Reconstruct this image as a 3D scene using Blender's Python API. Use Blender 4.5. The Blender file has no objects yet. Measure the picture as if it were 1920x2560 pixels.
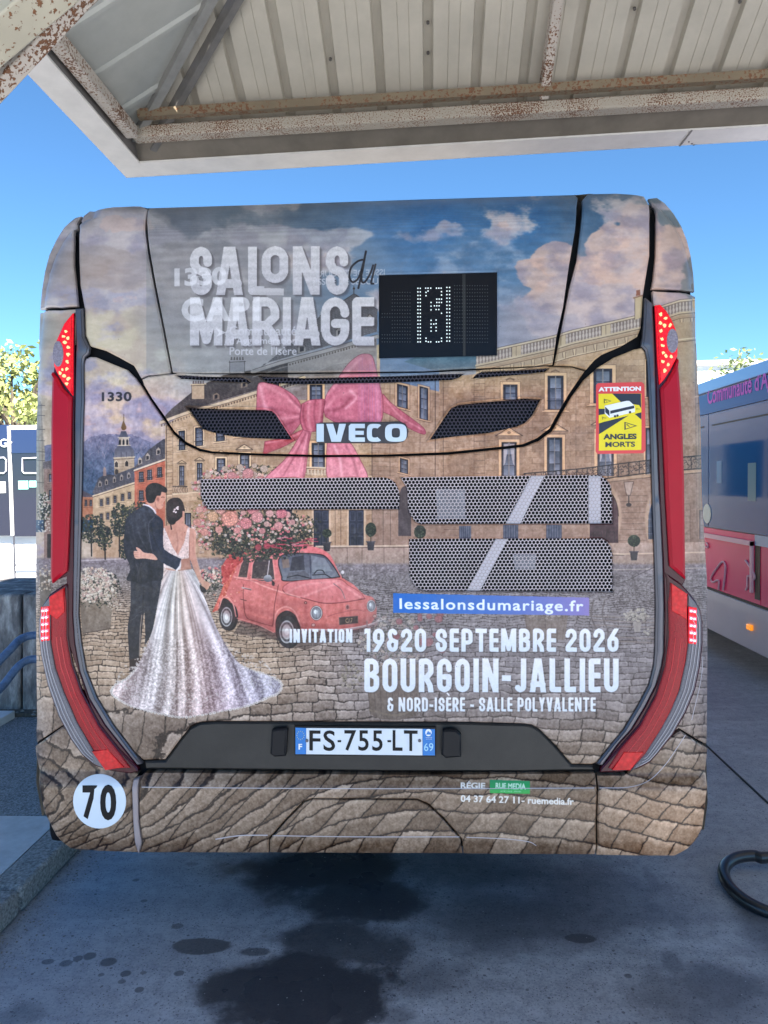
import bpy, bmesh, math, random
import numpy as np
from mathutils import Vector, Matrix
from mathutils.geometry import delaunay_2d_cdt
random.seed(7)
SC = bpy.context.scene
COL = SC.collection
R = math.radians

# ------------------------------------------------------------------ camera, sky, sun, exposure
CAMZ, FPX = 1.80, 2560 * 26.0 / 36.0
YAW, PITCH, ROLL = R(2.63), R(-2.17), -0.0135
cam_d = bpy.data.cameras.new('camera'); cam = bpy.data.objects.new('camera', cam_d); COL.objects.link(cam)
cam_d.sensor_fit = 'VERTICAL'; cam_d.sensor_height = 36; cam_d.sensor_width = 27; cam_d.lens = 26
cam_d.clip_start = 0.05; cam_d.clip_end = 3000
CM = Matrix.Rotation(YAW, 3, 'Z') @ Matrix.Rotation(R(90) + PITCH, 3, 'X') @ Matrix.Rotation(ROLL, 3, 'Z')
cam.matrix_world = Matrix.Translation((0, 0, CAMZ)) @ CM.to_4x4()
SC.camera = cam

SUN_EL, SUN_AZ = R(44), R(150)      # azimuth clockwise from +Y: behind the camera, to the right
world = bpy.data.worlds.new('World'); SC.world = world; world.use_nodes = True
wn = world.node_tree.nodes; wl = world.node_tree.links; wn.clear()
sky = wn.new('ShaderNodeTexSky'); sky.sky_type = 'NISHITA'; sky.sun_disc = False
sky.sun_elevation = SUN_EL; sky.sun_rotation = SUN_AZ
sky.altitude = 1200; sky.air_density = 1.0; sky.dust_density = 0.0; sky.ozone_density = 3.0
bg = wn.new('ShaderNodeBackground'); bg.inputs['Strength'].default_value = 0.064
wo = wn.new('ShaderNodeOutputWorld'); tint = wn.new('ShaderNodeVectorMath'); tint.operation = 'MULTIPLY'; tint.inputs[1].default_value = (.56, .82, .95); wl.new(sky.outputs[0], tint.inputs[0]); wl.new(tint.outputs[0], bg.inputs[0]); wl.new(bg.outputs[0], wo.inputs[0])
sun_d = bpy.data.lights.new('sun', 'SUN'); sun_d.energy = 5.0; sun_d.angle = R(0.55); sun_d.color = (1.0, 0.94, 0.85)
sun = bpy.data.objects.new('sun', sun_d); COL.objects.link(sun)
sdir = Vector((math.sin(SUN_AZ) * math.cos(SUN_EL), math.cos(SUN_AZ) * math.cos(SUN_EL), math.sin(SUN_EL)))
sun.rotation_euler = sdir.to_track_quat('Z', 'Y').to_euler()
vs = SC.view_settings; vs.view_transform = 'Standard'; vs.look = 'None'; vs.gamma = 1; vs.use_curve_mapping = False
vs.exposure = 2.0
EK = 2 ** -vs.exposure        # lamps are given in display units
SC.cycles.max_bounces = 8; SC.cycles.diffuse_bounces = 5; SC.cycles.use_denoising = True
SC.cycles.sample_clamp_indirect = 8

# ------------------------------------------------------------------ helpers
CMn = np.array(CM)
def ray(u, v):
    "direction through a point of the 1920 x 2560 photograph (used to measure the place)"
    d = CMn @ np.array([(u - 960) / FPX, -(v - 1280) / FPX, -1.0])
    return d / d[1]
def at(u, v, y):
    d = ray(u, v); return Vector((d[0] * y, y, CAMZ + d[2] * y))
def project(x, y, z):
    P = np.stack([x, y, z - CAMZ], -1) @ CMn
    return 960 + FPX * P[..., 0] / -P[..., 2], 1280 - FPX * P[..., 1] / -P[..., 2]
def ground_at(u, v, z=0.0):
    d = ray(u, v); t = (z - CAMZ) / d[2]; return Vector((d[0] * t, t, z))

def link(name, me, mat=None, parent=None, smooth=False):
    o = bpy.data.objects.new(name, me); COL.objects.link(o)
    if mat is not None:
        for m in (mat if isinstance(mat, (list, tuple)) else [mat]): me.materials.append(m)
    if parent is not None: o.parent = parent
    if smooth:
        me.polygons.foreach_set('use_smooth', [True] * len(me.polygons))
    return o
def tag(o, label=None, cat=None, group=None, kind=None):
    if label: o['label'] = label
    if cat: o['category'] = cat
    if group: o['group'] = group
    if kind: o['kind'] = kind
    return o
def empty(name, loc, label, cat, group=None):
    o = bpy.data.objects.new(name, None); COL.objects.link(o); o.location = loc; o.empty_display_size = .2
    bpy.context.view_layer.update()
    return tag(o, label, cat, group)
def wloc(o):
    v = Vector((0, 0, 0))
    while o is not None: v = v + o.location; o = o.parent
    return v
def mesh(name, V, F):
    me = bpy.data.meshes.new(name); me.from_pydata([tuple(v) for v in V], [], F); me.update(); return me
class MB:
    "mesh builder in world coordinates; build() makes ONE object, with coordinates relative to its thing"
    def __init__(s): s.V = []; s.F = []
    def add(s, V, F):
        n = len(s.V); s.V += [Vector(v) for v in V]; s.F += [tuple(i + n for i in f) for f in F]
    def box(s, c, size, M=None):
        sx, sy, sz = size[0] / 2, size[1] / 2, size[2] / 2; c = Vector(c)
        V = [Vector((x, y, z)) for x in (-sx, sx) for y in (-sy, sy) for z in (-sz, sz)]
        if M is not None: V = [M @ v for v in V]
        s.add([c + v for v in V], [(0, 1, 3, 2), (4, 6, 7, 5), (0, 4, 5, 1), (2, 3, 7, 6), (0, 2, 6, 4), (1, 5, 7, 3)])
    def beam(s, a, b, w, h, up=(0, 0, 1), prof=None):
        a, b = Vector(a), Vector(b); d = (b - a).normalized(); side = d.cross(Vector(up)).normalized(); u = side.cross(d)
        pr = prof or [(-w / 2, -h / 2), (w / 2, -h / 2), (w / 2, h / 2), (-w / 2, h / 2)]
        n = len(pr)
        V = [p + side * x + u * y for p in (a, b) for x, y in pr]
        s.add(V, [(i, (i + 1) % n, n + (i + 1) % n, n + i) for i in range(n)] + [tuple(range(n - 1, -1, -1)), tuple(range(n, 2 * n))])
    def tube(s, pts, r, n=12, closed=False, cap=True):
        pts = [Vector(p) for p in pts]; m = len(pts); rings = []; prev = None
        for i, p in enumerate(pts):
            if closed: t = (pts[(i + 1) % m] - pts[i - 1]).normalized()
            else: t = (pts[min(i + 1, m - 1)] - pts[max(i - 1, 0)]).normalized()
            ref = prev if prev is not None else (Vector((0, 0, 1)) if abs(t.z) < .9 else Vector((1, 0, 0)))
            a = (ref - t * ref.dot(t)).normalized(); b = t.cross(a); prev = a
            rr = r[i] if isinstance(r, (list, tuple)) else r
            rings.append([p + (a * math.cos(k * 2 * math.pi / n) + b * math.sin(k * 2 * math.pi / n)) * rr for k in range(n)])
        V = [v for q in rings for v in q]; F = []
        for i in range(m if closed else m - 1):
            j = (i + 1) % m
            for k in range(n): F.append((i * n + k, i * n + (k + 1) % n, j * n + (k + 1) % n, j * n + k))
        if cap and not closed: F += [tuple(range(n - 1, -1, -1)), tuple(range((m - 1) * n, m * n))]
        s.add(V, F)
    def disc(s, c, ax, r, h, n=20):
        ax = Vector(ax).normalized(); s.tube([Vector(c), Vector(c) + ax * h], r, n)
    def build(s, name, mat, parent=None, smooth=False, bevel=0):
        off = wloc(parent)
        me = mesh(name, [v - off for v in s.V], s.F)
        if smooth or bevel:
            me.polygons.foreach_set('use_smooth', [True] * len(me.polygons))
            try: me.set_sharp_from_angle(angle=R(38))
            except Exception: pass
        o = link(name, me, mat, parent)
        if bevel:
            b = o.modifiers.new('bevel', 'BEVEL'); b.width = bevel; b.segments = 2; b.limit_method = 'ANGLE'; b.angle_limit = R(40)
        return o

def nodemat(name):
    m = bpy.data.materials.new(name); m.use_nodes = True
    return m, m.node_tree.nodes, m.node_tree.links, m.node_tree.nodes['Principled BSDF']
def mat(name, col, rough=.5, metal=0, noise=0, nscale=20, bump=0, bscale=80, spec=.5, coat=0, emit=None, estr=0, var_rough=0):
    m, n, l, b = nodemat(name)
    b.inputs['Roughness'].default_value = rough; b.inputs['Metallic'].default_value = metal
    b.inputs['Specular IOR Level'].default_value = spec; b.inputs['Coat Weight'].default_value = coat; b.inputs['Coat Roughness'].default_value = .08
    c = (*col, 1); b.inputs['Base Color'].default_value = c
    tc = n.new('ShaderNodeTexCoord')
    if noise or var_rough:
        t = n.new('ShaderNodeTexNoise'); t.inputs['Scale'].default_value = nscale; t.inputs['Detail'].default_value = 8; t.inputs['Roughness'].default_value = .65
        l.new(tc.outputs['Object'], t.inputs['Vector'])
        if noise:
            mp = n.new('ShaderNodeMapRange'); mp.inputs[1].default_value = .3; mp.inputs[2].default_value = .7; mp.inputs[3].default_value = 1 - noise; mp.inputs[4].default_value = 1 + noise
            l.new(t.outputs['Fac'], mp.inputs[0])
            mx = n.new('ShaderNodeVectorMath'); mx.operation = 'SCALE'; mx.inputs[0].default_value = col
            l.new(mp.outputs[0], mx.inputs['Scale']); l.new(mx.outputs[0], b.inputs['Base Color'])
        if var_rough:
            mr = n.new('ShaderNodeMapRange'); mr.inputs[3].default_value = max(0, rough - var_rough); mr.inputs[4].default_value = min(1, rough + var_rough)
            l.new(t.outputs['Fac'], mr.inputs[0]); l.new(mr.outputs[0], b.inputs['Roughness'])
    if bump:
        t2 = n.new('ShaderNodeTexNoise'); t2.inputs['Scale'].default_value = bscale; t2.inputs['Detail'].default_value = 5
        l.new(tc.outputs['Object'], t2.inputs['Vector'])
        bp = n.new('ShaderNodeBump'); bp.inputs['Strength'].default_value = bump; bp.inputs['Distance'].default_value = .01
        l.new(t2.outputs['Fac'], bp.inputs['Height']); l.new(bp.outputs[0], b.inputs['Normal'])
    if emit: b.inputs['Emission Color'].default_value = (*emit, 1); b.inputs['Emission Strength'].default_value = estr * EK
    return m
def lin(r, g, b):
    f = lambda c: (c / 255) / 12.92 if c / 255 <= .04045 else ((c / 255 + .055) / 1.055) ** 2.4
    return (f(r), f(g), f(b))
# ------------------------------------------------------------------ the bus's back: one curved surface that all its panels follow
Y0 = 2.82
SIL_L = [(110,2034),(95,1950),(90,1800),(87,1500),(88,1200),(91,1000),(94,870),(97,774),(101,722),(108,679),(119,637),(136,599),(157,565),(187,541),(207,535)]
SIL_R = [(1757,2069),(1766,2000),(1770,1864),(1772,1649),(1771,1449),(1758,1240),(1755,1064),(1748,960),(1742,758),(1739,683),(1733,639),(1723,599),(1709,563),(1690,531),(1666,504),(1645,490)]
def _sil(P, y=Y0 + .09):
    Q = [at(u, v, y) for u, v in P]; return [q.z for q in Q], [q.x for q in Q]
LZ, LX = _sil(SIL_L); RZ, RX = _sil(SIL_R)
TOPP = [at(u, v, Y0 + .24) for u, v in [(150,545),(208,533),(220,527),(288,518),(355,516),(376,521),(700,511),(1050,499),(1440,488),(1469,485),(1610,489),(1645,488),(1700,500)]]
TXs, TZs = [p.x for p in TOPP], [p.z for p in TOPP]
ZL1, ZL2 = at(960, 1934, Y0).z, at(960, 1968, Y0).z; ZB = at(960, 2092, Y0).z
def SURF(x, z):
    x = np.asarray(x, float); z = np.asarray(z, float)
    dl = x - np.interp(z, LZ, LX); dr = np.interp(z, RZ, RX) - x; d = np.minimum(dl, dr); dt = np.interp(x, TXs, TZs) - z
    f = lambda d_, r, dep: dep * (1 - np.sqrt(1 - np.clip((r - d_) / r, 0, .97) ** 2))
    y = Y0 + np.hypot(f(d, .13, .12), f(dt, .20, .16)) + .09 * np.clip((z - 2.0) / .95, 0, 1) ** 1.5
    s = np.clip((ZL1 + .01 - z) / (ZL1 - ZL2), 0, 1); y = y - .035 * s * s * (3 - 2 * s)
    y = y + .03 * np.clip((ZB - z) / .06, 0, 1) ** 1.5
    y = y - .018 * np.exp(-((x + .18) / .9) ** 4) * np.exp(-((z - 1.93) / .16) ** 2)     # the hood bulges a little
    return y
def onsurf(pts):
    "photo points -> (x, z) on the back"
    a = np.array(pts, float); D = np.stack([(a[:, 0] - 960) / FPX, -(a[:, 1] - 1280) / FPX, -np.ones(len(a))], -1) @ CMn.T
    D = D / D[:, 1:2]; y = np.full(len(a), Y0)
    for k in range(14):
        x = D[:, 0] * y; z = CAMZ + D[:, 2] * y; y = y * .45 + .55 * SURF(x, z)
    return np.stack([D[:, 0] * y, CAMZ + D[:, 2] * y], -1)
TX0, TX1, TZ0, TZ1 = -1.62, 1.28, .30, 3.05
# ------------------------------------------------------------------ a small painter for the printed vinyl wrap (flat print)
CS = 1.4; CU0, CV0, CU1, CV1 = 70, 470, 1790, 2150
CWd, CHt = int((CU1 - CU0) * CS), int((CV1 - CV0) * CS)
rng = np.random.default_rng(11)
def vnoise(w, h, cell, seed, sx=1.0):
    r = np.random.default_rng(seed); gw, gh = int(w / (cell * sx)) + 3, int(h / cell) + 3
    g = r.random((gh, gw)).astype(np.float32)
    x = np.arange(w) / (cell * sx); y = np.arange(h) / cell
    xi = x.astype(int); yi = y.astype(int); fx = x - xi; fy = y - yi
    fx = fx * fx * (3 - 2 * fx); fy = (fy * fy * (3 - 2 * fy))[:, None]
    a = g[yi][:, xi]; b = g[yi][:, xi + 1]; c = g[yi + 1][:, xi]; d = g[yi + 1][:, xi + 1]
    return ((a * (1 - fx) + b * fx) * (1 - fy) + (c * (1 - fx) + d * fx) * fy).astype(np.float32)
def fbm(w, h, cell, seed, octaves=5, sx=1.0):
    o = np.zeros((h, w), np.float32); a = 1; t = 0
    for k in range(octaves):
        o += a * vnoise(w, h, max(cell / 2 ** k, 1.01), seed + k * 17, sx); t += a; a *= .55
    return o / t
def sm(x, a, b):
    t = np.clip((x - a) / (b - a), 0, 1); return t * t * (3 - 2 * t)
ART = np.zeros((CHt, CWd, 3), np.float32)
Vg, Ug = np.meshgrid(np.arange(CHt) / CS + CV0, np.arange(CWd) / CS + CU0, indexing='ij')
Ug = Ug.astype(np.float32); Vg = Vg.astype(np.float32)
FINE = fbm(CWd, CHt, 5, 3, 3); MID = fbm(CWd, CHt, 24, 5, 4); BIG = fbm(CWd, CHt, 110, 9, 5)
def c3(c): return np.array(c, np.float32) / 255
def xorfill(ex, w, h):
    "ex: array (n,4) of edges in pixels; even-odd fill"
    acc = np.zeros((h, w + 1), np.int32)
    for x0, y0, x1, y1 in ex:
        if y0 == y1: continue
        if y0 > y1: x0, y0, x1, y1 = x1, y1, x0, y0
        r0, r1 = max(0, math.ceil(y0 - .5)), min(h - 1, math.ceil(y1 - .5) - 1)
        if r1 < r0: continue
        rows = np.arange(r0, r1 + 1)
        xs = x0 + (rows + .5 - y0) * (x1 - x0) / (y1 - y0)
        xi = np.clip(np.ceil(xs - .5).astype(int), 0, w)
        acc[rows, xi] += 1
    return (np.cumsum(acc[:, :w], 1) & 1).astype(bool)
def bbox(pts, pad=2):
    a = np.array(pts, float); x = (a[:, 0] - CU0) * CS; y = (a[:, 1] - CV0) * CS
    x0, x1 = int(max(0, x.min() - pad)), int(min(CWd, x.max() + pad + 1)); y0, y1 = int(max(0, y.min() - pad)), int(min(CHt, y.max() + pad + 1))
    return x, y, x0, y0, x1, y1
def blend(y0, y1, x0, x1, m, col, a=1.0):
    if m is None or y1 <= y0 or x1 <= x0: return
    k = (m.astype(np.float32) * a)[..., None]
    ART[y0:y1, x0:x1] = ART[y0:y1, x0:x1] * (1 - k) + col * k
def poly(pts, col, a=1.0, col2=None, axis='v', noise=0.0, tex=None):
    x, y, x0, y0, x1, y1 = bbox(pts)
    if x1 <= x0 or y1 <= y0: return
    n = len(x); ex = [(x[i] - x0, y[i] - y0, x[(i + 1) % n] - x0, y[(i + 1) % n] - y0) for i in range(n)]
    m = xorfill(ex, x1 - x0, y1 - y0); c = c3(col)
    if col2 is not None:
        t = np.linspace(0, 1, y1 - y0)[:, None, None] if axis == 'v' else np.linspace(0, 1, x1 - x0)[None, :, None]
        c = c * (1 - t) + c3(col2) * t
    if noise:
        nz = FINE[y0:y1, x0:x1] * .5 + MID[y0:y1, x0:x1] * .5
        c = c + ((nz - .5) * 2 * noise)[..., None]
    blend(y0, y1, x0, x1, m, c, a)
def line(pts, w, col, a=1.0, soft=.6, closed=False):
    if closed: pts = list(pts) + [pts[0]]
    x, y, x0, y0, x1, y1 = bbox(pts, w * CS + 3)
    if x1 <= x0 or y1 <= y0: return
    D = np.full((y1 - y0, x1 - x0), 1e9, np.float32); hw = w * CS / 2
    for i in range(len(x) - 1):
        ax, ay, bx, by = x[i], y[i], x[i + 1], y[i + 1]
        p = int(hw + 3); sx0, sx1 = int(max(x0, min(ax, bx) - p)), int(min(x1, max(ax, bx) + p + 1)); sy0, sy1 = int(max(y0, min(ay, by) - p)), int(min(y1, max(ay, by) + p + 1))
        if sx1 <= sx0 or sy1 <= sy0: continue
        X = np.arange(sx0, sx1)[None, :] + .5; Y = np.arange(sy0, sy1)[:, None] + .5
        dx, dy = bx - ax, by - ay; L = dx * dx + dy * dy + 1e-9
        t = np.clip(((X - ax) * dx + (Y - ay) * dy) / L, 0, 1)
        d = np.hypot(X - ax - t * dx, Y - ay - t * dy)
        s = D[sy0 - y0:sy1 - y0, sx0 - x0:sx1 - x0]; np.minimum(s, d, out=s)
    m = np.clip((hw + soft - D) / (2 * soft), 0, 1)
    blend(y0, y1, x0, x1, m, c3(col), a)
def ell(cx, cy, rx, ry, col, a=1.0, col2=None, rot=0, soft=.08, sub=0):
    r = max(rx, ry); x, y, x0, y0, x1, y1 = bbox([(cx - r, cy - r), (cx + r, cy + r)], 2)
    if x1 <= x0 or y1 <= y0: return
    X = (np.arange(x0, x1)[None, :] + .5) / CS + CU0 - cx; Y = (np.arange(y0, y1)[:, None] + .5) / CS + CV0 - cy
    if rot: X, Y = X * math.cos(rot) + Y * math.sin(rot), -X * math.sin(rot) + Y * math.cos(rot)
    d = np.hypot(X / rx, Y / ry); m = np.clip((1 - d) / soft, 0, 1); c = c3(col)
    if col2 is not None: c = c + (c3(col2) - c) * np.clip(d, 0, 1)[..., None]
    blend(y0, y1, x0, x1, m, c, a)
def Z(ox, oy, s):
    return lambda *p: [(ox + p[i] / s, oy + p[i + 1] / s) for i in range(0, len(p), 2)]
def curve(pts, n=8):
    "Catmull-Rom through points"
    P = [np.array(p, float) for p in pts]; P = [2 * P[0] - P[1]] + P + [2 * P[-1] - P[-2]]; out = []
    for i in range(1, len(P) - 2):
        for k in range(n):
            t = k / n
            out.append(tuple(.5 * ((2 * P[i]) + (-P[i - 1] + P[i + 1]) * t + (2 * P[i - 1] - 5 * P[i] + 4 * P[i + 1] - P[i + 2]) * t * t + (-P[i - 1] + 3 * P[i] - 3 * P[i + 1] + P[i + 2]) * t ** 3)))
    out.append(tuple(P[-2])); return out
def cloop(pts, n=6):
    P = list(pts); m = len(P); out = []
    for i in range(m):
        p0, p1, p2, p3 = (np.array(P[(i + k) % m], float) for k in (-1, 0, 1, 2))
        for k in range(n):
            t = k / n; out.append(tuple(.5 * (2 * p1 + (-p0 + p2) * t + (2 * p0 - 5 * p1 + 4 * p2 - p3) * t * t + (-p0 + 3 * p1 - 3 * p2 + p3) * t ** 3)))
    return out

# lettering: glyph masks
def font_mask(text, bold=0.0, H=150, spacing=1.0):
    cu = bpy.data.curves.new('lettering', 'FONT'); cu.body = text; cu.size = 1; cu.offset = bold; cu.space_character = spacing; cu.resolution_u = 4
    o = bpy.data.objects.new('lettering', cu); COL.objects.link(o); bpy.context.view_layer.update()
    dg = bpy.context.evaluated_depsgraph_get(); me = o.evaluated_get(dg).to_mesh()
    co = np.array([v.co[:2] for v in me.vertices]); cnt = {}
    for p in me.polygons:
        vs_ = p.vertices; k = len(vs_)
        for i in range(k):
            e = (min(vs_[i], vs_[(i + 1) % k]), max(vs_[i], vs_[(i + 1) % k])); cnt[e] = cnt.get(e, 0) + 1
    E = [e for e, c in cnt.items() if c == 1]
    o.evaluated_get(dg).to_mesh_clear(); bpy.data.objects.remove(o); bpy.data.curves.remove(cu)
    mn, mx = co.min(0), co.max(0); s = H / (mx[1] - mn[1]); W = int((mx[0] - mn[0]) * s) + 2
    ex = [((co[a][0] - mn[0]) * s + 1, (mx[1] - co[a][1]) * s, (co[b][0] - mn[0]) * s + 1, (mx[1] - co[b][1]) * s) for a, b in E]
    return xorfill(ex, W + 2, H + 1).astype(np.float32)
def arc(cx, cy, rx, ry, a0, a1, n=14):
    return [(cx + rx * math.cos(R(a0 + (a1 - a0) * i / n)), cy + ry * math.sin(R(a0 + (a1 - a0) * i / n))) for i in range(n + 1)]
def poster_glyph(ch, w, t):
    "heavy condensed poster letter, box 0..w by 0..1 (y up); returns strokes"
    a = t / 2; l, r, m = a, w - a, w / 2; q = max(w / 2 - a, .01); qy = min(q * 1.15, .24); top, bot = 1 - a, a
    S = {
     'I': [[(m, -1), (m, 2)]], 'L': [[(l, 2), (l, bot), (w + .2, bot)]], 'E': [[(w + .2, top), (l, top), (l, bot), (w + .2, bot)], [(l, .5), (w * .9, .5)]],
     'T': [[(-.2, top), (w + .2, top)], [(m, top), (m, -1)]], 'N': [[(l, -1), (l, 2)], [(r, -1), (r, 2)], [(l, 1.0), (r, 0)]],
     'M': [[(l, -1), (l, 2)], [(r, -1), (r, 2)], [(l, 1.05), (m, .12)], [(m, .12), (r, 1.05)]],
     'A': [[(a * .9, -.05), (m - t * .12, 1.05)], [(w - a * .9, -.05), (m + t * .12, 1.05)], [(w * .2, .24), (w * .8, .24)]],
     'V': [[(a * .9, 1.05), (m, -.02)], [(w - a * .9, 1.05), (m, -.02)]], 'Y': [[(a * .9, 1.05), (m, .42)], [(w - a * .9, 1.05), (m, .42)], [(m, .45), (m, -1)]],
     'O': [arc(m, top - qy, q, qy, 0, 180) + arc(m, bot + qy, q, qy, 180, 360) + [(r, top - qy)]],
     'U': [[(l, 2), (l, bot + qy)] + arc(m, bot + qy, q, qy, 180, 360) + [(r, 2)]], 'J': [[(r, 2), (r, bot + qy)] + arc(m, bot + qy, q, qy, 0, -150)],
     'C': [[(r, .66)] + arc(m, top - qy, q, qy, 0, 180) + arc(m, bot + qy, q, qy, 180, 360) + [(r, .34)]],
     'G': [[(r, .68)] + arc(m, top - qy, q, qy, 0, 180) + arc(m, bot + qy, q, qy, 180, 360) + [(r, .46), (m, .46)]],
     'D': [[(l, bot), (l, top), (m, top)] + arc(m, top - qy, q, qy, 90, 0) + arc(m, bot + qy, q, qy, 0, -90) + [(l, bot)]],
     'S': [[(r, .68)] + arc(m, top - qy, q, qy, 0, 180) + [(l, .64), (l + q * .5, .53), (r - q * .5, .47), (r, .36)] + arc(m, bot + qy, q, qy, 0, -180) + [(l, .32)]],
     'B': [[(l, bot), (l, top), (m, top)] + arc(m, top - qy * .85, q * .9, qy * .85, 90, 0) + [(r - q * .1, .62), (m, .52), (l, .52)], [(m, .52), (r, .42)] + arc(m, bot + qy * .9, q, qy * .9, 0, -90) + [(l, bot)]],
     'P': [[(l, -1), (l, top), (m, top)] + arc(m, top - qy, q, qy, 90, 0) + [(r, .55)] + arc(m, .40 + qy * .6, q, qy * .6, 0, -90) + [(l, .40)]],
     'R': [[(l, -1), (l, top), (m, top)] + arc(m, top - qy, q, qy, 90, 0) + [(r, .6), (m, .42), (l, .42)], [(m, .42), (r - .02, .2), (r + .02, -.1)]],
     '-': [[(0, .42), (w, .42)]], '.': [[(m, 0), (m, .1)]],
     '1': [[(m + a * .6, -1), (m + a * .6, 2)], [(0, .86), (m, .94)]], '0': [arc(m, top - qy, q, qy, 0, 180) + arc(m, bot + qy, q, qy, 180, 360) + [(r, top - qy)]],
     '2': [[(l, .70)] + arc(m, top - qy, q, qy, 180, 0) + [(r, .62), (l, .2), (l, bot), (w + .2, bot)]],
     '6': [[(r, 1.0), (l, .5), (l, bot + qy)] + arc(m, bot + qy, q, qy, 180, 360) + arc(m, .58 - qy * .7, q, qy * .7, 0, 180)],
     '9': [[(l, 0.0), (r, .5), (r, top - qy)] + arc(m, top - qy, q, qy, 0, 180) + arc(m, .42 + qy * .7, q, qy * .7, 180, 360)],
     '&': [[(w, .40), (l + q * .6, .52), (l + q * .2, .7)] + arc(m, top - qy * .8, q * .75, qy * .8, 160, 20), [(l + q * .8, .52), (l, .38)] + arc(m, bot + qy, q, qy, 180, 330) + [(r, .42)]],
    }
    return S.get(ch, [])
def poster_mask(word, widths, t, gap=.07, H=150, drops=()):
    a = 0; cells = []; W = sum(widths) + gap * (len(word) - 1); img = np.zeros((H, int(W * H) + 2), np.float32)
    for ch, w in zip(word, widths):
        gw = int(w * H) + 1; X = (np.arange(gw) + .5) / H; Y = 1 - (np.arange(H) + .5) / H; X, Y = np.meshgrid(X, Y)
        g = np.zeros((H, gw), bool)
        for st in poster_glyph(ch, w, t):
            for (x0, y0), (x1, y1) in zip(st[:-1], st[1:]):
                dx, dy = x1 - x0, y1 - y0; L = dx * dx + dy * dy + 1e-9; q = np.clip(((X - x0) * dx + (Y - y0) * dy) / L, 0, 1)
                g |= np.hypot(X - x0 - q * dx, Y - y0 - q * dy) < t / 2
        x = int(a * H); img[:, x:x + gw] = np.maximum(img[:, x:x + gw], g[:, :img.shape[1] - x]); a += w + gap
    return img
def homog(src, dst):
    A = []; B = []
    for (x, y), (u, v) in zip(src, dst):
        A += [[x, y, 1, 0, 0, 0, -u * x, -u * y], [0, 0, 0, x, y, 1, -v * x, -v * y]]; B += [u, v]
    h = np.linalg.solve(np.array(A, float), np.array(B, float)); return np.append(h, 1).reshape(3, 3)
def draw_mask(M, quad, col, a=1.0, col2=None, shadow=None, blur=0, noise=0):
    "quad: photo points tl, tr, br, bl"
    if len(quad) == 2: (ax, ay), (bx, by) = quad; quad = [(ax, ay), (bx, ay), (bx, by), (ax, by)]
    if shadow:
        ox, oy, sa, nb = shadow
        for k in range(nb):
            f = k / max(nb - 1, 1)
            draw_mask(M, [(x + ox * f, y + oy * f) for x, y in quad], (60, 52, 55), sa / nb * 2)
    x, y, x0, y0, x1, y1 = bbox(quad); h, w = M.shape
    Hm = homog(quad, [(0, 0), (w, 0), (w, h), (0, h)])
    X = Ug[y0:y1, x0:x1]; Y = Vg[y0:y1, x0:x1]; d = Hm[2, 0] * X + Hm[2, 1] * Y + Hm[2, 2]
    mx = (Hm[0, 0] * X + Hm[0, 1] * Y + Hm[0, 2]) / d; my = (Hm[1, 0] * X + Hm[1, 1] * Y + Hm[1, 2]) / d
    acc = 0
    for sx, sy in ((-.25, -.25), (.25, -.25), (-.25, .25), (.25, .25)):
        kx = w / max(abs(quad[1][0] - quad[0][0]), 1) / CS; ky = h / max(abs(quad[3][1] - quad[0][1]), 1) / CS
        ix = (mx + sx * kx).astype(int); iy = (my + sy * ky).astype(int); ok = (ix >= 0) & (ix < w) & (iy >= 0) & (iy < h)
        acc = acc + np.where(ok, M[np.clip(iy, 0, h - 1), np.clip(ix, 0, w - 1)], 0) / 4
    c = c3(col)
    if col2 is not None:
        t = np.linspace(0, 1, y1 - y0)[:, None, None]; c = c * (1 - t) + c3(col2) * t
    if noise: c = c + ((FINE[y0:y1, x0:x1] - .5) * noise)[..., None]
    blend(y0, y1, x0, x1, acc, c, a)
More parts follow.
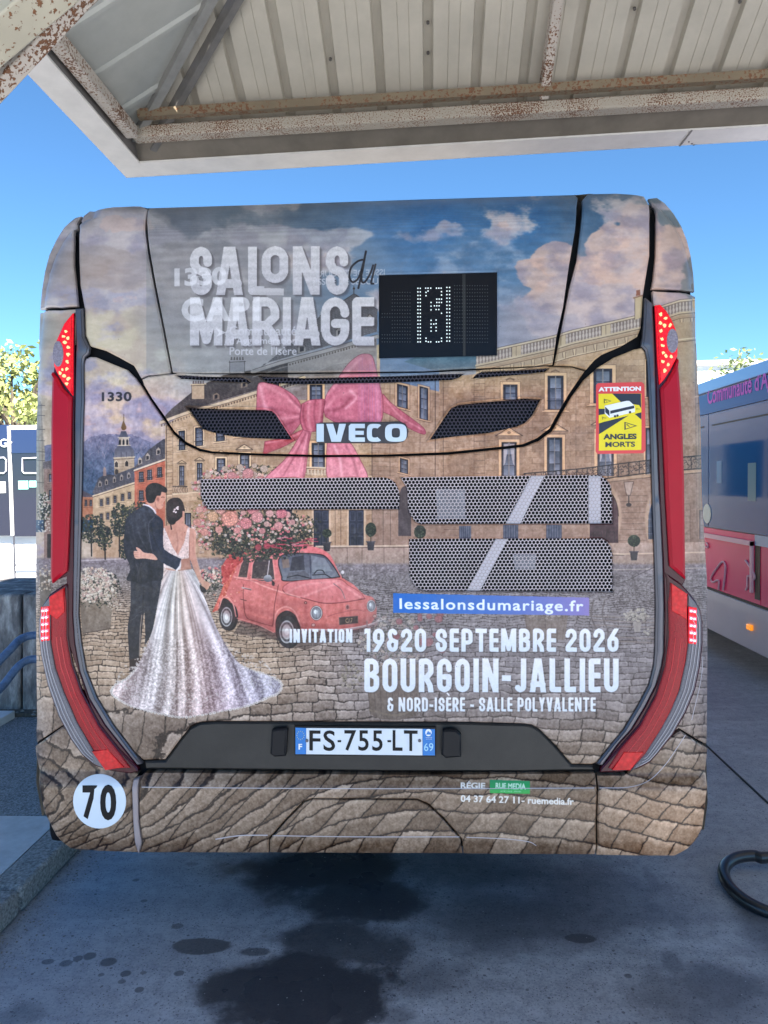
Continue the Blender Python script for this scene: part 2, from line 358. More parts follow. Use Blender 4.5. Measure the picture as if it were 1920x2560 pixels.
# ------------------------------------------------------------------ the printed picture: sky, town, couple, small car, bow, lettering
def paint_all():
    global ART
    # sky
    K = [(110,700,150,138,135),(110,1000,170,160,134),(100,850,160,150,135),(270,560,142,135,138),(270,700,168,148,140),(270,850,188,172,145),(270,1000,202,186,152),(270,1070,212,184,146),
         (450,560,112,122,145),(450,650,150,140,146),(450,780,162,152,153),(450,900,172,166,160),(600,540,92,118,145),(600,620,148,142,150),(620,820,168,160,160),(800,540,78,112,148),(950,560,68,112,158),
         (900,640,108,132,158),(1100,560,52,106,158),(1300,560,48,102,152),(1150,640,82,118,153),(1300,660,76,116,152),(1320,800,150,146,156),(1500,540,66,100,132),(1560,620,80,108,130),
         (1500,720,168,150,150),(1450,820,162,146,150),(1560,790,158,150,160),(1700,560,112,122,128),(1700,650,118,120,124),(1700,720,128,124,122)]
    gh, gw = 60, 60; gy, gx = np.meshgrid(np.linspace(CV0, CV1, gh), np.linspace(CU0, CU1, gw), indexing='ij')
    W = 0; C = 0
    for u, v, r, g, b in K:
        w = 1 / (((gx - u) ** 2 + (gy - v) ** 2) / 2500 + .5) ** 1.7; W = W + w; C = C + w[..., None] * c3((r, g, b))
    G = (C / W[..., None]).astype(np.float32)
    yy = np.linspace(0, gh - 1.001, CHt); xx = np.linspace(0, gw - 1.001, CWd); yi = yy.astype(int); xi = xx.astype(int); fy = (yy - yi)[:, None, None]; fx = (xx - xi)[None, :, None]
    ART[:] = (G[yi][:, xi] * (1 - fx) + G[yi][:, xi + 1] * fx) * (1 - fy) + (G[yi + 1][:, xi] * (1 - fx) + G[yi + 1][:, xi + 1] * fx) * fy
    CL = fbm(CWd, CHt, 130, 41, 6, 1.6)
    def cloud(mask, lo, hi, light, dark, a):
        m = sm(CL + mask, lo, hi)[..., None] * a; sh = sm(fbm(CWd, CHt, 60, 77, 5, 1.3), .35, .65)[..., None]
        c = c3(light) * sh + c3(dark) * (1 - sh); ART[:] = ART * (1 - m) + c * m
    gau = lambda u, v, ru, rv: np.exp(-((Ug - u) / ru) ** 2 - ((Vg - v) / rv) ** 2)
    cloud(gau(400, 640, 330, 120) * .35 - .02, .55, .72, (184, 168, 164), (158, 148, 152), .5)
    cloud(gau(250, 900, 250, 130) * .4, .58, .8, (208, 192, 162), (190, 166, 148), .6)
    cloud(gau(700, 590, 420, 26) * .42 - .1, .5, .62, (185, 178, 180), (160, 150, 165), .75)
    cloud(gau(1180, 700, 220, 120) * .3 - .08, .55, .68, (150, 165, 185), (120, 142, 172), .7)
    for (u, v, ru, rv) in ((1390, 640, 60, 46), (1350, 690, 70, 40), (1530, 620, 70, 50), (1600, 590, 50, 60), (1690, 610, 60, 60), (1570, 680, 90, 60), (1480, 700, 80, 60), (1400, 740, 90, 40), (1530, 760, 90, 60), (1650, 700, 80, 70), (1680, 760, 60, 40)):
        cloud(gau(u, v, ru, rv) * .75 - .22, .52, .60, (206, 170, 154), (166, 144, 148), .85)
    cloud(gau(1480, 790, 240, 60) * .4 - .08, .5, .62, (190, 172, 170), (158, 148, 160), .7)
    # thin streaks of blue/pink noise
    st = fbm(CWd, CHt, 18, 93, 4, 3.5)[..., None]; ART[:] += (st - .5) * .10
    # mountain
    mt = [(76,1130),(140,1105),(172,1112),(206,1105),(229,1092),(253,1086),(280,1085),(295,1087),(331,1087),(355,1096),(389,1113),(420,1150),(420,1330),(76,1330)]
    mt2 = []
    for i in range(len(mt) - 3):
        (a, b), (c, d) = mt[i], mt[i + 1]
        for k in range(6): mt2.append((a + (c - a) * k / 6, b + (d - b) * k / 6 + (rng.random() - .5) * 4))
    poly(mt2 + [(420,1330),(76,1330)], (128,124,142), col2=(30,72,100), noise=.14)
    for k in range(260):
        u = rng.uniform(80, 400); v = rng.uniform(1130, 1270); line([(u, v), (u + rng.uniform(-5, 5), v + rng.uniform(3, 9))], rng.uniform(1, 2.4), (60, 105, 122) if rng.random() < .5 else (28, 62, 88), .5)
    for k in range(90):
        u = rng.uniform(160, 400); v = rng.uniform(1095, 1135); line([(u, v), (u + rng.uniform(-6, 6), v + rng.uniform(4, 14))], 1.4, (165, 150, 155), .5)
    # helpers for houses
    INK = (62, 48, 42)
    def win(x0, y0, x1, y1, sk=0.0, ped=False, rail=False, wall=(196, 172, 135), curtain=False, cols=2, rows=4):
        q = lambda x, y: (x, y + sk * (x - x0)); w = x1 - x0; h = y1 - y0; e = max(2.0, w * .22)
        lt = tuple(min(255, int(c * 1.12)) for c in wall); dk = tuple(int(c * .62) for c in wall)
        poly([q(x0 - e, y0 - e), q(x1 + e, y0 - e), q(x1 + e, y1 + e * .5), q(x0 - e, y1 + e * .5)], lt, .9)
        line([q(x0 - e, y0 - e), q(x1 + e, y0 - e), q(x1 + e, y1), q(x0 - e, y1)], .9, INK, .7, closed=True)
        poly([q(x0, y0), q(x1, y0), q(x1, y1), q(x0, y1)], (48, 44, 50), col2=(78, 76, 84))
        f = w * .13
        for i in range(cols):
            for j in range(rows):
                a0 = x0 + f + (w - 2 * f) * i / cols + .8; a1 = x0 + f + (w - 2 * f) * (i + 1) / cols - .8; b0 = y0 + f + (h - f) * j / rows + .8; b1 = y0 + f + (h - f) * (j + 1) / rows - .8
                g = rng.uniform(-16, 22); poly([q(a0, b0), q(a1, b0), q(a1, b1), q(a0, b1)], (92 + g, 98 + g, 108 + g), .9, col2=(128 + g, 134 + g, 144 + g))
        line([q((x0 + x1) / 2, y0), q((x0 + x1) / 2, y1)], max(1.2, w * .07), (150, 142, 132) if w > 18 else (60, 52, 48), .8)
        line([q(x0, y0), q(x1, y0), q(x1, y1), q(x0, y1)], 1.1, INK, .85, closed=True)
        if curtain:
            for sgn, xa in ((1, x0 + f), (-1, x1 - f)):
                poly([q(xa, y0 + 3), q(xa + sgn * w * .34, y0 + 3), q(xa + sgn * w * .12, y0 + h * .6), q(xa, y0 + h * .7)], (188, 178, 172), .75)
        line([q(x0 - e * 1.5, y1 + e * .6), q(x1 + e * 1.5, y1 + e * .6)], 2.2, lt, .9); line([q(x0 - e * 1.5, y1 + e * .6 + 1.6), q(x1 + e * 1.5, y1 + e * .6 + 1.6)], .9, INK, .8)
        if ped:
            ph = w * .55; A = [q(x0 - e * 1.9, y0 - e * 2.0), q((x0 + x1) / 2, y0 - e * 2.0 - ph), q(x1 + e * 1.9, y0 - e * 2.0)]
            poly(A, lt); line(A, 1.6, INK, .8, closed=True); line([(A[0][0] + 5, A[0][1] - 2), (A[1][0], A[1][1] + 5), (A[2][0] - 5, A[2][1] - 2)], 1, dk, .7)
            line([q(x0 - e * 1.6, y0 - e * 1.4), q(x1 + e * 1.6, y0 - e * 1.4)], 1.6, dk, .7)
            ell((x0 + x1) / 2, (y0 - e * 2.4) - ph * .25 + sk * w / 2, w * .13, w * .1, dk, .6)
        if rail:
            ry0, ry1 = y1 - h * .26, y1
            for k in range(int(w / 3) + 1):
                x = x0 + k * 3; line([q(x, ry0), q(x + 1.5, (ry0 + ry1) / 2), q(x, ry1)], .9, (35, 32, 36), .8)
            line([q(x0 - 2, ry0), q(x1 + 2, ry0)], 1.3, (35, 32, 36), .9)
    def stones(poly_pts, col, step=9, a=.35, sk=0):
        us = [p[0] for p in poly_pts]; vs_ = [p[1] for p in poly_pts]; u0, u1 = min(us), max(us); v = min(vs_)
        while v < max(vs_):
            line([(u0, v), (u1, v + sk * (u1 - u0))], .9, col, a)
            v += step
    def slate(pts, c1=(98, 92, 92), c2=(128, 118, 112)):
        poly(pts, c1, col2=c2, noise=.12)
        us = [p[0] for p in pts]; vs_ = [p[1] for p in pts]
        x, y, x0, y0, x1, y1 = bbox(pts); n = len(x); m = xorfill([(x[i] - x0, y[i] - y0, x[(i + 1) % n] - x0, y[(i + 1) % n] - y0) for i in range(n)], x1 - x0, y1 - y0)
        Y = Vg[y0:y1, x0:x1] + Ug[y0:y1, x0:x1] * .3; X = Ug[y0:y1, x0:x1] + .6 * Vg[y0:y1, x0:x1]
        t = ((Y / 4.2) % 1 < .28) | (((X + np.floor(Y / 4.2) * 3.3) / 6.5) % 1 < .15)
        blend(y0, y1, x0, x1, m & t & (FINE[y0:y1, x0:x1] > .38), c3((58, 52, 54)), .5)
    # far small houses, left
    poly([(70,1235),(206,1232),(238,1240),(238,1300),(70,1300)], (176,120,88), noise=.06); poly([(70,1222),(206,1226),(240,1243),(70,1240)], (92,84,92))
    for x in (212, 224): win(x, 1250, x + 6, 1266, wall=(176,120,88), cols=1, rows=2)
    # church tower
    poly([(285,1145),(336,1141),(336,1215),(287,1215)], (178,160,132), col2=(160,140,112), noise=.08); stones([(285,1145),(336,1215)], (96,80,66), 7, .4)
    poly([(284,1145),(288,1122),(298,1113),(322,1111),(334,1124),(337,1142)], (92,92,102), col2=(120,118,122)); line([(284,1145),(337,1142)], 2.4, (200,184,152)); line([(284,1149),(337,1146)], 1, INK)
    for x in (290, 303, 316, 330): line([(x, 1143), (x, 1130)], 1.2, (62,60,70), .7)
    poly([(297,1114),(297,1094),(322,1093),(323,1112)], (186,172,148)); 
    for x in (300, 309, 318): poly([(x-2.5,1112),(x-2.5,1102),(x,1097),(x+2.5,1102),(x+2.5,1112)], (52,46,48))
    line([(294,1114),(326,1113)], 2, (210,196,168)); line([(295,1094),(325,1093)], 2, (205,190,162))
    poly([(298,1093),(303,1078),(315,1078),(321,1093)], (96,96,104)); poly(cloop([(303,1070),(306,1058),(309,1052),(312,1058),(316,1070),(309,1076)]), (128,100,62)); line([(309.5,1054),(309.5,1036)], 1.2, (90,72,50)); ell(309.5,1044,1.5,1.5,(140,110,60))
    for (x, y) in ((291,1160),(317,1158)):
        poly([(x-4,1167+y-1160),(x-4,y-2),(x,y-7),(x+4,y-2),(x+4,y+8)], (58,46,44)); line([(x-5,y+9),(x-5,y-2),(x,y-9),(x+5,y-2),(x+5,y+9)], 1, (215,200,170), .8)
    poly([(288,1185),(288,1175),(292,1172),(296,1176),(296,1185)], (58,46,44))
    # grey roofed row
    poly([(232,1238),(336,1205),(338,1400),(232,1400)], (190,168,130), col2=(176,148,118), noise=.06); slate([(231,1232),(246,1196),(262,1186),(286,1187),(336,1168),(336,1205),(300,1216),(240,1238)], (84,84,92), (104,102,106))
    poly([(258,1190),(258,1172),(261,1166),(265,1172),(266,1190)], (150,130,120))
    for x in (246, 262, 282, 300, 318): poly([(x,1218-(x-246)*.3),(x,1206-(x-246)*.3),(x+4,1201-(x-246)*.3),(x+8,1206-(x-246)*.3),(x+8,1216-(x-246)*.3)], (150,140,128)); poly([(x+2,1216-(x-246)*.3),(x+2,1208-(x-246)*.3),(x+6,1208-(x-246)*.3),(x+6,1215-(x-246)*.3)], (50,46,52))
    line([(232,1240),(336,1207)], 3, (208,190,156)); line([(232,1243),(336,1210)], 1, INK)
    for r_, y in enumerate((1248, 1284, 1322)):
        for x in (250, 266, 284, 303, 320): win(x, y - (x - 250) * .25 * (1 - r_ * .35), x + 7, y + 18 - (x - 250) * .25 * (1 - r_ * .35), wall=(190,168,130), cols=1, rows=3)
    # orange house
    poly([(336,1176),(417,1150),(417,1400),(338,1400)], (190,108,80), col2=(172,104,80), noise=.05); slate([(336,1168),(372,1124),(408,1098),(417,1097),(417,1146),(336,1172)], (84,80,86), (104,98,98))
    for x, y in ((350,1150),(369,1140),(396,1126)): poly([(x-5,y+12),(x-5,y-2),(x,y-8),(x+5,y-2),(x+5,y+9)], (178,164,146)); poly([(x-3,y+10),(x-3,y),(x+3,y),(x+3,y+8)], (58,52,58))
    line([(336,1176),(417,1147)], 4, (214,196,166)); line([(336,1179),(417,1150)], 1, INK)
    for x0 in (347, 368, 393): win(x0, 1180 - (x0 - 347) * .25, x0 + 12, 1206 - (x0 - 347) * .25, -.1, wall=(196,120,90), rail=True)
    for x0 in (347, 368, 393): win(x0, 1226 - (x0 - 347) * .1, x0 + 12, 1252 - (x0 - 347) * .1, 0, wall=(196,120,90), rail=True)
    # pale mansion, left wing
    poly([(413,1064),(460,1035),(643,981),(760,940),(950,860),(950,1420),(413,1420)], (198,174,134), col2=(172,142,112), noise=.07)
    poly([(640,925),(941,845),(945,1000),(643,1000)], (150,140,132), noise=.05)
    slate([(404,1050),(430,1022),(500,965),(560,938),(650,922),(720,905),(720,950),(641,975),(460,1030)], (84,74,68), (104,92,80))
    slate([(640,932),(713,869),(760,838),(800,790),(885,735),(892,737),(944,775),(943,830),(660,910)], (100,98,102), (118,114,116))
    for x, y in ((755,870),(850,830),(925,800)): poly([(x-9,y+14),(x-9,y-4),(x,y-14),(x+9,y-4),(x+9,y+10)], (150,142,136)); poly([(x-5,y+10),(x-5,y-3),(x+5,y-3),(x+5,y+8)], (58,54,60)); line([(x-10,y-3),(x,y-15),(x+10,y-3)], 1.2, INK)
    line([(885,735),(885,716)], 1.6, INK); ell(885,722,3,3,INK); line([(800,790),(885,735)], 1.6, (60,56,60)); line([(885,735),(944,775)], 1.6, (60,56,60))
    # chimneys
    for (x, y, w, h, c) in ((575, 903, 37, 32, (150,145,148)), (480, 962, 32, 36, (184,160,128))):
        poly([(x, y), (x + w, y - 2), (x + w, y + h), (x, y + h)], c, noise=.05); line([(x - 2, y), (x + w + 3, y - 2)], 3, tuple(int(k * 1.1) for k in c)); line([(x - 2, y + 3), (x + w + 3, y + 1)], 1, INK)
        for k in range(5): poly([(x + 2 + k * w * .19, y - 2), (x + 3 + k * w * .19, y - 10), (x + 6 + k * w * .19, y - 10), (x + 7 + k * w * .19, y - 2)], (112, 98, 92))
        line([(x, y), (x, y + h)], 1, INK); line([(x + w, y), (x + w, y + h)], 1, INK)
    # small roof dormers
    for x, y in ((540, 992), (610, 962)): poly([(x-7,y+8),(x-7,y-4),(x+2,y-10),(x+9,y-5),(x+9,y+5)], (140,122,102)); poly([(x-3,y+6),(x-3,y-4),(x+4,y-5),(x+4,y+4)], (54,46,46))
    # cornice bands
    def cornice(pts, light=(206,186,150), h=9, dent=True):
        line(pts, h, light, .95); line([(x, y + h * .5) for x, y in pts], 1.2, INK, .8); line([(x, y - h * .5) for x, y in pts], 1.2, INK, .8)
        if dent:
            (ax, ay), (bx, by) = pts[0], pts[-1]; n = int(abs(bx - ax) / 7)
            for k in range(n): x = ax + (bx - ax) * k / n; y = ay + (by - ay) * k / n + h * .5 + 3; poly([(x, y - 2), (x + 3, y - 2.5), (x + 3, y + 3), (x, y + 3)], (86, 70, 58), .8)
        line([(x, y + h * .5 + 8) for x, y in pts], 1.6, light, .7)
    cornice([(403,1056),(460,1035),(560,1006),(645,980),(760,944)]); cornice([(632,930),(700,908),(800,882),(943,842)], (160,152,146), 10)
    line([(403,1135),(520,1120),(640,1112)], 1, INK, .35); line([(413,1240),(500,1228)], 2, (214,196,160), .7)
    for v in range(1075, 1410, 9): line([(417, v), (431, v - 2)], 1.1, (110, 88, 70), .7); 
    line([(416,1062),(416,1400)], 1.6, INK, .8); line([(432,1058),(432,1400)], 1, INK, .5)
    def ashlar(pts, rh_, cw_, a, sk=0.0, col=(96,76,60)):
        x, y, x0, y0, x1, y1 = bbox(pts); n = len(x); m = xorfill([(x[i] - x0, y[i] - y0, x[(i + 1) % n] - x0, y[(i + 1) % n] - y0) for i in range(n)], x1 - x0, y1 - y0)
        Y = Vg[y0:y1, x0:x1] - sk * Ug[y0:y1, x0:x1]; X = Ug[y0:y1, x0:x1]; rw = np.floor(Y / rh_); hl = (Y / rh_ - rw) * rh_ < 1.1; vl = ((X / cw_ + (rw % 2) * .5) % 1) * cw_ < 1.1
        tone = (np.random.default_rng(4).random((700, 500)).astype(np.float32)[(rw.astype(int)) % 700, (np.floor(X / cw_ + (rw % 2) * .5)).astype(int) % 500] - .5) * .07
        S_ = ART[y0:y1, x0:x1]; S_[:] = np.where(m[..., None], S_ + tone[..., None], S_); blend(y0, y1, x0, x1, m & (hl | vl) & (MID[y0:y1, x0:x1] > .42), c3(col), a)
        gr = sm(BIG[y0:y1, x0:x1], .5, .68) * m; blend(y0, y1, x0, x1, gr, c3((112, 88, 72)), .28)
    ashlar([(413,1066),(640,990),(940,870),(950,1420),(413,1420)], 11, 26, .22, -.12)
    WA = (200,176,138)
    for (a, b, c, d, s) in ((447,1078,463,1126,-.1),(489,1070,508,1116,-.12),(541,1060,562,1104,-.12),(590,1050,612,1092,-.1)): win(a, b, c, d, s, rail=True, wall=WA, rows=4)
    for (a, b, c, d) in ((448,1164,461,1214),(492,1157,506,1206),(542,1146,563,1188),(600,1134,623,1184)): win(a, b, c, d, 0, ped=True, wall=WA, rows=4)
    for (a, b, c, d) in ((447,1252,462,1300),(462,1262,478,1400)): win(a, b + 20, c, d, 0, wall=WA, rows=4)
    for (a, b) in ((434,1216),(483,1212)):
        for k in range(9): line([(a + k * 4, b), (a + k * 4 + 3, b + 9), (a + k * 4, b + 18)], 1, (40,36,36), .85); 
        line([(a - 2, b), (a + 34, b)], 1.6, (40,36,36)); line([(a - 2, b + 19), (a + 36, b + 18)], 3, (205,185,150))
    # central windows
    for (a, b, c, d, s) in ((683,958,698,1008,0),(775,962,806,1010,.0),(780,1108,812,1170,0),(735,1120,752,1170,0)): win(a, b, c, d, s, wall=(206,168,122), rows=4, rail=False)
    line([(640,1190),(760,1184),(950,1192)], 3, (208,188,154)); 
    for k in range(12): x = 770 + k * 8.5; ell(x, 1180, 2.6, 8, (190,172,144)); line([(x - 3.5, 1171), (x - 3.5, 1189)], .8, INK, .6)
    line([(765,1168),(885,1172)], 3.5, (206,188,156)); line([(765,1171),(885,1175)], 1, INK)
    # corner block and right facade
    poly([(930,940),(1100,980),(1100,1430),(930,1420)], (180,150,118), col2=(158,132,112), noise=.06)
    for v in range(1120, 1210, 11): line([(925, v), (985, v + 3)], 1, (110,88,70), .5)
    FC = (192,158,118)
    poly([(1098,930),(1244,905),(1390,872),(1640,800),(1780,780),(1780,1440),(1098,1430)], FC, col2=(150,124,104), noise=.08)
    poly([(1098,925),(1244,880),(1390,850),(1390,905),(1244,930),(1098,945)], (150,146,146), noise=.05)
    ashlar([(1100,950),(1390,905),(1640,860),(1780,850),(1780,1400),(1100,1420)], 15, 38, .34, -.02); ashlar([(930,950),(1100,985),(1100,1420),(930,1420)], 13, 30, .25, .05)
    for v in range(960, 1190, 16): line([(1185, v), (1212, v - 1)], 1.3, (96,76,62), .65)
    line([(1185,945),(1185,1190)], 1.1, (96,76,62), .6); line([(1212,945),(1212,1190)], 1.1, (96,76,62), .6)
    for k in range(120):
        u = rng.uniform(1100, 1640); v = rng.uniform(960, 1180); w = rng.uniform(14, 40); line([(u, v), (u + w, v)], .8, (130,104,84), .35)
    for (x, a) in ((930, .8), (1088, .9), (1108, .6), (975, .4), (1050, .3), (1440, .3), (1480, .25)): line([(x, 935 if x < 1300 else 960), (x, 1190)], 1.4, INK, a)
    # teal dome behind the display, balustrade
    poly([(1010,905),(1060,885),(1244,890),(1244,900),(1175,925),(1080,925)], (70,104,120), col2=(110,122,130), noise=.08)
    BA = [(1040,915),(1244,873),(1385,842),(1430,828),(1520,808),(1606,788)]
    def along(P, u): return float(np.interp(u, [p[0] for p in P], [p[1] for p in P]))
    BR = [(1638,772),(1700,752),(1790,744)]
    for P, ua, ub in ((BA, 1190, 1604), (BR, 1640, 1745)):
        up = [(u, along(P, u)) for u in np.linspace(ua, ub, 30)]
        poly(up + [(u, v + 64) for u, v in up[::-1]], (176,152,122), noise=.06)
        poly([(u, v + 4) for u, v in up] + [(u, v + 28) for u, v in up[::-1]], (118,104,100), .8)
        u = ua + 3; k = 0
        while u < ub - 3:
            v = along(P, u)
            if k % 13 < 11:
                ell(u, v + 18, 3.0, 6, (186,170,156)); ell(u, v + 8, 1.8, 5, (186,170,156)); ell(u, v + 26, 2.6, 2.4, (176,160,146)); u += 8.2
            else: poly([(u - 4, v + 3), (u + 8, v), (u + 8, v + 28), (u - 4, v + 30)], (186,164,132)); line([(u - 4, v + 3), (u - 4, v + 30)], 1, INK, .7); u += 11
            k += 1
        for dv, w_, c_ in ((0, 5, (200,180,150)), (3, 1, INK), (-3, 1, INK), (30, 5, (196,174,142)), (33, 1.2, INK), (40, 3, (170,140,110)), (44, 1.6, (112,84,66)), (62, 2.5, (206,180,146)), (64.5, 1, INK)):
            line([(u_, v_ + dv) for u_, v_ in up], w_, c_, .9)
        for u in np.arange(ua + 8, ub, 26):
            v = along(P, u); poly([(u, v + 46), (u + 8, v + 44), (u + 7, v + 60), (u + 2, v + 60)], (196,170,136)); line([(u, v + 46), (u + 2, v + 60)], 1.2, INK, .8); line([(u + 8, v + 45), (u + 7, v + 60)], 1, INK, .8)
    poly([(1587,745),(1607,740),(1607,792),(1587,800)], (192,168,132)); line([(1584,745),(1608,738)], 3.5, (150,112,86)); poly([(1590,740),(1591,726),(1600,724),(1601,738)], (150,96,76)); line([(1587,746),(1587,800)], 1, INK)
    win(1258,962,1293,1000, 0, wall=FC, rows=2); win(1369,940,1408,1024, 0, wall=FC, rows=3, rail=True); win(1484,922,1530,1008, 0, wall=FC, rows=3, rail=False); win(1616,902,1640,992, 0, wall=FC, rows=3)
    for x, y in ((1275,946),(1388,926)):
        for k in range(7): ell(x - 9 + k * 3, y + abs(k - 3) * 1.2, 2.4, 3.4, (150,122,92), .9); ell(x - 9 + k * 3, y + abs(k - 3) * 1.2, 1.1, 1.6, (86,64,50), .8)
    win(1254,1106,1291,1190, 0, ped=True, wall=FC, curtain=True, rows=3); win(1368,1094,1405,1190, 0, ped=True, wall=FC, rows=3); win(1494,1080,1534,1190, 0, ped=True, wall=FC, curtain=True, rows=3); win(1614,1070,1640,1190, 0, wall=FC, rows=3)
    for (a, b, c, d) in ((993,960,1019,1016),(1049,966,1070,1046),(1000,1145,1020,1180)): win(a, b, c, d, .25, wall=(184,150,116), rows=3)
    for v in (1010, 1076): line([(1440, v + 8), (1640, v)], 1, INK, .3)
    # left-hand far edge of the wrap (thin tower) and right-hand stone pier with plants
    poly([(76,1010),(102,1003),(108,1080),(112,1130),(116,1300),(76,1300)], (150,142,122), noise=.07)
    for v in (1012, 1037, 1072, 1100, 1128, 1150, 1205): line([(76, v), (112, v + 2)], 1.6, (72,66,62), .85)
    for x in (86, 96, 104): line([(x, 1010), (x + 4, 1290)], 1, (88,80,72), .6)
    poly([(110,1155),(150,1160),(150,1420),(110,1420)], (140,118,104), noise=.08); slate([(108,1155),(130,1150),(150,1156),(150,1172),(108,1172)]); win(122,1185,133,1205, wall=(150,130,110), cols=1, rows=2); win(122,1225,133,1250, wall=(150,130,110), cols=1, rows=2)
    poly([(118,1335),(136,1335),(136,1395),(118,1395)], (60,52,50))
    poly([(1640,810),(1790,800),(1790,1440),(1640,1440)], (176,150,118), col2=(128,112,98), noise=.08); line([(1690,850),(1760,842)], 3, (206,186,152)); line([(1690,856),(1760,848)], 1.2, INK)
    for x in (1745, 1738): line([(x, 860), (x + 4, 1300)], 1.2, INK, .5)
    poly([(1742,870),(1752,868),(1756,990),(1746,990)], (98,96,98), .8); line([(1738,992),(1760,988)], 3, (196,172,140)); line([(1740,1010),(1760,1006)], 1.5, INK, .7)
    for v in range(1260, 1440, 15): line([(1708, v), (1726, v)], 1.4, INK, .75)
    line([(1708,1250),(1708,1400)], 1.2, INK, .7); line([(1726,1265),(1726,1400)], 1.2, INK, .7)
    win(1748,1275,1768,1348, wall=(150,130,106), rows=4)
    # slim balcony railing on the right
    up = [(1310,1184),(1450,1172),(1640,1148),(1790,1136)]; dn = [(x, y + 32) for x, y in up]
    poly(up + dn[::-1], (120,104,94), .25)
    for k in range(150):
        u = 1312 + k * 3.1; v = along(up, u); a = rng.uniform(0, 6.3); rr = rng.uniform(3, 6)
        line([(u + rr * math.cos(a + t), v + 6 + (k % 4) * 6 + rr * .9 * math.sin(a + t)) for t in (0, .8, 1.6, 2.4, 3.2)], 1.1, (38,34,40), .85)
    for u in range(1312, 1780, 26): v = along(up, u); line([(u, v), (u, v + 32)], 1.6, (36,32,38))
    line(up, 2, (36,32,38)); line(dn, 2.2, (36,32,38)); line([(x, y + 6) for x, y in dn], 6, (176,150,120)); line([(x, y + 11) for x, y in dn], 1.4, INK)
    # ground floor band
    poly([(930,1226),(1310,1220),(1780,1180),(1780,1420),(930,1420)], (150,126,108), .55, noise=.07)
    for v in range(1240, 1400, 14): line([(1540, v), (1618, v - 1)], 1, INK, .5); line([(1110, v), (1150, v)], 1, INK, .4)
    ell(1510,1290,46,84, (176,150,124)); poly(arc(1510,1290,36,66,180,360) + [(1546,1396),(1474,1396)], (92,64,66), col2=(74,54,58)); line(arc(1510,1290,36,66,180,360), 1.6, INK); line([(1510,1240),(1510,1396)], 1.4, INK)
    for x in (1484, 1516): line([(x,1330),(x+20,1330),(x+20,1385),(x,1385)], 1.2, (50,36,40), .8, closed=True)
    ell(1650,1300,40,80, (172,146,120)); poly(arc(1655,1300,34,60,180,360) + [(1690,1348),(1621,1348)], (66,84,104), col2=(52,60,74))
    for k in range(4): line([(1624 + k * 8, 1250), (1624 + k * 8, 1348)], 1.1, (150,150,156), .8)
    for k in range(5): line([(1618, 1262 + k * 18), (1650, 1262 + k * 18)], 1, (150,150,156), .7)
    poly([(1560,1205),(1584,1204),(1582,1226),(1576,1238),(1570,1240),(1564,1226)], (168,148,130)); line([(1560,1205),(1584,1204),(1576,1238),(1566,1238)], 1.2, INK, .9, closed=True); line([(1572,1240),(1572,1258)], 2, (40,34,36)); ell(1572,1262,7,5,(48,42,44),.8)
    for (x, y, w, h) in ((1258,1312,38,60),(1366,1312,38,60),(1148,1315,30,60)):
        poly([(x,y),(x+w,y),(x+w,y+h),(x,y+h)], (78,84,98))
        for k in range(6): line([(x + 3 + k * w / 6, y), (x + 3 + k * w / 6, y + h)], 1.6, (120,124,132), .7)
    for (x, y, w, h) in ((784,1275,38,92),(872,1275,37,92),(700,1270,30,90)):
        poly([(x-5,y-4),(x+w+5,y-4),(x+w+5,y+h),(x-5,y+h)], (196,170,138)); poly([(x,y),(x+w,y),(x+w,y+h),(x,y+h)], (52,56,72), col2=(40,44,58))
        for k in (0, 1):
            for j in range(3): line([(x+4+k*w/2, y+4+j*h/3), (x+w/2-3+k*w/2, y+4+j*h/3), (x+w/2-3+k*w/2, y+h/3-4+j*h/3), (x+4+k*w/2, y+h/3-4+j*h/3)], 1, (96,102,116), .8, closed=True)
    for x in (838, 852, 930, 958, 976): line([(x,1275),(x,1366)], 1.2, INK, .6)
    poly(arc(1012,1255,16,40,180,360) + [(1028,1340),(996,1340)], (66,60,66), .8)
    poly([(790,1366),(1020,1362),(1780,1355),(1780,1400),(1300,1420),(840,1424),(790,1400)], (172,150,130), col2=(150,132,118), noise=.09); line([(790,1366),(1040,1364),(1560,1385),(1780,1380)], 3.5, (196,176,150)); line([(790,1370),(1040,1368),(1560,1389)], 1.3, INK, .8)
    for x in (868, 905, 960, 1010, 1040): line([(x,1370),(x,1420)], 1.2, INK, .6)
    def topiary(x, y, rx, ry, s=1):
        poly([(x-10*s,y+ry+12*s),(x+10*s,y+ry+12*s),(x+7*s,y+ry+34*s),(x-7*s,y+ry+34*s)], (66,62,68), col2=(52,50,56)); line([(x-11*s,y+ry+12*s),(x+11*s,y+ry+12*s)], 2.5, (86,82,86)); line([(x,y+ry),(x,y+ry+12*s)], 2, (60,48,40))
        ell(x, y, rx, ry, (46,56,44), soft=.05)
        for k in range(60): a = rng.uniform(0, 6.3); q = rng.random() ** .5; ell(x + rx * q * math.cos(a), y + ry * q * math.sin(a), 1.6, 1.2, (84,96,66) if rng.random() < .5 else (32,40,34), .8)
    topiary(817, 1333, 12, 11); topiary(927, 1324, 14, 18); topiary(1050, 1330, 15, 17); topiary(1585, 1352, 16, 15)
    # square: paving and cobbles
    g0 = 1392; tilt = sm(Vg, 1700, 2080) * sm(-Ug, -1250, -500) * .42 - sm(Vg, 1700, 2080) * sm(Ug, 1250, 1750) * .10
    wv = Vg + tilt * (Ug - 960) + (MID - .5) * 7 + (BIG - .5) * 16; wu = Ug + (MID[::-1] - .5) * 8 + sm(Vg, 1750, 2100) * (Vg - 1750) * .55
    wv = np.maximum(wv, 1330); vh = 1250.0; q = 12500.0 / (wv - vh); row = np.floor(q); fr = q - row
    cell = np.random.default_rng(5).random((400, 900)).astype(np.float32)
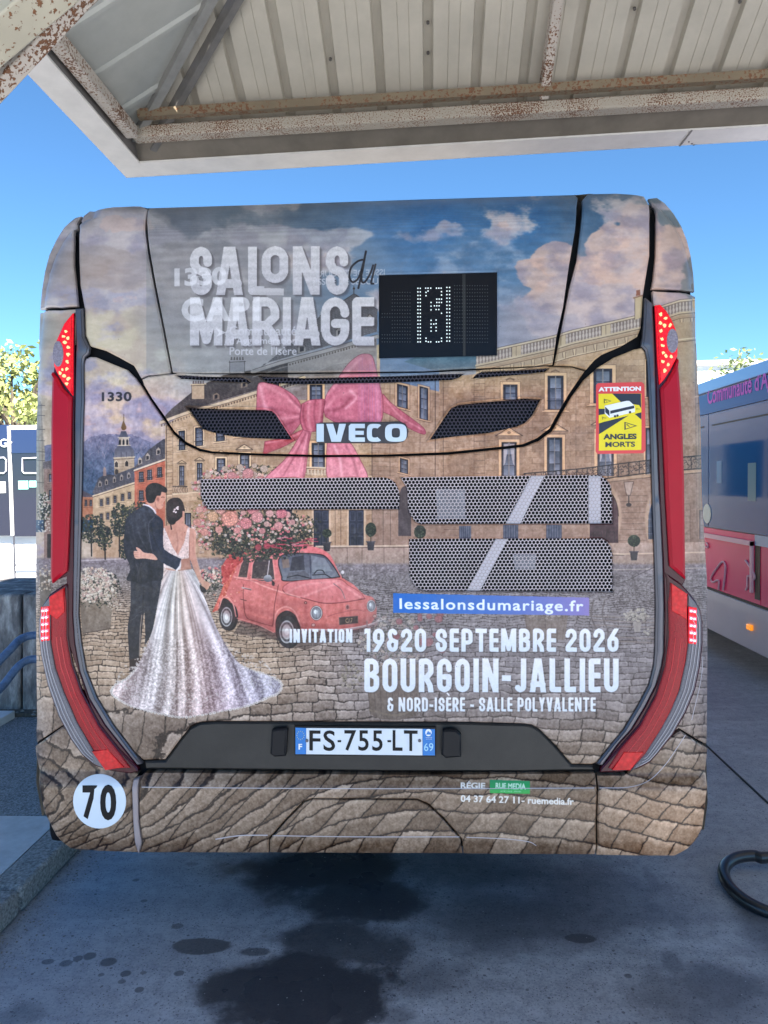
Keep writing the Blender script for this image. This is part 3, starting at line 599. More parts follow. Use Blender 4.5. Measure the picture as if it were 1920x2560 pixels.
    ro = cell[(row.astype(int)) % 400, 7]; cu_ = (wu - 960) / (12500.0 / (row + .5) * .085 + 9) + ro * 5; colm = np.floor(cu_); fc = cu_ - colm
    cv = cell[row.astype(int) % 400, (colm.astype(int) + 450) % 900]
    rh = (wv - vh) ** 2 / 12500.0; cwid = 12500.0 / (row + .5) * .085 + 9
    e = np.minimum(np.minimum(fr, 1 - fr) * rh, np.minimum(fc, 1 - fc) * cwid)   # distance to joint, in photo px
    e = e + (FINE - .5) * 1.8 + (cell[(row.astype(int) * 7 + 3) % 400, (colm.astype(int) + 450) % 900] - .5) * .8
    jw = .7 + sm(Vg, 1450, 2100) * 1.1
    joint = 1 - sm(e, jw * .4, jw * 1.5)
    A_ = np.zeros((CHt, CWd, 3), np.float32)
    warm = sm(Vg, 1400, 1560) * (1 - sm(Vg, 1680, 1900)) * (1 - sm(Ug, 620, 1000))
    base = c3((142,132,134)) * (1 - warm[..., None]) + c3((172,146,124)) * warm[..., None]
    dk = (sm(Vg, 1640, 1960))[..., None]; base = base * (1 - dk) + c3((122,102,86)) * dk
    rt = (sm(Ug, 1350, 1700) * sm(Vg, 1880, 2060))[..., None]; base = base * (1 - rt) + c3((158,124,98)) * rt
    sh = (cv - .5) * .15 * sm(Vg, 1400, 1650) + (MID - .5) * .10 + (FINE - .5) * .16
    dome = sm(e, 0, 8) * .05 * sm(Vg, 1600, 1900); lite = sm(fr, .62, .9) * .10 * sm(Vg, 1450, 1750) - sm(1 - fr, .7, 1.0) * .05 * sm(Vg, 1450, 1750)
    A_ = base + (sh + dome + lite)[..., None] * np.array([1, .97, .93], np.float32)
    vis = (.25 + .75 * sm(Vg, 1400, 1520)); A_ = A_ * (1 - (joint * vis * .74)[..., None]) + c3((40,30,28)) * (joint * vis * .74)[..., None]
    m = sm(Vg + (Ug > 800) * (-14) + (FINE - .5) * 4, 1390, 1400)[..., None]; ART[:] = ART * (1 - m) + A_ * m
    line([(200,1402),(330,1396),(420,1400)], 4, (186,178,176), .6); line([(1180,1430),(1560,1424),(1760,1420)], 3, (180,168,156), .6)
    # trees left
    def blob_tree(x, y, rx, ry, trunk, n, cols):
        if trunk: line([(x, y), (x + 1, trunk)], 3.4, (46,38,36)); line([(x, y), (x - rx * .4, y - ry * .5)], 2, (46,38,36))
        for k in range(n):
            a = rng.uniform(0, 6.3); q = rng.random() ** .55; u = x + rx * q * math.cos(a); v = y + ry * q * math.sin(a); s = rng.uniform(1.6, 3.6)
            c = cols[rng.integers(len(cols))]; j = rng.integers(-10, 10); ell(u, v, s, s * .75, (c[0] + j, c[1] + j, c[2] + j), .85, rot=rng.uniform(0, 3), soft=.3)
    TC = [(34,44,42),(46,58,50),(60,72,52),(28,34,38),(82,86,58),(40,52,56)]
    blob_tree(228,1322,36,36,1390,420,TC); blob_tree(262,1345,20,30,1398,200,TC); blob_tree(298,1300,22,42,1392,330,TC); blob_tree(312,1372,14,26,None,160,TC); blob_tree(345,1286,34,32,1380,360,TC + [(120,116,70)]); blob_tree(110,1268,16,38,1330,160,TC)
    for k in range(90): ell(rng.uniform(96, 124), rng.uniform(1235, 1330), 2, 2, (196,190,170), .8)
    # flowers and foliage
    def leaves(inside, n, bb, cols, smin=2, smax=5):
        for k in range(n):
            u, v = rng.uniform(bb[0], bb[2]), rng.uniform(bb[1], bb[3])
            if inside(u, v): c = cols[rng.integers(len(cols))]; s = rng.uniform(smin, smax); ell(u, v, s, s * .5, c, .9, rot=rng.uniform(0, 3.1), soft=.3)
    def rose(x, y, r, c, petals=True):
        d = tuple(int(k * .62) for k in c); l = tuple(min(255, int(k * 1.12) + 6) for k in c); ell(x, y, r * 1.08, r, d, .9, soft=.2); ell(x, y, r * .92, r * .86, c, soft=.25)
        if r > 4:
            for q, n in ((.75, 8), (.48, 6), (.22, 4)):
                for k in range(n):
                    a = k * 6.28 / n + q * 9 + rng.uniform(-.2, .2); ell(x + r * q * math.cos(a), y + r * q * .9 * math.sin(a), r * .30, r * .22, l if (k + int(q * 10)) % 2 else c, .85, col2=d, rot=a + 1.57, soft=.4)
            ell(x, y, r * .16, r * .14, tuple(int(k * .75) for k in c))
    def blooms(inside, n, bb, cols, smin, smax, petal=False):
        for k in range(n):
            u, v = rng.uniform(bb[0], bb[2]), rng.uniform(bb[1], bb[3])
            if inside(u, v):
                c = cols[rng.integers(len(cols))]; s = rng.uniform(smin, smax); ell(u + .4, v + .6, s * 1.1, s, tuple(int(k * .5) for k in c), .7, soft=.3); ell(u, v, s, s * .88, c, .95, soft=.3)
                if s > 2: ell(u, v, s * .38, s * .34, tuple(int(k * .72) for k in c), .9, soft=.4)
    inell = lambda cx, cy, rx, ry: (lambda u, v: ((u - cx) / rx) ** 2 + ((v - cy) / ry) ** 2 < rng.uniform(.55, 1.15))
    DK = [(38,42,38),(52,58,44),(30,34,36),(74,78,54),(60,64,60),(92,92,66)]
    PALE = [(206,188,168),(196,174,150),(216,202,186),(176,150,128),(200,176,160)]
    PINK = [(226,150,138),(214,128,128),(232,176,156),(204,116,120),(226,192,174)]
    # planter far left
    poly([(100,1440),(128,1440),(128,1540),(100,1540)], (110,98,88)); blooms(inell(112,1445,24,34), 160, (84,1405,140,1490), PALE, 1.6, 3.4)
    poly([(200,1504),(282,1502),(276,1572),(206,1584)], (140,122,106), col2=(116,100,88), noise=.09); line([(206,1584),(276,1572)], 1.5, (62,50,44)); poly([(200,1504),(214,1506),(214,1582),(206,1584)], (118,102,90), .7)
    leaves(inell(240,1470,62,48), 1100, (176,1425,306,1530), DK, 1.5, 3.4); blooms(inell(236,1462,58,44), 900, (176,1420,302,1514), [(214,196,176),(208,180,160),(224,208,190),(196,160,148)], 1.6, 4.2); blooms(inell(285,1500,18,26), 90, (260,1470,306,1530), PALE, 1.2, 2.6)
    # bench and vase at right
    BI = (84,74,74)
    line(curve([(1532,1462),(1570,1450),(1610,1430),(1650,1412)]), 2, BI, .8); line([(1532,1532),(1662,1538)], 2, BI, .7)
    for (x, y, r_) in ((1560,1494,18),(1586,1476,14),(1612,1486,24),(1640,1470,24),(1636,1500,18),(1550,1515,12),(1590,1512,14),(1705,1500,12),(1725,1490,10),(1735,1512,13)):
        line([(x + r_ * (1 - t / 9) * math.cos(t * .9), y + r_ * (1 - t / 9) * math.sin(t * .9)) for t in range(9)], 1.7, BI, .8); line(arc(x, y, r_, r_, 20, 300), 1.5, BI, .7)
    for v in (1540, 1550, 1562, 1590, 1600): line([(1480, v), (1660, v + 8)], 3, (150,130,118), .7); line([(1480, v + 3), (1660, v + 11)], 1, BI, .6)
    for x in (1484, 1512): line(curve([(x, 1500), (x - 6, 1540), (x + 8, 1580), (x + 2, 1620)]), 4, (96,84,82), .8)
    poly([(1582,1555),(1604,1555),(1600,1580),(1586,1580)], (170,158,148)); blooms(inell(1592,1538,30,18), 130, (1560,1515,1625,1560), [(196,184,168),(182,166,150),(206,192,172)], 2, 5); blooms(inell(1618,1578,10,8), 14, (1605,1568,1630,1590), [(196,184,168)], 2, 5)
    # wooden tub with flowers, behind the lettering
    poly([(912,1660),(1058,1660),(1040,1790),(1000,1800),(950,1798),(925,1785)], (128,108,94), col2=(100,86,76), noise=.07)
    for k in range(9): line([(914 + k * 17, 1660), (927 + k * 13.5, 1795)], 1.2, (66,54,50), .6)
    line(curve([(918,1690),(985,1700),(1054,1690)]), 4, (86,78,78), .7); line(curve([(924,1775),(985,1788),(1040,1775)]), 5, (120,104,88), .8)
    leaves(inell(985,1600,86,72), 1200, (890,1520,1080,1680), [(92,92,80),(110,108,92),(76,76,70)], 2, 4); blooms(inell(985,1600,88,74), 420, (890,1515,1080,1680), [(190,170,156),(176,150,142),(200,184,170)], 2, 5.5); 
    for k in range(14): rose(rng.uniform(960, 1110), rng.uniform(1530, 1640), rng.uniform(6, 11), (186,110,116))
    blooms(inell(880,1690,30,40), 120, (850,1640,912,1740), [(172,156,140),(150,136,120)], 2, 4)
    poly([(1310,1535),(1420,1535),(1412,1600),(1320,1600)], (134,114,100), .8, noise=.05)
    for k in range(7): line([(1312 + k * 17, 1537), (1322 + k * 14, 1600)], 1.1, (80,66,60), .6)
    leaves(inell(1365,1530,62,20), 260, (1300,1505,1430,1556), [(104,100,86),(88,86,76)], 2, 4); blooms(inell(1365,1528,60,20), 120, (1300,1505,1430,1556), [(184,166,150),(170,148,138)], 2, 5)
    # ---- the small pink car
    c = Z(480, 1180, 3.19)
    PK, PKL, PKD = (206,118,110), (226,148,138), (158,80,80)
    poly(c(330,1290, 640,1330, 900,1420, 1250,1300, 1450,1240, 1300,1180, 400,1180), (70,56,54), .55)
    poly(c(160,1120, 220,900, 1480,1000, 1480,1300, 600,1330, 200,1180), (120,60,62), .0)
    # wheels
    def wheel(cx, cy, rx, ry):
        (cx, cy), = c(cx, cy); rx /= 3.19; ry /= 3.19
        ell(cx + 4, cy, rx, ry, (40,34,36), soft=.05); ell(cx - 1, cy, rx * .93, ry * .96, (58,52,54), soft=.05); ell(cx - 3, cy, rx * .66, ry * .70, (168,162,162), soft=.06); ell(cx - 3, cy, rx * .56, ry * .60, (96,90,92), soft=.06); ell(cx - 3, cy, rx * .42, ry * .46, (178,170,168), soft=.08); ell(cx - 3, cy, rx * .2, ry * .22, (214,208,204), soft=.1)
        for k in range(10): a = k * .628; ell(cx - 3 + rx * .5 * math.cos(a), cy + ry * .54 * math.sin(a), 1.1, 1.4, (40,36,38))
    body = curve(c(232,1010, 250,960, 300,830, 345,700, 400,640, 470,610, 640,592, 850,590, 990,600, 1075,640, 1120,690, 1190,830, 1290,900, 1370,975, 1440,1000, 1468,1060, 1470,1140, 1440,1190, 1400,1230, 1250,1262, 1000,1262, 860,1262, 700,1290, 560,1235, 380,1180, 330,1160, 240,1090), 6)
    poly(body, (216,120,118), col2=(196,108,100), noise=.05)
    poly(c(160,1120, 230,960, 300,760, 345,680, 400,650, 330,820, 260,1000, 215,1100), (200,98,84), noise=.2); poly(c(232,760, 300,650, 460,600, 420,700, 340,760, 290,860, 240,900), (186,78,74), noise=.2)
    for k in range(70): (u, v), = c(rng.uniform(170, 420), rng.uniform(640, 1120)); ell(u, v, rng.uniform(1, 3.4), rng.uniform(1, 2.6), [(232,180,150),(240,200,170),(160,70,60),(210,120,70)][k % 4], .7, soft=.4)
    poly(cloop(c(225,1130, 215,1060, 245,1010, 290,1020, 330,1080, 345,1150)), (62,44,44)); wheel(285, 1155, 72, 115)
    poly(cloop(c(665,1220, 690,1140, 760,1105, 830,1150, 860,1260, 690,1330)), (58,42,42)); wheel(765, 1275, 92, 135)
    line(curve(c(215,1085, 245,1005, 290,1005, 330,1060, 350,1150)), 3.2, PKL, .9); line(curve(c(655,1230, 675,1120, 745,1075, 815,1110, 870,1230)), 4, PKL, .9)
    poly(c(470,850, 480,740, 500,690, 560,672, 640,690, 660,860, 560,870), (64,52,54), col2=(96,82,80)); poly(c(365,838, 390,740, 420,685, 465,680, 440,845), (70,56,56), col2=(104,86,80))
    for k in range(50): (u, v), = c(rng.uniform(380, 650), rng.uniform(690, 850)); ell(u, v, rng.uniform(1, 4), rng.uniform(1, 3), [(120,106,92),(52,44,50),(150,136,124)][k % 3], .5, soft=.5)
    line(c(365,838, 390,740, 420,685, 465,680, 440,845), 2, PKL, .9, closed=True); line(c(472,852, 482,740, 502,690, 560,670, 645,690, 662,862), 2.4, PKL, .9, closed=True); line(c(618,700, 598,850), 2, (206,190,188))
    poly(curve(c(690,700, 720,665, 800,650, 1000,655, 1080,690, 1170,820, 1150,840, 960,858, 740,868, 715,830, 690,740)), (86,88,98), col2=(128,128,136)); 
    poly(c(800,680, 890,665, 900,780, 780,790), (58,56,64), .8); poly(c(950,665, 1060,690, 1120,790, 960,800), (150,156,158), .55); poly(c(715,700, 770,690, 780,760, 725,770), (150,120,96), .6); poly(c(770,800, 900,790, 960,850, 750,862), (96,92,98), .7)
    line(curve(c(690,700, 720,665, 800,650, 1000,655, 1080,690, 1170,820, 1150,840, 960,858, 740,868, 715,830, 690,740)), 2.6, (46,40,46), closed=True); line(c(760,840, 840,822, 950,850), 2, (40,36,42)); line(c(960,822, 1060,815, 1120,850), 2, (40,36,42)); line(curve(c(975,810, 1000,785, 1040,785, 1055,805)), 2, (36,32,38))
    line(c(940,670, 950,860), 2, (60,60,80), .8)
    poly(curve(c(722,940, 740,905, 830,870, 1150,852, 1250,905, 1340,960, 1380,1010, 1200,1040, 1050,1046, 900,1010, 760,975)), (214,124,124), col2=(200,112,110)); line(curve(c(722,940, 740,905, 830,870, 1150,852, 1250,905, 1340,960, 1380,1010)), 1.8, PKD, .9); line(curve(c(1380,1010, 1200,1040, 1050,1046, 900,1010, 760,975, 722,940)), 2, (110,52,54), .9)
    for pts in ((760,960, 900,900, 1150,870), (900,990, 1050,930, 1180,880), (1150,880, 1260,940, 1340,1000)): line(curve(c(*pts)), 5, (236,168,164), .4, soft=3)
    line(curve(c(1130,890, 1190,940, 1220,1010)), 2.4, (170,150,150)); line(curve(c(1130,890, 1190,940, 1220,1010)), 1, (110,60,60))
    line(curve(c(340,838, 470,865, 560,905, 690,950, 860,1000)), 3.4, (238,176,164), .6, soft=1.5); line(curve(c(345,852, 560,880, 690,915)), 1.5, PKD, .7); line(curve(c(410,900, 410,1010, 430,1150, 500,1190, 640,1230)), 1.8, (116,56,54), .9); line(curve(c(690,900, 660,1050, 650,1180, 640,1228)), 1.8, (116,56,54), .9); line(curve(c(360,1165, 520,1215, 650,1280)), 2.2, PKL, .9)
    line(c(400,922, 470,938), 3.4, (186,160,156)); line(c(420,930, 470,940), 1.5, (70,44,44)); line(c(388,1014, 432,1026), 2, (90,50,48))
    poly(cloop(c(570,850, 585,826, 620,822, 640,850, 632,872, 590,875)), (182,178,180), col2=(96,92,98)); line(c(640,868, 650,900), 3, (70,60,62)); ell(*c(648,890)[0], 4, 6, (66,54,56)); ell(*c(1202,800)[0], 4, 5, (196,186,186)); line(c(1195,815, 1200,845), 2, (70,60,62))
    for (x, y, rx, ry) in ((992,1125,48,58),(1430,1068,36,48)):
        (u, v), = c(x, y); rx /= 3.19; ry /= 3.19; ell(u, v, rx * 1.08, ry * 1.06, (96,66,66)); ell(u, v, rx, ry, (196,188,186)); ell(u, v, rx * .86, ry * .88, (90,86,92)); ell(u, v, rx * .78, ry * .8, (176,176,180), col2=(120,118,124)); ell(u - 2, v - 3, rx * .3, ry * .3, (222,222,222)); line([(u, v - ry * .7), (u, v + ry * .7)], 1, (90,86,90), .6)
    ell(*c(1240,1078)[0], 5, 7, (170,120,116)); ell(*c(1240,1078)[0], 3, 4.5, (120,70,70)); ell(*c(906,1043)[0], 4.2, 4, (110,54,52)); ell(*c(906,1043)[0], 2.2, 2, (196,150,140))
    for x, y in ((968,1220),(1457,1150)): ell(*c(x, y)[0], 6, 5, (150,92,88)); ell(*c(x, y)[0], 4, 3.4, (206,160,150))
    line(curve(c(1080,1155, 1150,1130, 1300,1100, 1370,1110)), 2, (160,84,84), .7)
    poly(c(1172,1160, 1322,1148, 1324,1205, 1176,1220), (74,58,56)); line(c(1172,1160, 1322,1148, 1324,1205, 1176,1220), 1.2, (120,96,92), closed=True); draw_mask(font_mask('C/.7', .0, 40), c(1222,1168, 1280,1163, 1282,1197, 1224,1203), (196,160,120))
    line(curve(c(940,1258, 1150,1262, 1330,1240, 1440,1212, 1485,1190)), 5, (172,156,154)); line(curve(c(940,1252, 1150,1256, 1330,1234, 1440,1206, 1485,1184)), 1.5, (230,216,212)); line(curve(c(1395,1190, 1400,1230, 1420,1240)), 4, (160,130,128))
    for a_, pts in ((.30, (240,1090, 330,1130, 560,1200, 860,1230, 1250,1235, 1440,1180, 1400,1240, 1000,1270, 700,1295, 560,1240, 330,1165)), (.22, (410,1080, 640,1140, 640,1230, 500,1190, 430,1150)), (.25, (690,1010, 760,1060, 900,1060, 900,1240, 850,1200, 800,1100))):
        line(curve(c(*pts)), 14, (110,48,52), a_, soft=12)
    # flowers on the roof of the car: big bouquet
    leaves(inell(615,1205,118,46), 1500, (490,1160,740,1270), [(58,62,48),(88,86,60),(120,112,78),(44,46,40)], 2, 4.5); leaves(inell(640,1330,135,72), 2600, (500,1262,790,1400), DK, 2, 5)
    leaves(inell(640,1345,138,58), 3400, (484,1288,790,1406), DK, 2, 5); leaves(inell(700,1320,110,40), 900, (590,1270,810,1370), DK, 2, 5); leaves(inell(520,1300,45,70), 700, (470,1225,570,1390), [(120,104,64),(150,130,90),(80,76,50)], 1.5, 4)
    blooms(inell(600,1215,122,50), 1100, (480,1155,740,1290), PALE + PINK, 1.6, 5); blooms(inell(505,1320,30,62), 280, (478,1240,545,1390), PINK + PALE, 2, 5); blooms(inell(640,1310,138,50), 460, (500,1270,780,1380), PINK + PALE, 2, 5)
    for k in range(160): u = rng.uniform(520, 760); v = rng.uniform(1300, 1395); ell(u, v, rng.uniform(2, 4), rng.uniform(1.6, 3), (96,104,88) if k % 2 else (120,124,110), .55, rot=rng.uniform(0, 3), soft=.3)
    for (x, y, r_, cc) in ((230,300,40,(230,170,150)),(480,300,44,(228,150,146)),(690,430,38,(224,160,152)),(760,340,30,(230,176,164)),(302,372,72,(236,164,140)),(165,355,48,(226,182,140)),(430,410,52,(226,146,142)),(520,360,50,(224,158,150)),(714,330,46,(220,134,138)),(620,330,34,(226,176,164)),(360,465,30,(222,150,140)),(560,470,28,(214,150,144)),(800,400,26,(220,170,160)),(40,400,34,(222,160,140)),(60,300,30,(224,170,150)),(215,460,32,(226,166,146)),(100,480,34,(220,156,136)),(410,325,24,(218,170,156)),(596,415,26,(214,176,160)),(80,350,22,(216,160,130))):
        rose(*c(x, y)[0], r_ / 3.19, cc)
    for (x, y, r_) in ((620,1184,15),(580,1190,12),(690,1192,12),(650,1200,11),(545,1200,11),(520,1188,9),(600,1168,9),(660,1172,10),(562,1172,8),(708,1180,8),(636,1164,7)): rose(x, y, r_, (214,150,144) if r_ > 10 else (206,184,160))
    for (x, y) in ((528,600),(596,590)): rose(*c(x, y)[0], 9, (186,90,96))
    for k in range(26): (u, v), = c(rng.uniform(560, 960), rng.uniform(520, 610)); line([(u, v), (u + rng.uniform(8, 26), v + rng.uniform(-5, 5))], rng.uniform(1.5, 4), [(206,90,104),(186,66,84),(224,140,150),(150,56,70)][k % 4], .8)
    leaves(inell(525,1452,30,32), 420, (496,1416,562,1490), DK, 1.6, 3.6); blooms(inell(522,1440,30,26), 170, (494,1412,560,1475), PINK + PALE, 1.6, 4.4)
    # ---- the couple
    m_ = Z(160, 1140, 4.1475); n_ = Z(260, 1160, 3.252)
    SK, SKD = (196,146,122), (150,104,88)
    SU, SUD, SUL = (44,50,62), (28,31,42), (84,88,98)
    # trousers, shoes
    poly(n_(215,930, 218,1020, 214,1190, 192,1320, 200,1500, 206,1600, 288,1580, 300,1440, 318,1240, 330,1200, 336,1390, 330,1480, 390,1380, 480,900), (54,56,66), col2=(48,48,56), noise=.06)
    poly(n_(206,1590, 290,1570, 300,1640, 240,1700, 206,1690), (60,44,42))
    line(curve(n_(320,1000, 318,1150, 310,1300, 296,1450)), 2, SUD, .8); line(n_(308,1230, 296,1330, 288,1560), 3, (150,130,118), .9)
    for k in range(16): (u, v), = n_(rng.uniform(205, 380), rng.uniform(980, 1380)); line([(u, v), (u + rng.uniform(3, 9), v - rng.uniform(0, 4))], 1.1, (120,112,110) if k % 2 else (26,26,34), .6)
    # dress skirt
    sk = [(490,830),(560,850),(640,860),(715,850),(770,950),(800,1040),(870,1220),(930,1360),(1010,1500),(1100,1620),(1220,1680),(1340,1720),(1440,1780),(1420,1860),(1330,1900),(1240,1940),(1120,1980),(960,2010),(800,2040),(640,2060),(500,2040),(360,2010),(220,1970),(130,1920),(60,1860),(100,1790),(190,1740),(260,1660),(330,1520),(400,1330),(430,1180),(460,1000)]
    sk = [n_(*p)[0] for p in sk]; hem = cloop(sk, 5)
    poly(hem, (190,180,168), col2=(196,180,176), noise=.05)
    x, y, x0, y0, x1, y1 = bbox(hem); nn = len(x); DM = xorfill([(x[i] - x0, y[i] - y0, x[(i + 1) % nn] - x0, y[(i + 1) % nn] - y0) for i in range(nn)], x1 - x0, y1 - y0)
    Us, Vs = Ug[y0:y1, x0:x1], Vg[y0:y1, x0:x1]; wx, wy = n_(600, 760)[0]
    ang = np.arctan2((Us - wx) * (1 + (Vs - wy) / 900), (Vs - wy)); dist = np.hypot(Us - wx, Vs - wy)
    fold = .5 + .5 * np.sin(ang * 34 + np.sin(dist / 60) * 1.2 + np.sin(ang * 9) * 2); fold2 = .5 + .5 * np.sin(ang * 83 + np.sin(ang * 21) * 3)
    br = (fold - .5) * .26 * sm(dist, 10, 120) + (fold2 - .5) * .12
    tint = np.stack([br * 1.0 + .03 * np.sin(ang * 6), br * 1.0, br * .98 - .02 * np.sin(ang * 6 + 1)], -1)
    S_ = ART[y0:y1, x0:x1]; lace = sm(FINE[y0:y1, x0:x1] * .6 + fbm(x1 - x0, y1 - y0, 3.2, 71, 2) * .4, .42, .62)
    hemz = sm(dist / (220 + 60 * np.abs(ang)), .75, 1.05)
    wdd = ((Us - 430) / 250)[..., None]; newc = S_ + tint * .9 - ((1 - lace) * (.015 + .10 * hemz))[..., None] + (lace * .03 * hemz)[..., None] + np.array([.03, .012, -.03], np.float32) * (-wdd) * .9 + np.array([.01, -.012, .0], np.float32)
    S_[:] = np.where(DM[..., None], newc, S_)
    for i in range(0, nn, 1):
        (u, v) = hem[i]
        if v > 1660: ell(u, v, rng.uniform(3, 5.5), rng.uniform(2.4, 4), (206,196,190), .9, soft=.2); ell(u, v, 2.2, 1.8, (140,122,114), .6, soft=.4)
    for k in range(420):
        i = rng.integers(nn); u, v = hem[i]
        if v > 1640:
            q = rng.uniform(.03, .16); u += (wx - u) * q; v += (wy - v) * q; ell(u, v, 2.6, 2.0, (214,206,200), .6, soft=.3); ell(u, v, 1.2, .9, (134,118,112), .6)
    # woman: back, arms, bodice
    poly(curve(n_(486,505, 560,490, 620,470, 690,512, 740,540, 748,620, 742,720, 760,800, 800,930, 850,985, 852,1010, 830,1020, 780,960, 740,880, 700,780, 690,850, 600,866, 490,836, 480,640)), SK, col2=(188,140,120), noise=.03)
    poly(n_(560,470, 600,380, 640,400, 655,440, 650,480, 690,515, 520,515), SK); line(curve(n_(590,560, 600,640, 585,730)), 3, SKD, .5, soft=2); line(curve(n_(690,560, 695,700, 690,780)), 2, SKD, .7, soft=1.2); line(curve(n_(740,560, 744,720, 790,900)), 2, (222,176,150), .6, soft=1.5)
    poly(n_(484,520, 492,520, 560,680, 600,740, 690,770, 700,848, 600,866, 486,842, 480,640), (206,190,178), noise=.14); poly(n_(600,740, 650,640, 680,515, 698,515, 690,640, 690,775), (212,190,176), noise=.16)
    for k in range(220):
        (u, v), = n_(rng.uniform(486, 696), rng.uniform(530, 850))
        b = ART[int((v - CV0) * CS), int((u - CU0) * CS)]
        if b.mean() > .66: ell(u, v, 1.2, 1, (150,118,106) if k % 2 else (232,222,214), .7)
    line(n_(600,866, 715,852), 2, (150,120,104)); poly(n_(640,775, 690,770, 706,850, 620,866), (170,124,106))
    # woman's head
    poly(cloop(n_(505,350, 520,300, 560,276, 610,278, 640,310, 655,370, 640,420, 600,460, 560,480, 520,470, 512,440, 508,400)), (52,36,36), noise=.08); poly(cloop(n_(510,430, 560,420, 590,450, 570,490, 530,486)), (44,30,32)); line(curve(n_(540,480, 545,510, 548,530)), 3, (52,36,36))
    poly(n_(640,380, 655,385, 654,425, 636,430), SK)
    for k in range(9): line(curve(n_(520 + k * 10, 290 + abs(k - 5) * 6, 540 + k * 9, 360, 530 + k * 7, 430)), 1, (92,66,60), .5)
    for (a, b) in ((575,370),(590,358),(568,385),(600,350),(584,392),(600,366)): ell(*n_(a, b)[0], 3, 2.2, (226,214,206), rot=a); 
    # man: jacket
    jk = curve(m_(845,505, 780,540, 690,600, 645,660, 630,760, 618,930, 640,1040, 690,1160, 648,1280, 720,1300, 805,1330, 900,1300, 1010,1290, 1030,1200, 1035,1110, 1100,1140, 1165,1180, 1215,1130, 1225,1075, 1150,1040, 1040,970, 1028,800, 1030,690, 1000,640, 950,600, 920,560), 5)
    poly(jk, (62,66,76), col2=(40,42,52), noise=.07)
    poly(m_(940,620, 1005,650, 1030,700, 1028,960, 1100,1010, 1220,1070, 1205,1140, 1165,1178, 1060,1130, 930,1040, 900,900, 880,760), (36,44,64), col2=(46,54,70), noise=.05)
    line(curve(m_(940,630, 880,700, 885,830, 920,1000, 960,1060)), 2.2, (96,98,104), .7, soft=1.2); line(curve(m_(905,1075, 800,1066, 700,1090, 655,1150)), 1.2, SUD, .6)
    for pts in ((700,620,720,800,760,930),(740,640,780,820,820,900),(660,700,690,860,740,1000),(830,600,850,760,880,880),(760,700,800,860,860,960)): line(curve(m_(*pts)), 2, (100,102,104), .35, soft=2.5)
    for pts in ((730,1080,740,1200,730,1280),(780,1090,790,1200,800,1310),(900,700,930,850,1000,1000),(680,1120,690,1200,660,1270)): line(curve(m_(*pts)), 2, (22,24,32), .55, soft=1.5)
    for pts in ((750,1120,770,1200,760,1290),(800,1110,780,1200,790,1290)): line(curve(m_(*pts)), 2, (108,100,98), .5, soft=1.5)
    line(m_(1225,1075, 1205,1140, 1170,1184), 4.5, (212,204,200)); line(m_(1215,1072, 1195,1135), 1.2, (150,140,140))
    # her hand on his back
    poly(cloop(m_(725,985, 760,985, 748,960, 752,945, 790,965, 830,1000, 920,1015, 965,1060, 960,1078, 900,1072, 820,1062, 760,1068, 735,1055, 725,1030)), (206,160,136), noise=.03)
    for v in (1000, 1020, 1040): line(m_(726, v, 772, v + 4), 1, SKD, .7)
    poly(m_(1215,1070, 1300,1060, 1320,1165, 1215,1150), (174,128,108)); 
    poly(cloop(m_(1440,1300, 1500,1310, 1505,1350, 1470,1385, 1430,1360)), (190,142,120)); poly(cloop(m_(1410,1340, 1470,1380, 1460,1420, 1420,1400)), (54,46,48))
    # man's neck, face, hair
    poly(m_(850,480, 950,430, 960,580, 900,540), SK); poly(cloop(m_(930,420, 1010,370, 1050,390, 1052,450, 1028,490, 1035,510, 1010,548, 975,550, 945,520)), (198,146,120)); line(curve(m_(975,550, 950,520, 945,480)), 2, SKD, .7); line(m_(1015,510, 1035,508), 1.2, (150,84,76)); line(curve(m_(1010,430, 1025,425, 1040,430)), 1.2, (60,40,38), .8)
    ell(*m_(975,450)[0], 5, 8.5, (190,132,110)); ell(*m_(976,450)[0], 2.5, 5, SKD)
    poly(cloop(m_(848,400, 850,330, 900,285, 960,280, 1020,305, 1068,340, 1060,380, 1010,372, 1000,410, 965,412, 950,440, 930,480, 880,487, 855,450)), (36,30,34), noise=.05)
    for k in range(12): line(curve(m_(870 + k * 15, 300 + (k % 3) * 14, 890 + k * 12, 350, 870 + k * 12, 400)), 1.1, (74,64,62), .5)
    line(curve(m_(825,505, 880,520, 930,560, 950,590)), 4, (214,210,210)); line(curve(m_(828,512, 880,530, 925,565)), 1.2, (80,76,80))
    # ---- the bow
    b_ = Z(460, 840, 2.765)
    P1, P2, PD, PL = (206,122,130), (176,92,104), (140,66,78), (228,158,162)
    def cloth(pts, c1, c2, folds, ax='v'):
        P = curve(b_(*pts)); poly(P, c1, col2=c2, axis=ax, noise=.06)
        line(P, 1.6, PD, .8, closed=True)
        for f in folds: line(curve(b_(*f[1])), f[2], {'d': PD, 'l': PL, 'w': (240,196,196)}[f[0]], f[3], soft=f[2] * .6)
    # ribbon tails
    cloth((1375,400, 1440,470, 1560,560, 1659,640, 1659,680, 1560,640, 1450,560, 1360,520), (200,118,124), (178,96,106), [('l',(1390,440,1500,560,1650,650),4,.5)])
    cloth((560,730, 700,700, 840,640, 870,660, 700,760, 600,800, 548,822), (196,100,104), (170,80,84), [('l',(570,740,700,715,830,660),4,.5)])
    cloth((830,640, 880,650, 862,760, 850,860, 828,980, 760,976, 640,980, 560,985, 690,860, 760,760), (196,112,120), (214,138,146), [('d',(840,680,770,820,690,960),4,.45),('l',(855,680,820,820,790,970),4,.6),('d',(870,660,840,860,826,970),4,.5),('l',(800,740,700,880,620,975),4,.6)])
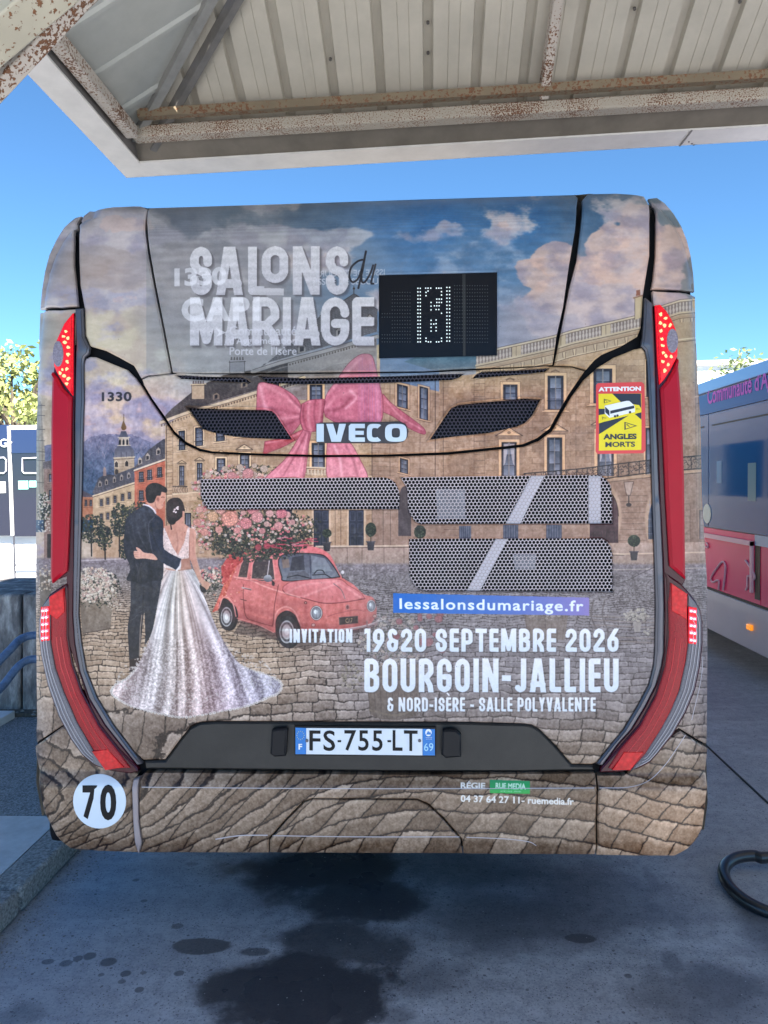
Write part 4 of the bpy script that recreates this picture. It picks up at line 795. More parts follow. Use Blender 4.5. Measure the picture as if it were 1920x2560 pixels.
    cloth((990,740, 1060,700, 1150,740, 1210,840, 1270,978, 1180,975, 1080,978, 992,975, 985,840), (206,124,132), (214,142,148), [('w',(1040,760,1080,860,1090,970),6,.45),('d',(1120,760,1170,860,1200,970),5,.35),('l',(1010,780,1020,880,1030,970),5,.5)])
    # loops
    cloth((820,500, 780,430, 700,370, 620,335, 540,322, 512,345, 505,440, 508,540, 560,620, 640,700, 720,700, 810,600, 830,560), (206,124,132), (184,100,110),
          [('w',(530,350,560,480,640,620),9,.35),('l',(560,340,700,420,810,520),7,.5),('d',(600,500,700,520,815,545),8,.4),('d',(640,640,740,600,815,560),7,.5),('l',(560,560,680,570,800,555),7,.5),('d',(700,380,760,450,815,505),5,.45)])
    cloth((960,500, 990,400, 1060,300, 1130,200, 1200,140, 1250,125, 1300,140, 1325,220, 1350,330, 1375,450, 1355,600, 1200,610, 1060,600, 980,560), (200,120,132), (198,112,124),
          [('l',(975,500,1060,420,1180,380),10,.4),('d',(985,520,1080,500,1150,430),9,.45),('d',(985,545,1100,590,1300,600),9,.35),('w',(1150,380,1190,430,1120,500),6,.4),('l',(1280,160,1330,330,1340,580),10,.35),('d',(1240,300,1270,450,1250,590),12,.25),('l',(1000,400,1100,280,1220,160),7,.5)])
    for k in range(34): u = b_(1210 + k * 4.5, 0)[0][0]; line([(u, 895 + (k % 5) * 9), (u + rng.uniform(-2, 2), 1055)], rng.uniform(1, 3), [(170,110,190),(120,120,200),(226,140,170),(214,120,140)][k % 4], .13, soft=1.2)
    cloth((815,470, 870,445, 930,438, 975,445, 965,520, 958,600, 930,650, 870,662, 820,640, 803,570), (198,112,122), (190,100,110),
          [('d',(830,470,825,560,850,650),4,.5),('l',(870,455,860,560,880,655),6,.5),('d',(910,445,900,540,915,640),4,.5),('l',(945,445,940,540,930,630),5,.5),('d',(965,450,955,540,950,600),3,.5)])
    line(curve(b_(815,470, 803,570, 820,640)), 2, PD, .9); line(curve(b_(975,445, 962,540, 955,610)), 2, PD, .9)
    # ---- faded veil behind the date lettering (part of the print)
    fd = (sm(Ug, 830, 1000) * sm(Vg, 1400, 1560) * (1 - sm(Vg, 1760, 1860)))[..., None] * .38
    ART[:] = ART * (1 - fd) + c3((128,118,118)) * fd
    # light film on the window print
    wd = ((Vg < 935) & (Ug > 365) & (Ug < 1445)).astype(np.float32)[..., None]
    g = ART.mean(-1, keepdims=True); left = (1 - sm(Ug, 640, 1050))[..., None]
    ART[:] = ART + (g * .97 - ART) * wd * left * .45; ART[:] = ART * (1 - .07 * wd * left)
    # ---- contrast of the print
    wz = (sm(Vg, 930, 1000) * (1 - sm(Vg, 1380, 1450)))[..., None]; ART[:] *= 1 + wz * np.array([.015, -.035, -.005], np.float32)
    ART[:] = np.clip(ART, 0, 1); lum = ART.mean(-1, keepdims=True); low = sm(Vg, 1400, 1900)[..., None]
    loc = fbm(CWd, CHt, 46, 301, 4)[..., None]
    ART[:] += ((fbm(CWd, CHt, 9, 611, 3) - .5) * .13 * sm(Vg, 880, 960))[..., None] + ((fbm(CWd, CHt, 40, 612, 4, .25) - .5) * .10 * sm(Vg, 930, 1000))[..., None]
    kc = 1.05 + .15 * sm(Vg, 900, 1000)[..., None]; ART[:] = np.clip((ART - .5) * kc + .462 + (lum - ART) * .16 + (loc - .5) * .07 - low * .01, 0, 1)
    # ---- lettering
    WH, WD = (196,188,190), (172,166,170)
    t = .215
    def word(w, xs, y0, y1, t, col, col2=None, sh=None, noise=.1, a=1.0, sl=0):
        for ch, (x0, x1) in zip(w, xs):
            if ch == ' ': continue
            M = poster_mask(ch, [(x1 - x0) / (y1 - y0)], t)
            s0 = sl * (x0 - 900); s1 = sl * (x1 - 900)
            draw_mask(M, [(x0, y0 + s0), (x1, y0 + s1), (x1, y1 + s1), (x0, y1 + s0)], col, a, col2, sh, noise=noise)
    SH = (7, 7, .5, 5)
    SAL = [(476,532),(541,609),(621,662),(655,722),(733,800),(815,872)]
    for wv_, xs, ya, yb in (('SAL', SAL[:3], 618, 738), ('O', SAL[3:4], 616, 708), ('NS', SAL[4:], 617, 737), ('MARIAGE', [(476,558),(562,626),(632,700),(704,732),(735,802),(803,874),(881,936)], 744, 864)):
        word(wv_, xs, ya, yb, .185 if wv_ != 'O' else .24, (196,191,192), (182,177,182), SH, .10)
    poly([(640,720),(710,722),(710,739),(632,738)], (180,175,178)); poly([(690,862),(735,868),(732,874),(684,872)], (176,170,174), .0)
    BLK = (24,20,26)
    gh_ = (226,222,226)
    draw_mask(font_mask('1330', .045), [(436,671),(568,667),(568,713),(436,717)], gh_, .6); draw_mask(font_mask('CAPI', .05, spacing=1.25), [(454,745),(650,741),(650,803),(454,805)], gh_, .6)
    poly([(540,820),(566,832),(542,842),(548,832)], gh_, .6)
    for s_, xa, xb, ya, yb in (('Communauté', 574, 742, 815, 839), ("d'Agglomération", 574, 742, 842, 866), ("Porte de l'Isère", 574, 742, 866, 888)): draw_mask(font_mask(s_, .012), [(xa, ya), (xb, yb and ya), (xb, yb), (xa, yb)], (200,196,202), .75)
    M = font_mask('ISSUE DE SECOURS', .018); draw_mask(M[::, ::-1], [(790,677),(962,673),(962,689),(790,693)], (190,188,194), .65); draw_mask(M, [(790,697),(969,695),(969,711),(790,713)], (190,188,194), .75)
    line(curve([(906,650),(893,655),(878,670),(874,692),(882,706),(896,696),(906,668),(915,630)]), 4.6, BLK); line([(915,629),(906,680),(896,721)], 4.6, BLK)
    line(curve([(909,664),(904,690),(906,706),(914,704),(926,684),(933,664)]), 4.4, BLK); line(curve([(939,662),(932,690),(928,708),(934,710)]), 4.4, BLK)
    WT, WT2 = (228,224,226), (206,212,222)
    L = lambda s_, x0, x1, y0, y1, t_, ws=None: None
    def setline(s_, x0, x1, y0, y1, t_, sh=(3, 3, .3, 3), narrow={}):
        ws = [narrow.get(ch, .42) for ch in s_]; gap = .09; tot = sum(ws) + gap * (len(s_) - 1); k = (x1 - x0) / tot; x = x0
        for ch, w_ in zip(s_, ws):
            if ch == 'È': line([(x + w_ * k * .25, y0 - 10), (x + w_ * k * .6, y0 - 5)], 3.6, WT)
            if ch != ' ':
                M = poster_mask('E' if ch == 'È' else ch, [w_ * k / (y1 - y0)], t_)
                draw_mask(M, [(x, y0), (x + w_ * k, y0 + .6), (x + w_ * k, y1 + .6), (x, y1)], WT, 1, WT2, sh, noise=.04)
            x += (w_ + gap) * k
    NW = {'I': .17, ' ': .16, 'M': .56, 'N': .46, '1': .22, '-': .26, '&': .42, 'E': .34, 'L': .33, 'J': .34, 'A': .47, 'È': .34}
    setline('INVITATION', 724, 881, 1572, 1606, .20, narrow=NW)
    setline('19&20 SEPTEMBRE 2026', 911, 1547, 1571, 1629, .19, narrow=NW)
    setline('BOURGOIN-JALLIEU', 911, 1547, 1646, 1730, .168, narrow=NW)
    setline('& NORD-ISÈRE - SALLE POLYVALENTE', 968, 1489, 1743, 1778, .17, narrow=NW)
    poly([(983,1483),(1473,1494),(1473,1539),(983,1532)], (0,92,178), col2=(132,116,176), axis='h'); draw_mask(font_mask('lessalonsdumariage.fr', .022, spacing=1.14), [(998,1495),(1459,1501),(1459,1537),(998,1531)], (222,226,236))
    draw_mask(font_mask('1330', .03, spacing=1.08), [(254,980),(329,979),(329,1003),(254,1003)], (42,36,40))
    draw_mask(font_mask('RÉGIE', .04), [(1151,1950),(1213,1951),(1213,1971),(1151,1970)], (224,220,216)); draw_mask(font_mask('04 37 64 27 11- ruemedia.fr', .026), [(1151,1985),(1434,1993),(1434,2011),(1151,2003)], (224,220,216))
    poly([(1224,1948),(1324,1951),(1324,1983),(1224,1981)], (46,150,104), col2=(24,156,60)); draw_mask(font_mask('RUE MEDIA', .04), [(1238,1955),(1314,1957),(1314,1972),(1238,1970)], (206,230,210)); draw_mask(font_mask('AFFICHAGE URBAIN', .0), [(1250,1974),(1302,1975),(1302,1979),(1250,1978)], (206,230,210), .8)
    # dust, small specks
    for k in range(260): ell(rng.uniform(90, 1750), rng.uniform(800, 2130), rng.uniform(.6, 1.3), rng.uniform(.6, 1.2), (36,30,30), .6)
    ART[:] = np.clip(ART + (FINE[..., None] - .5) * .03, 0, 1)
paint_all()
def art_image():
    "the flat print laid out on the bus's own back plane (x, z in metres)"
    TW, TH = 2048, 2048
    xs = TX0 + (np.arange(TW) + .5) / TW * (TX1 - TX0); zs = TZ0 + (np.arange(TH) + .5) / TH * (TZ1 - TZ0)
    X, Zz = np.meshgrid(xs, zs); Y = SURF(X, Zz); u, v = project(X, Y, Zz)
    px = np.clip((u - CU0) * CS - .5, 0, CWd - 1.01); py = np.clip((v - CV0) * CS - .5, 0, CHt - 1.01)
    xi = px.astype(int); yi = py.astype(int); fx = (px - xi)[..., None]; fy = (py - yi)[..., None]
    c = (ART[yi, xi] * (1 - fx) + ART[yi, xi + 1] * fx) * (1 - fy) + (ART[yi + 1, xi] * (1 - fx) + ART[yi + 1, xi + 1] * fx) * fy
    im = bpy.data.images.new('wrap_print', TW, TH, alpha=False); buf = np.ones((TH, TW, 4), np.float32); buf[..., :3] = c
    im.pixels.foreach_set(buf.ravel()); im.pack(); return im
# ------------------------------------------------------------------ materials of the bus
PRINT = art_image()
def wrap_mat(name, perf=False):
    m, n, l, b = nodemat(name)
    im = n.new('ShaderNodeTexImage'); im.image = PRINT; im.interpolation = 'Cubic'; uv = n.new('ShaderNodeUVMap'); uv.uv_map = 'print'; l.new(uv.outputs[0], im.inputs[0])
    b.inputs['Specular IOR Level'].default_value = .3; b.inputs['Coat Weight'].default_value = .16 if not perf else .10; b.inputs['Coat Roughness'].default_value = .14
    tc = n.new('ShaderNodeTexCoord'); t = n.new('ShaderNodeTexNoise'); t.inputs['Scale'].default_value = 3.0; t.inputs['Detail'].default_value = 6; l.new(tc.outputs['Object'], t.inputs[0])
    mr = n.new('ShaderNodeMapRange'); mr.inputs[3].default_value = .2; mr.inputs[4].default_value = .5; l.new(t.outputs['Fac'], mr.inputs[0]); l.new(mr.outputs[0], b.inputs['Roughness'])
    # grime film: fine dirt that dulls and browns the print a little
    d = n.new('ShaderNodeTexNoise'); d.inputs['Scale'].default_value = 26; d.inputs['Detail'].default_value = 9; d.inputs['Roughness'].default_value = .75; l.new(tc.outputs['Object'], d.inputs[0])
    dr = n.new('ShaderNodeMapRange'); dr.inputs[1].default_value = .5; dr.inputs[2].default_value = .8; dr.inputs[3].default_value = 0; dr.inputs[4].default_value = .22; l.new(d.outputs['Fac'], dr.inputs[0])
    mx = n.new('ShaderNodeMix'); mx.data_type = 'RGBA'; l.new(dr.outputs[0], mx.inputs[0]); mx.inputs[7].default_value = (.20, .17, .14, 1)
    src = im.outputs[0]
    if perf:   # window film: a fine dot screen of holes over dark glass
        v = n.new('ShaderNodeTexVoronoi'); v.inputs['Scale'].default_value = 260; v.inputs['Randomness'].default_value = .15; l.new(tc.outputs['Object'], v.inputs[0])
        r = n.new('ShaderNodeMapRange'); r.inputs[1].default_value = .28; r.inputs[2].default_value = .42; r.inputs[3].default_value = .35; r.inputs[4].default_value = 0; l.new(v.outputs['Distance'], r.inputs[0])
        m2 = n.new('ShaderNodeMix'); m2.data_type = 'RGBA'; l.new(r.outputs[0], m2.inputs[0]); l.new(im.outputs[0], m2.inputs[6]); m2.inputs[7].default_value = (.05, .05, .055, 1); src = m2.outputs[2]
    l.new(src, mx.inputs[6]); l.new(mx.outputs[2], b.inputs['Base Color'])
    bp = n.new('ShaderNodeBump'); bp.inputs['Strength'].default_value = .035; bp.inputs['Distance'].default_value = .02; t3 = n.new('ShaderNodeTexNoise'); t3.inputs['Scale'].default_value = 5; l.new(tc.outputs['Object'], t3.inputs[0]); l.new(t3.outputs['Fac'], bp.inputs['Height']); l.new(bp.outputs[0], b.inputs['Normal'])
    return m
WRAP = wrap_mat('printed_vinyl'); FILM = wrap_mat('printed_window_film', True)
BLACK = mat('black_plastic', (.010, .009, .0085), .5, noise=.6, nscale=7, bump=.1, bscale=300); GAP = mat('dark_gap', (.004, .004, .006), .6, spec=.15)
GREYP = mat('grey_satin_trim', lin(86, 86, 94), .28, .45, noise=.06, nscale=15); SEAM = mat('pale_vinyl_edge', lin(150, 138, 140), .4)
REDP = mat('red_plastic', lin(160, 14, 36), .36, coat=.05, spec=.18, noise=.06, nscale=8); REDD = mat('dark_red_lens', lin(60, 8, 24), .25, coat=.15, spec=.3)
RIMP = mat('grille_sheet', lin(184, 172, 176), .45, noise=.12, nscale=6); RIMD = mat('vent_mesh', lin(62, 54, 64), .42, .3)
def lens_mat(name, col, emit, estr, stripes=0, scale=120):
    m, n, l, b = nodemat(name); b.inputs['Roughness'].default_value = .25; b.inputs['Specular IOR Level'].default_value = .25; b.inputs['Coat Weight'].default_value = .12; b.inputs['Coat Roughness'].default_value = .05
    tc = n.new('ShaderNodeTexCoord'); v = n.new('ShaderNodeTexVoronoi'); v.inputs['Scale'].default_value = scale; l.new(tc.outputs['Object'], v.inputs[0])
    r = n.new('ShaderNodeValToRGB'); r.color_ramp.elements[0].color = (*[min(1, c * 1.25 + .01) for c in col], 1); r.color_ramp.elements[1].color = (*[c * .72 for c in col], 1); l.new(v.outputs['Distance'], r.inputs[0])
    if stripes:
        w = n.new('ShaderNodeTexWave'); w.bands_direction = 'X'; w.inputs['Scale'].default_value = stripes; w.inputs['Distortion'].default_value = 1.5; l.new(tc.outputs['Object'], w.inputs[0])
        mx = n.new('ShaderNodeMix'); mx.data_type = 'RGBA'; mx.blend_type = 'MULTIPLY'; mx.inputs[0].default_value = .55; l.new(r.outputs[0], mx.inputs[6]); l.new(w.outputs['Color'], mx.inputs[7]); l.new(mx.outputs[2], b.inputs['Base Color'])
    else: l.new(r.outputs[0], b.inputs['Base Color'])
    bp = n.new('ShaderNodeBump'); bp.inputs['Strength'].default_value = .4; bp.inputs['Distance'].default_value = .003; l.new(v.outputs['Distance'], bp.inputs['Height']); l.new(bp.outputs[0], b.inputs['Normal'])
    if estr: b.inputs['Emission Color'].default_value = (*emit, 1); b.inputs['Emission Strength'].default_value = estr * EK
    return m
LRED = lens_mat('lit_red_lens', lin(200, 10, 24), (1, .01, .03), .45); LREDI = lens_mat('ribbed_red_lens', lin(146, 16, 26), None, 0, 0, 260); LREDB = lens_mat('red_reflector', lin(200, 18, 26), None, 0, 0, 60)
LCLR = lens_mat('clear_lens', lin(112, 108, 114), None, 0, 0, 300); LGREY = lens_mat('clear_reflector', lin(128, 120, 132), None, 0, 0, 150)
LED = mat('led_glow', (1, .2, .1), .3, emit=(1, .36, .16), estr=2.2); RIBC = mat('clear_rib', lin(170, 166, 172), .25); RIBR = mat('red_rib', lin(196, 46, 50), .3); LEDC = mat('brake_led_core', (1, .5, .5), .3, emit=(1, .62, .60), estr=2.0); LEDP = mat('brake_led_glow', (1, .1, .2), .3, emit=(1, .05, .09), estr=1.3)

# ------------------------------------------------------------------ panel builder
def inpoly(px, pz, P):
    n = len(P); ins = np.zeros(len(px), bool)
    for i in range(n):
        x0, z0 = P[i]; x1, z1 = P[(i + 1) % n]
        if z0 == z1: continue
        c = ((z0 > pz) != (z1 > pz)) & (px < (x1 - x0) * (pz - z0) / (z1 - z0) + x0); ins ^= c
    return ins
def dense(P, step=.02, closed=True):
    out = []; n = len(P)
    for i in range(n if closed else n - 1):
        a, b = P[i], P[(i + 1) % n]; L = float(np.hypot(*(b - a))); k = max(1, int(L / step))
        for j in range(k): out.append(a + (b - a) * j / k)
    if not closed: out.append(P[-1])
    return np.array(out)
def inset(P, d):
    A = .5 * np.sum(P[:, 0] * np.roll(P[:, 1], -1) - np.roll(P[:, 0], -1) * P[:, 1]); s = 1 if A > 0 else -1
    t = np.roll(P, -1, 0) - np.roll(P, 1, 0); t /= (np.hypot(t[:, 0], t[:, 1])[:, None] + 1e-9); nrm = np.stack([-t[:, 1], t[:, 0]], -1) * s
    return P + nrm * d
def seg_dist(px, pz, P):
    D = np.full(len(px), 1e9)
    for i in range(len(P)):
        ax, az = P[i]; bx, bz = P[(i + 1) % len(P)]; dx, dz = bx - ax, bz - az; L = dx * dx + dz * dz + 1e-12
        t = np.clip(((px - ax) * dx + (pz - az) * dz) / L, 0, 1); D = np.minimum(D, np.hypot(px - ax - t * dx, pz - az - t * dz))
    return D
def panel(name, outline, material, parent, off=0.0, holes=(), thick=.022, rim=.0035, step=.024, smooth=False, bulge=0.0, label=None, hole_step=.012):
    "a sheet that follows the back of the bus; outline in photo points"
    P = onsurf(curve(list(outline) + [outline[0]], 5)[:-1] if smooth else outline)
    P = dense(P, step); H = [dense(onsurf(h), hole_step) for h in holes]
    IN = inset(P, rim); HI = [inset(h, -rim) for h in H]
    x0, z0 = P.min(0); x1, z1 = P.max(0)
    g = []
    for st, fine in ((step, 0), (step * .5, 1)):
        xs = np.arange(x0, x1, st); zs = np.arange(z0, z1, st); X, Zz = np.meshgrid(xs, zs); X = X.ravel() + (np.arange(X.size) % 2) * 1e-4; Zz = Zz.ravel()
        d = np.minimum(X - np.interp(Zz, LZ, LX), np.interp(Zz, RZ, RX) - X); dt = np.interp(X, TXs, TZs) - Zz
        curved = (d < .15) | (dt < .2) | (np.abs(Zz - (ZL1 + ZL2) / 2) < .06)
        ok = inpoly(X, Zz, IN) & (curved if fine else ~curved)
        for h in HI: ok &= ~inpoly(X, Zz, h)
        X, Zz = X[ok], Zz[ok]
        if len(X):
            D = seg_dist(X, Zz, IN)
            for h in HI: D = np.minimum(D, seg_dist(X, Zz, h))
            k = D > st * .45; g += [np.stack([X[k], Zz[k]], -1)]
    loops = [IN] + HI; pts = []; edges = []
    for L in loops:
        n0 = len(pts); pts += [tuple(p) for p in L]; edges += [(n0 + i, n0 + (i + 1) % len(L)) for i in range(len(L))]
    nb = len(pts)
    for a in g: pts += [tuple(p) for p in a]
    v2, e2, f2, ov, _, _ = delaunay_2d_cdt([Vector(p) for p in pts], edges, [], 0, 1e-6)
    v2 = np.array([tuple(v) for v in v2]); F = np.array([tuple(f) for f in f2 if len(f) == 3])
    c = v2[F].mean(1); ok = inpoly(c[:, 0], c[:, 1], IN)
    for h in HI: ok &= ~inpoly(c[:, 0], c[:, 1], h)
    F = F[ok]
    y = SURF(v2[:, 0], v2[:, 1]) - off
    if bulge:
        D = seg_dist(v2[:, 0], v2[:, 1], P); y = y - bulge * (1 - np.clip(1 - D / .03, 0, 1) ** 2)
    V = [Vector((a, b, c_)) for a, b, c_ in zip(v2[:, 0], y, v2[:, 1])]
    tri = []
    for a, b, c_ in F:
        n_ = (V[b] - V[a]).cross(V[c_] - V[a]); tri.append((int(a), int(b), int(c_)) if n_.y < 0 else (int(a), int(c_), int(b)))
    # rim: rounded edge and return
    for L, O in zip(loops, [P] + H):
        n = len(L); A = len(V); yl = SURF(L[:, 0], L[:, 1]) - off
        if bulge: yl = yl
        for p, yy in zip(L, yl): V.append(Vector((p[0], yy, p[1])))
        for p, yy in zip(O, yl): V.append(Vector((p[0], yy + rim * .8, p[1])))
        for p, yy in zip(O, yl): V.append(Vector((p[0], yy + thick, p[1])))
        ar = .5 * np.sum(L[:, 0] * np.roll(L[:, 1], -1) - np.roll(L[:, 0], -1) * L[:, 1]); flip = (ar > 0) == (O is P)
        for k in (0, 1):
            for i in range(n):
                j = (i + 1) % n; q = (A + k * n + i, A + k * n + j, A + (k + 1) * n + j, A + (k + 1) * n + i); tri.append(q[::-1] if flip else q)
    off3 = wloc(parent)
    me = mesh(name, [v - off3 for v in V], tri)
    me.polygons.foreach_set('use_smooth', [True] * len(me.polygons)); me.set_sharp_from_angle(angle=R(42))
    uvl = me.uv_layers.new(name='print'); li = np.zeros(len(me.loops), np.int32); me.loops.foreach_get('vertex_index', li); VV = np.array([(v.x, v.z) for v in V])
    uv = np.stack([(VV[li, 0] - TX0) / (TX1 - TX0), (VV[li, 1] - TZ0) / (TZ1 - TZ0)], -1).astype(np.float32); uvl.data.foreach_set('uv', uv.ravel())
    o = link(name, me, material, parent)
    if label: o['label'] = label
    return o
def perforated(name, outline, material, parent, off, pitch, hole, n=12, grow=.006):
    P = inset(dense(onsurf(outline), .03), -grow); x0, z0 = P.min(0); x1, z1 = P.max(0); rh = pitch * .866; C = []
    r = 0; z = z0
    while z < z1:
        x = x0 + (pitch / 2 if r % 2 else 0)
        while x < x1: C.append((x, z)); x += pitch
        z += rh; r += 1
    C = np.array(C); C = C[inpoly(C[:, 0], C[:, 1], P)]
    key = {}; V = []; F = []
    def vid(x, z):
        k = (round(x * 20000), round(z * 20000))
        for dk in ((0, 0), (1, 0), (-1, 0), (0, 1), (0, -1)):
            q = key.get((k[0] + dk[0], k[1] + dk[1]))
            if q is not None: return q
        key[k] = len(V); V.append((x, z, 0)); return key[k]
    Rh = pitch / math.sqrt(3)
    for cx, cz in C:
        hx = [vid(cx + Rh * math.cos(R(30 + 60 * k)), cz + Rh * math.sin(R(30 + 60 * k))) for k in range(6)]
        a = len(V)
        for k in range(n): t = R(30 + 360 * k / n); V.append((cx + hole * math.cos(t), cz + hole * math.sin(t), 0))
        for k in range(n): t = R(30 + 360 * k / n); V.append((cx + hole * math.cos(t), cz + hole * math.sin(t), .0025))
        s = n // 6
        for k in range(6):
            i = [a + (k * s + q) % n for q in range(s + 1)]; F.append((hx[k], hx[(k + 1) % 6], *i[::-1]))
        for k in range(n): F.append((a + k, a + (k + 1) % n, a + n + (k + 1) % n, a + n + k))
    A = np.array(V); y = SURF(A[:, 0], A[:, 1]) + off + A[:, 2]; o3 = wloc(parent)
    me = mesh(name, [Vector((x, yy, z)) - o3 for (x, z, _), yy in zip(V, y)], F); return link(name, me, material, parent)
def sp(u, v, off=0.0):
    (x, z), = onsurf([(u, v)]); return Vector((x, float(SURF(x, z)) - off, z))

# ------------------------------------------------------------------ THE BUS
bus = empty('city_bus', (-.18, 5, 0), 'rear of a parked city bus printed with a bridal couple, pink car and large bow', 'bus')
side_l = [(110,2034),(95,1950),(90,1800),(87,1500),(88,1200),(91,1000),(94,870),(97,774)]
WIN = [(378,522),(700,512),(1050,500),(1436,489),(1444,496),(1441,520),(1437,579),(1423,659),(1407,770),(1391,842),(1381,912),(1306,917),(1139,923),(1060,928),(648,932),(460,934),(432,931),(411,819),(390,713),(375,629),(369,570),(371,525)]
DISP = [(947,687),(1243,680),(1243,889),(947,896)]
body = []   # hollow body: side walls, roof, floor edge following the outline of the back
sec = []
for z, x in list(zip(LZ, LX)): sec.append((x + .004, z))
for x, z in zip(TXs, TZs):
    if x > sec[-1][0] + .03 and x < .93: sec.append((x, z - .012))
for z, x in reversed(list(zip(RZ, RX))):
    if z < sec[-1][1] - .005 and x > sec[-1][0]: sec.append((x - .004, z))
    elif z < 2.5: sec.append((x - .004, z))
sec.append((sec[-1][0] - .26, .46)); sec.append((sec[0][0] + .26, .46))
S2 = np.array(sec); ys = SURF(S2[:, 0], S2[:, 1]) + .012; ys[-1] = ys[-2] = Y0 + .2
b = MB(); n = len(sec)
b.add([(x, y, z) for (x, z), y in zip(sec, ys)] + [(x, Y0 + 12, z) for x, z in sec], [(i, (i + 1) % n, n + (i + 1) % n, n + i) for i in range(n)] + [tuple(range(n, 2 * n))])
BODY = mat('cream_wrap_paint', lin(190, 178, 160), .35, coat=.3, noise=.05, nscale=2)
b.build('body_shell', BODY, bus)
# dark liner behind the panels
panel('inner_liner', [(120,2110),(110,2034),(99,1950),(95,1800),(92,1500),(93,1200),(96,1000),(99,870),(102,774),(106,722),(114,679),(125,637),(142,601),(163,570),(190,546),(214,538),(290,528),(700,520),(1050,508),(1440,497),(1610,500),(1640,500),(1660,510),(1684,536),(1703,566),(1717,601),(1727,641),(1733,685),(1736,760),(1743,960),(1752,1240),(1766,1449),(1767,1649),(1765,1864),(1760,2000),(1750,2069),(1735,2100),(1690,2128),(350,2124),(180,2112)],
      GAP, bus, off=-.035, thick=.02,
      holes=[[(495,1195),(1002,1188),(1002,1278),(495,1278)], [(1015,1190),(1536,1184),(1536,1313),(1015,1313)], [(1018,1344),(1537,1344),(1537,1484),(1018,1484)]])
panel('rear_window', WIN, FILM, bus, off=.004, holes=[DISP], rim=.005)
L_PIL = [(199,572),(202,552),(209,539),(225,529),(255,523),(288,519),(355,518),(369,524),(363,545),(361,570),(368,629),(383,713),(405,819),(426,928),(424,933),(402,936),(370,938),(352,945),(334,914),(296,893),(263,876),(225,865),(213,838),(211,772),(200,713),(197,650),(197,600)]
panel('corner_panel', L_PIL, WRAP, bus, rim=.007, label='grey and pink printed corner panel left of the rear window')
R_PIL = [(1456,500),(1469,487),(1540,485),(1609,492),(1618,504),(1624,559),(1624,639),(1614,699),(1608,738),(1605,786),(1603,818),(1594,841),(1554,865),(1507,885),(1487,900),(1466,924),(1431,915),(1386,914),(1402,838),(1425,719),(1443,651),(1454,559),(1457,512)]
panel('corner_panel', R_PIL, WRAP, bus, rim=.007, label='printed corner panel with pink clouds right of the rear window')
panel('dome_cap', [(99,773),(104,722),(111,679),(122,637),(139,601),(160,568),(188,545),(203,540),(191,557),(183,599),(182,663),(188,713),(192,765),(150,768)], WRAP, bus, rim=.006, label='rounded upper left corner cap in faded grey and cream')
panel('dome_cap', [(1622,496),(1642,495),(1662,508),(1685,534),(1704,565),(1718,600),(1728,640),(1734,684),(1737,729),(1715,726),(1682,723),(1630,722),(1635,699),(1641,639),(1642,559),(1636,512)], WRAP, bus, rim=.006, label='rounded upper right corner cap with printed clouds')
panel('side_panel', [(100,783),(150,776),(190,773),(191,1470),(203,1700),(218,1780),(200,1822),(160,1811),(91,1857),(93,1800),(90,1500),(91,1200),(94,1000),(97,870)], WRAP, bus, label='narrow printed panel left of the left tail lights')
panel('side_panel', [(1632,728),(1682,731),(1738,742),(1744,960),(1754,1240),(1767,1449),(1768,1649),(1766,1860),(1698,1821),(1650,1845),(1640,1700),(1664,1500),(1660,1300),(1648,1000),(1636,800)], WRAP, bus, label='narrow printed panel right of the right tail lights')
# hatch with the main picture
G1 = [(498,1197),(960,1193),(975,1197),(988,1206),(996,1222),(999,1243),(997,1273),(527,1275),(514,1270),(505,1258),(500,1240)]
G2 = [(1000,1193),(1501,1187),(1518,1198),(1528,1214),(1532,1240),(1532,1309),(1051,1311),(1036,1303),(1026,1288),(1020,1267),(1018,1220)]
G3 = [(1022,1347),(1505,1346),(1520,1355),(1529,1368),(1533,1385),(1533,1480),(1059,1478),(1042,1470),(1030,1455),(1023,1434)]
ARC_LOW = [(214,897),(226,892),(240,893),(271,906),(316,924),(337,945),(352,966),(376,1004),(407,1049),(431,1084),(461,1111),(497,1128),(530,1134),(641,1139),(800,1143),(966,1142),(1119,1137),(1258,1123),(1310,1117),(1348,1102),(1382,1077),(1406,1033),(1429,993),(1461,949),(1496,918),(1535,894),(1585,874),(1604,870),(1613,880)]
TRL_IN = [(210,909),(211,1000),(207,1149),(200,1438),(197,1537),(204,1606),(216,1675),(243,1744),(284,1812),(336,1881),(356,1908)]
TRR_IN = [(1617,900),(1625,1064),(1630,1237),(1631,1268),(1636,1403),(1639,1516),(1638,1563),(1637,1629),(1634,1664),(1622,1712),(1594,1765),(1559,1823),(1530,1858),(1492,1906)]
TRAYTOP = [(412,1899),(446,1853),(473,1819),(498,1806),(538,1803),(1160,1805),(1310,1809),(1330,1812),(1349,1823),(1388,1862),(1429,1910)]
HATCH = ARC_LOW + TRR_IN + [(1479,1911)] + TRAYTOP[::-1] + [(358,1900)] + TRL_IN[:-1][::-1]
panel('rear_hatch', HATCH, WRAP, bus, holes=[G1, G2, G3], rim=.005, label='large hatch below the hood, printed with the wedding couple, pink car and dates')
for g, lb in ((G1, 'long perforated grille above the printed pink car'), (G2, 'upper right perforated grille with two white struts behind it'), (G3, 'lower right perforated grille above the blue web address')):
    go = perforated('grille', g, RIMP, bus, .008, .01415, .0061); go['label'] = lb
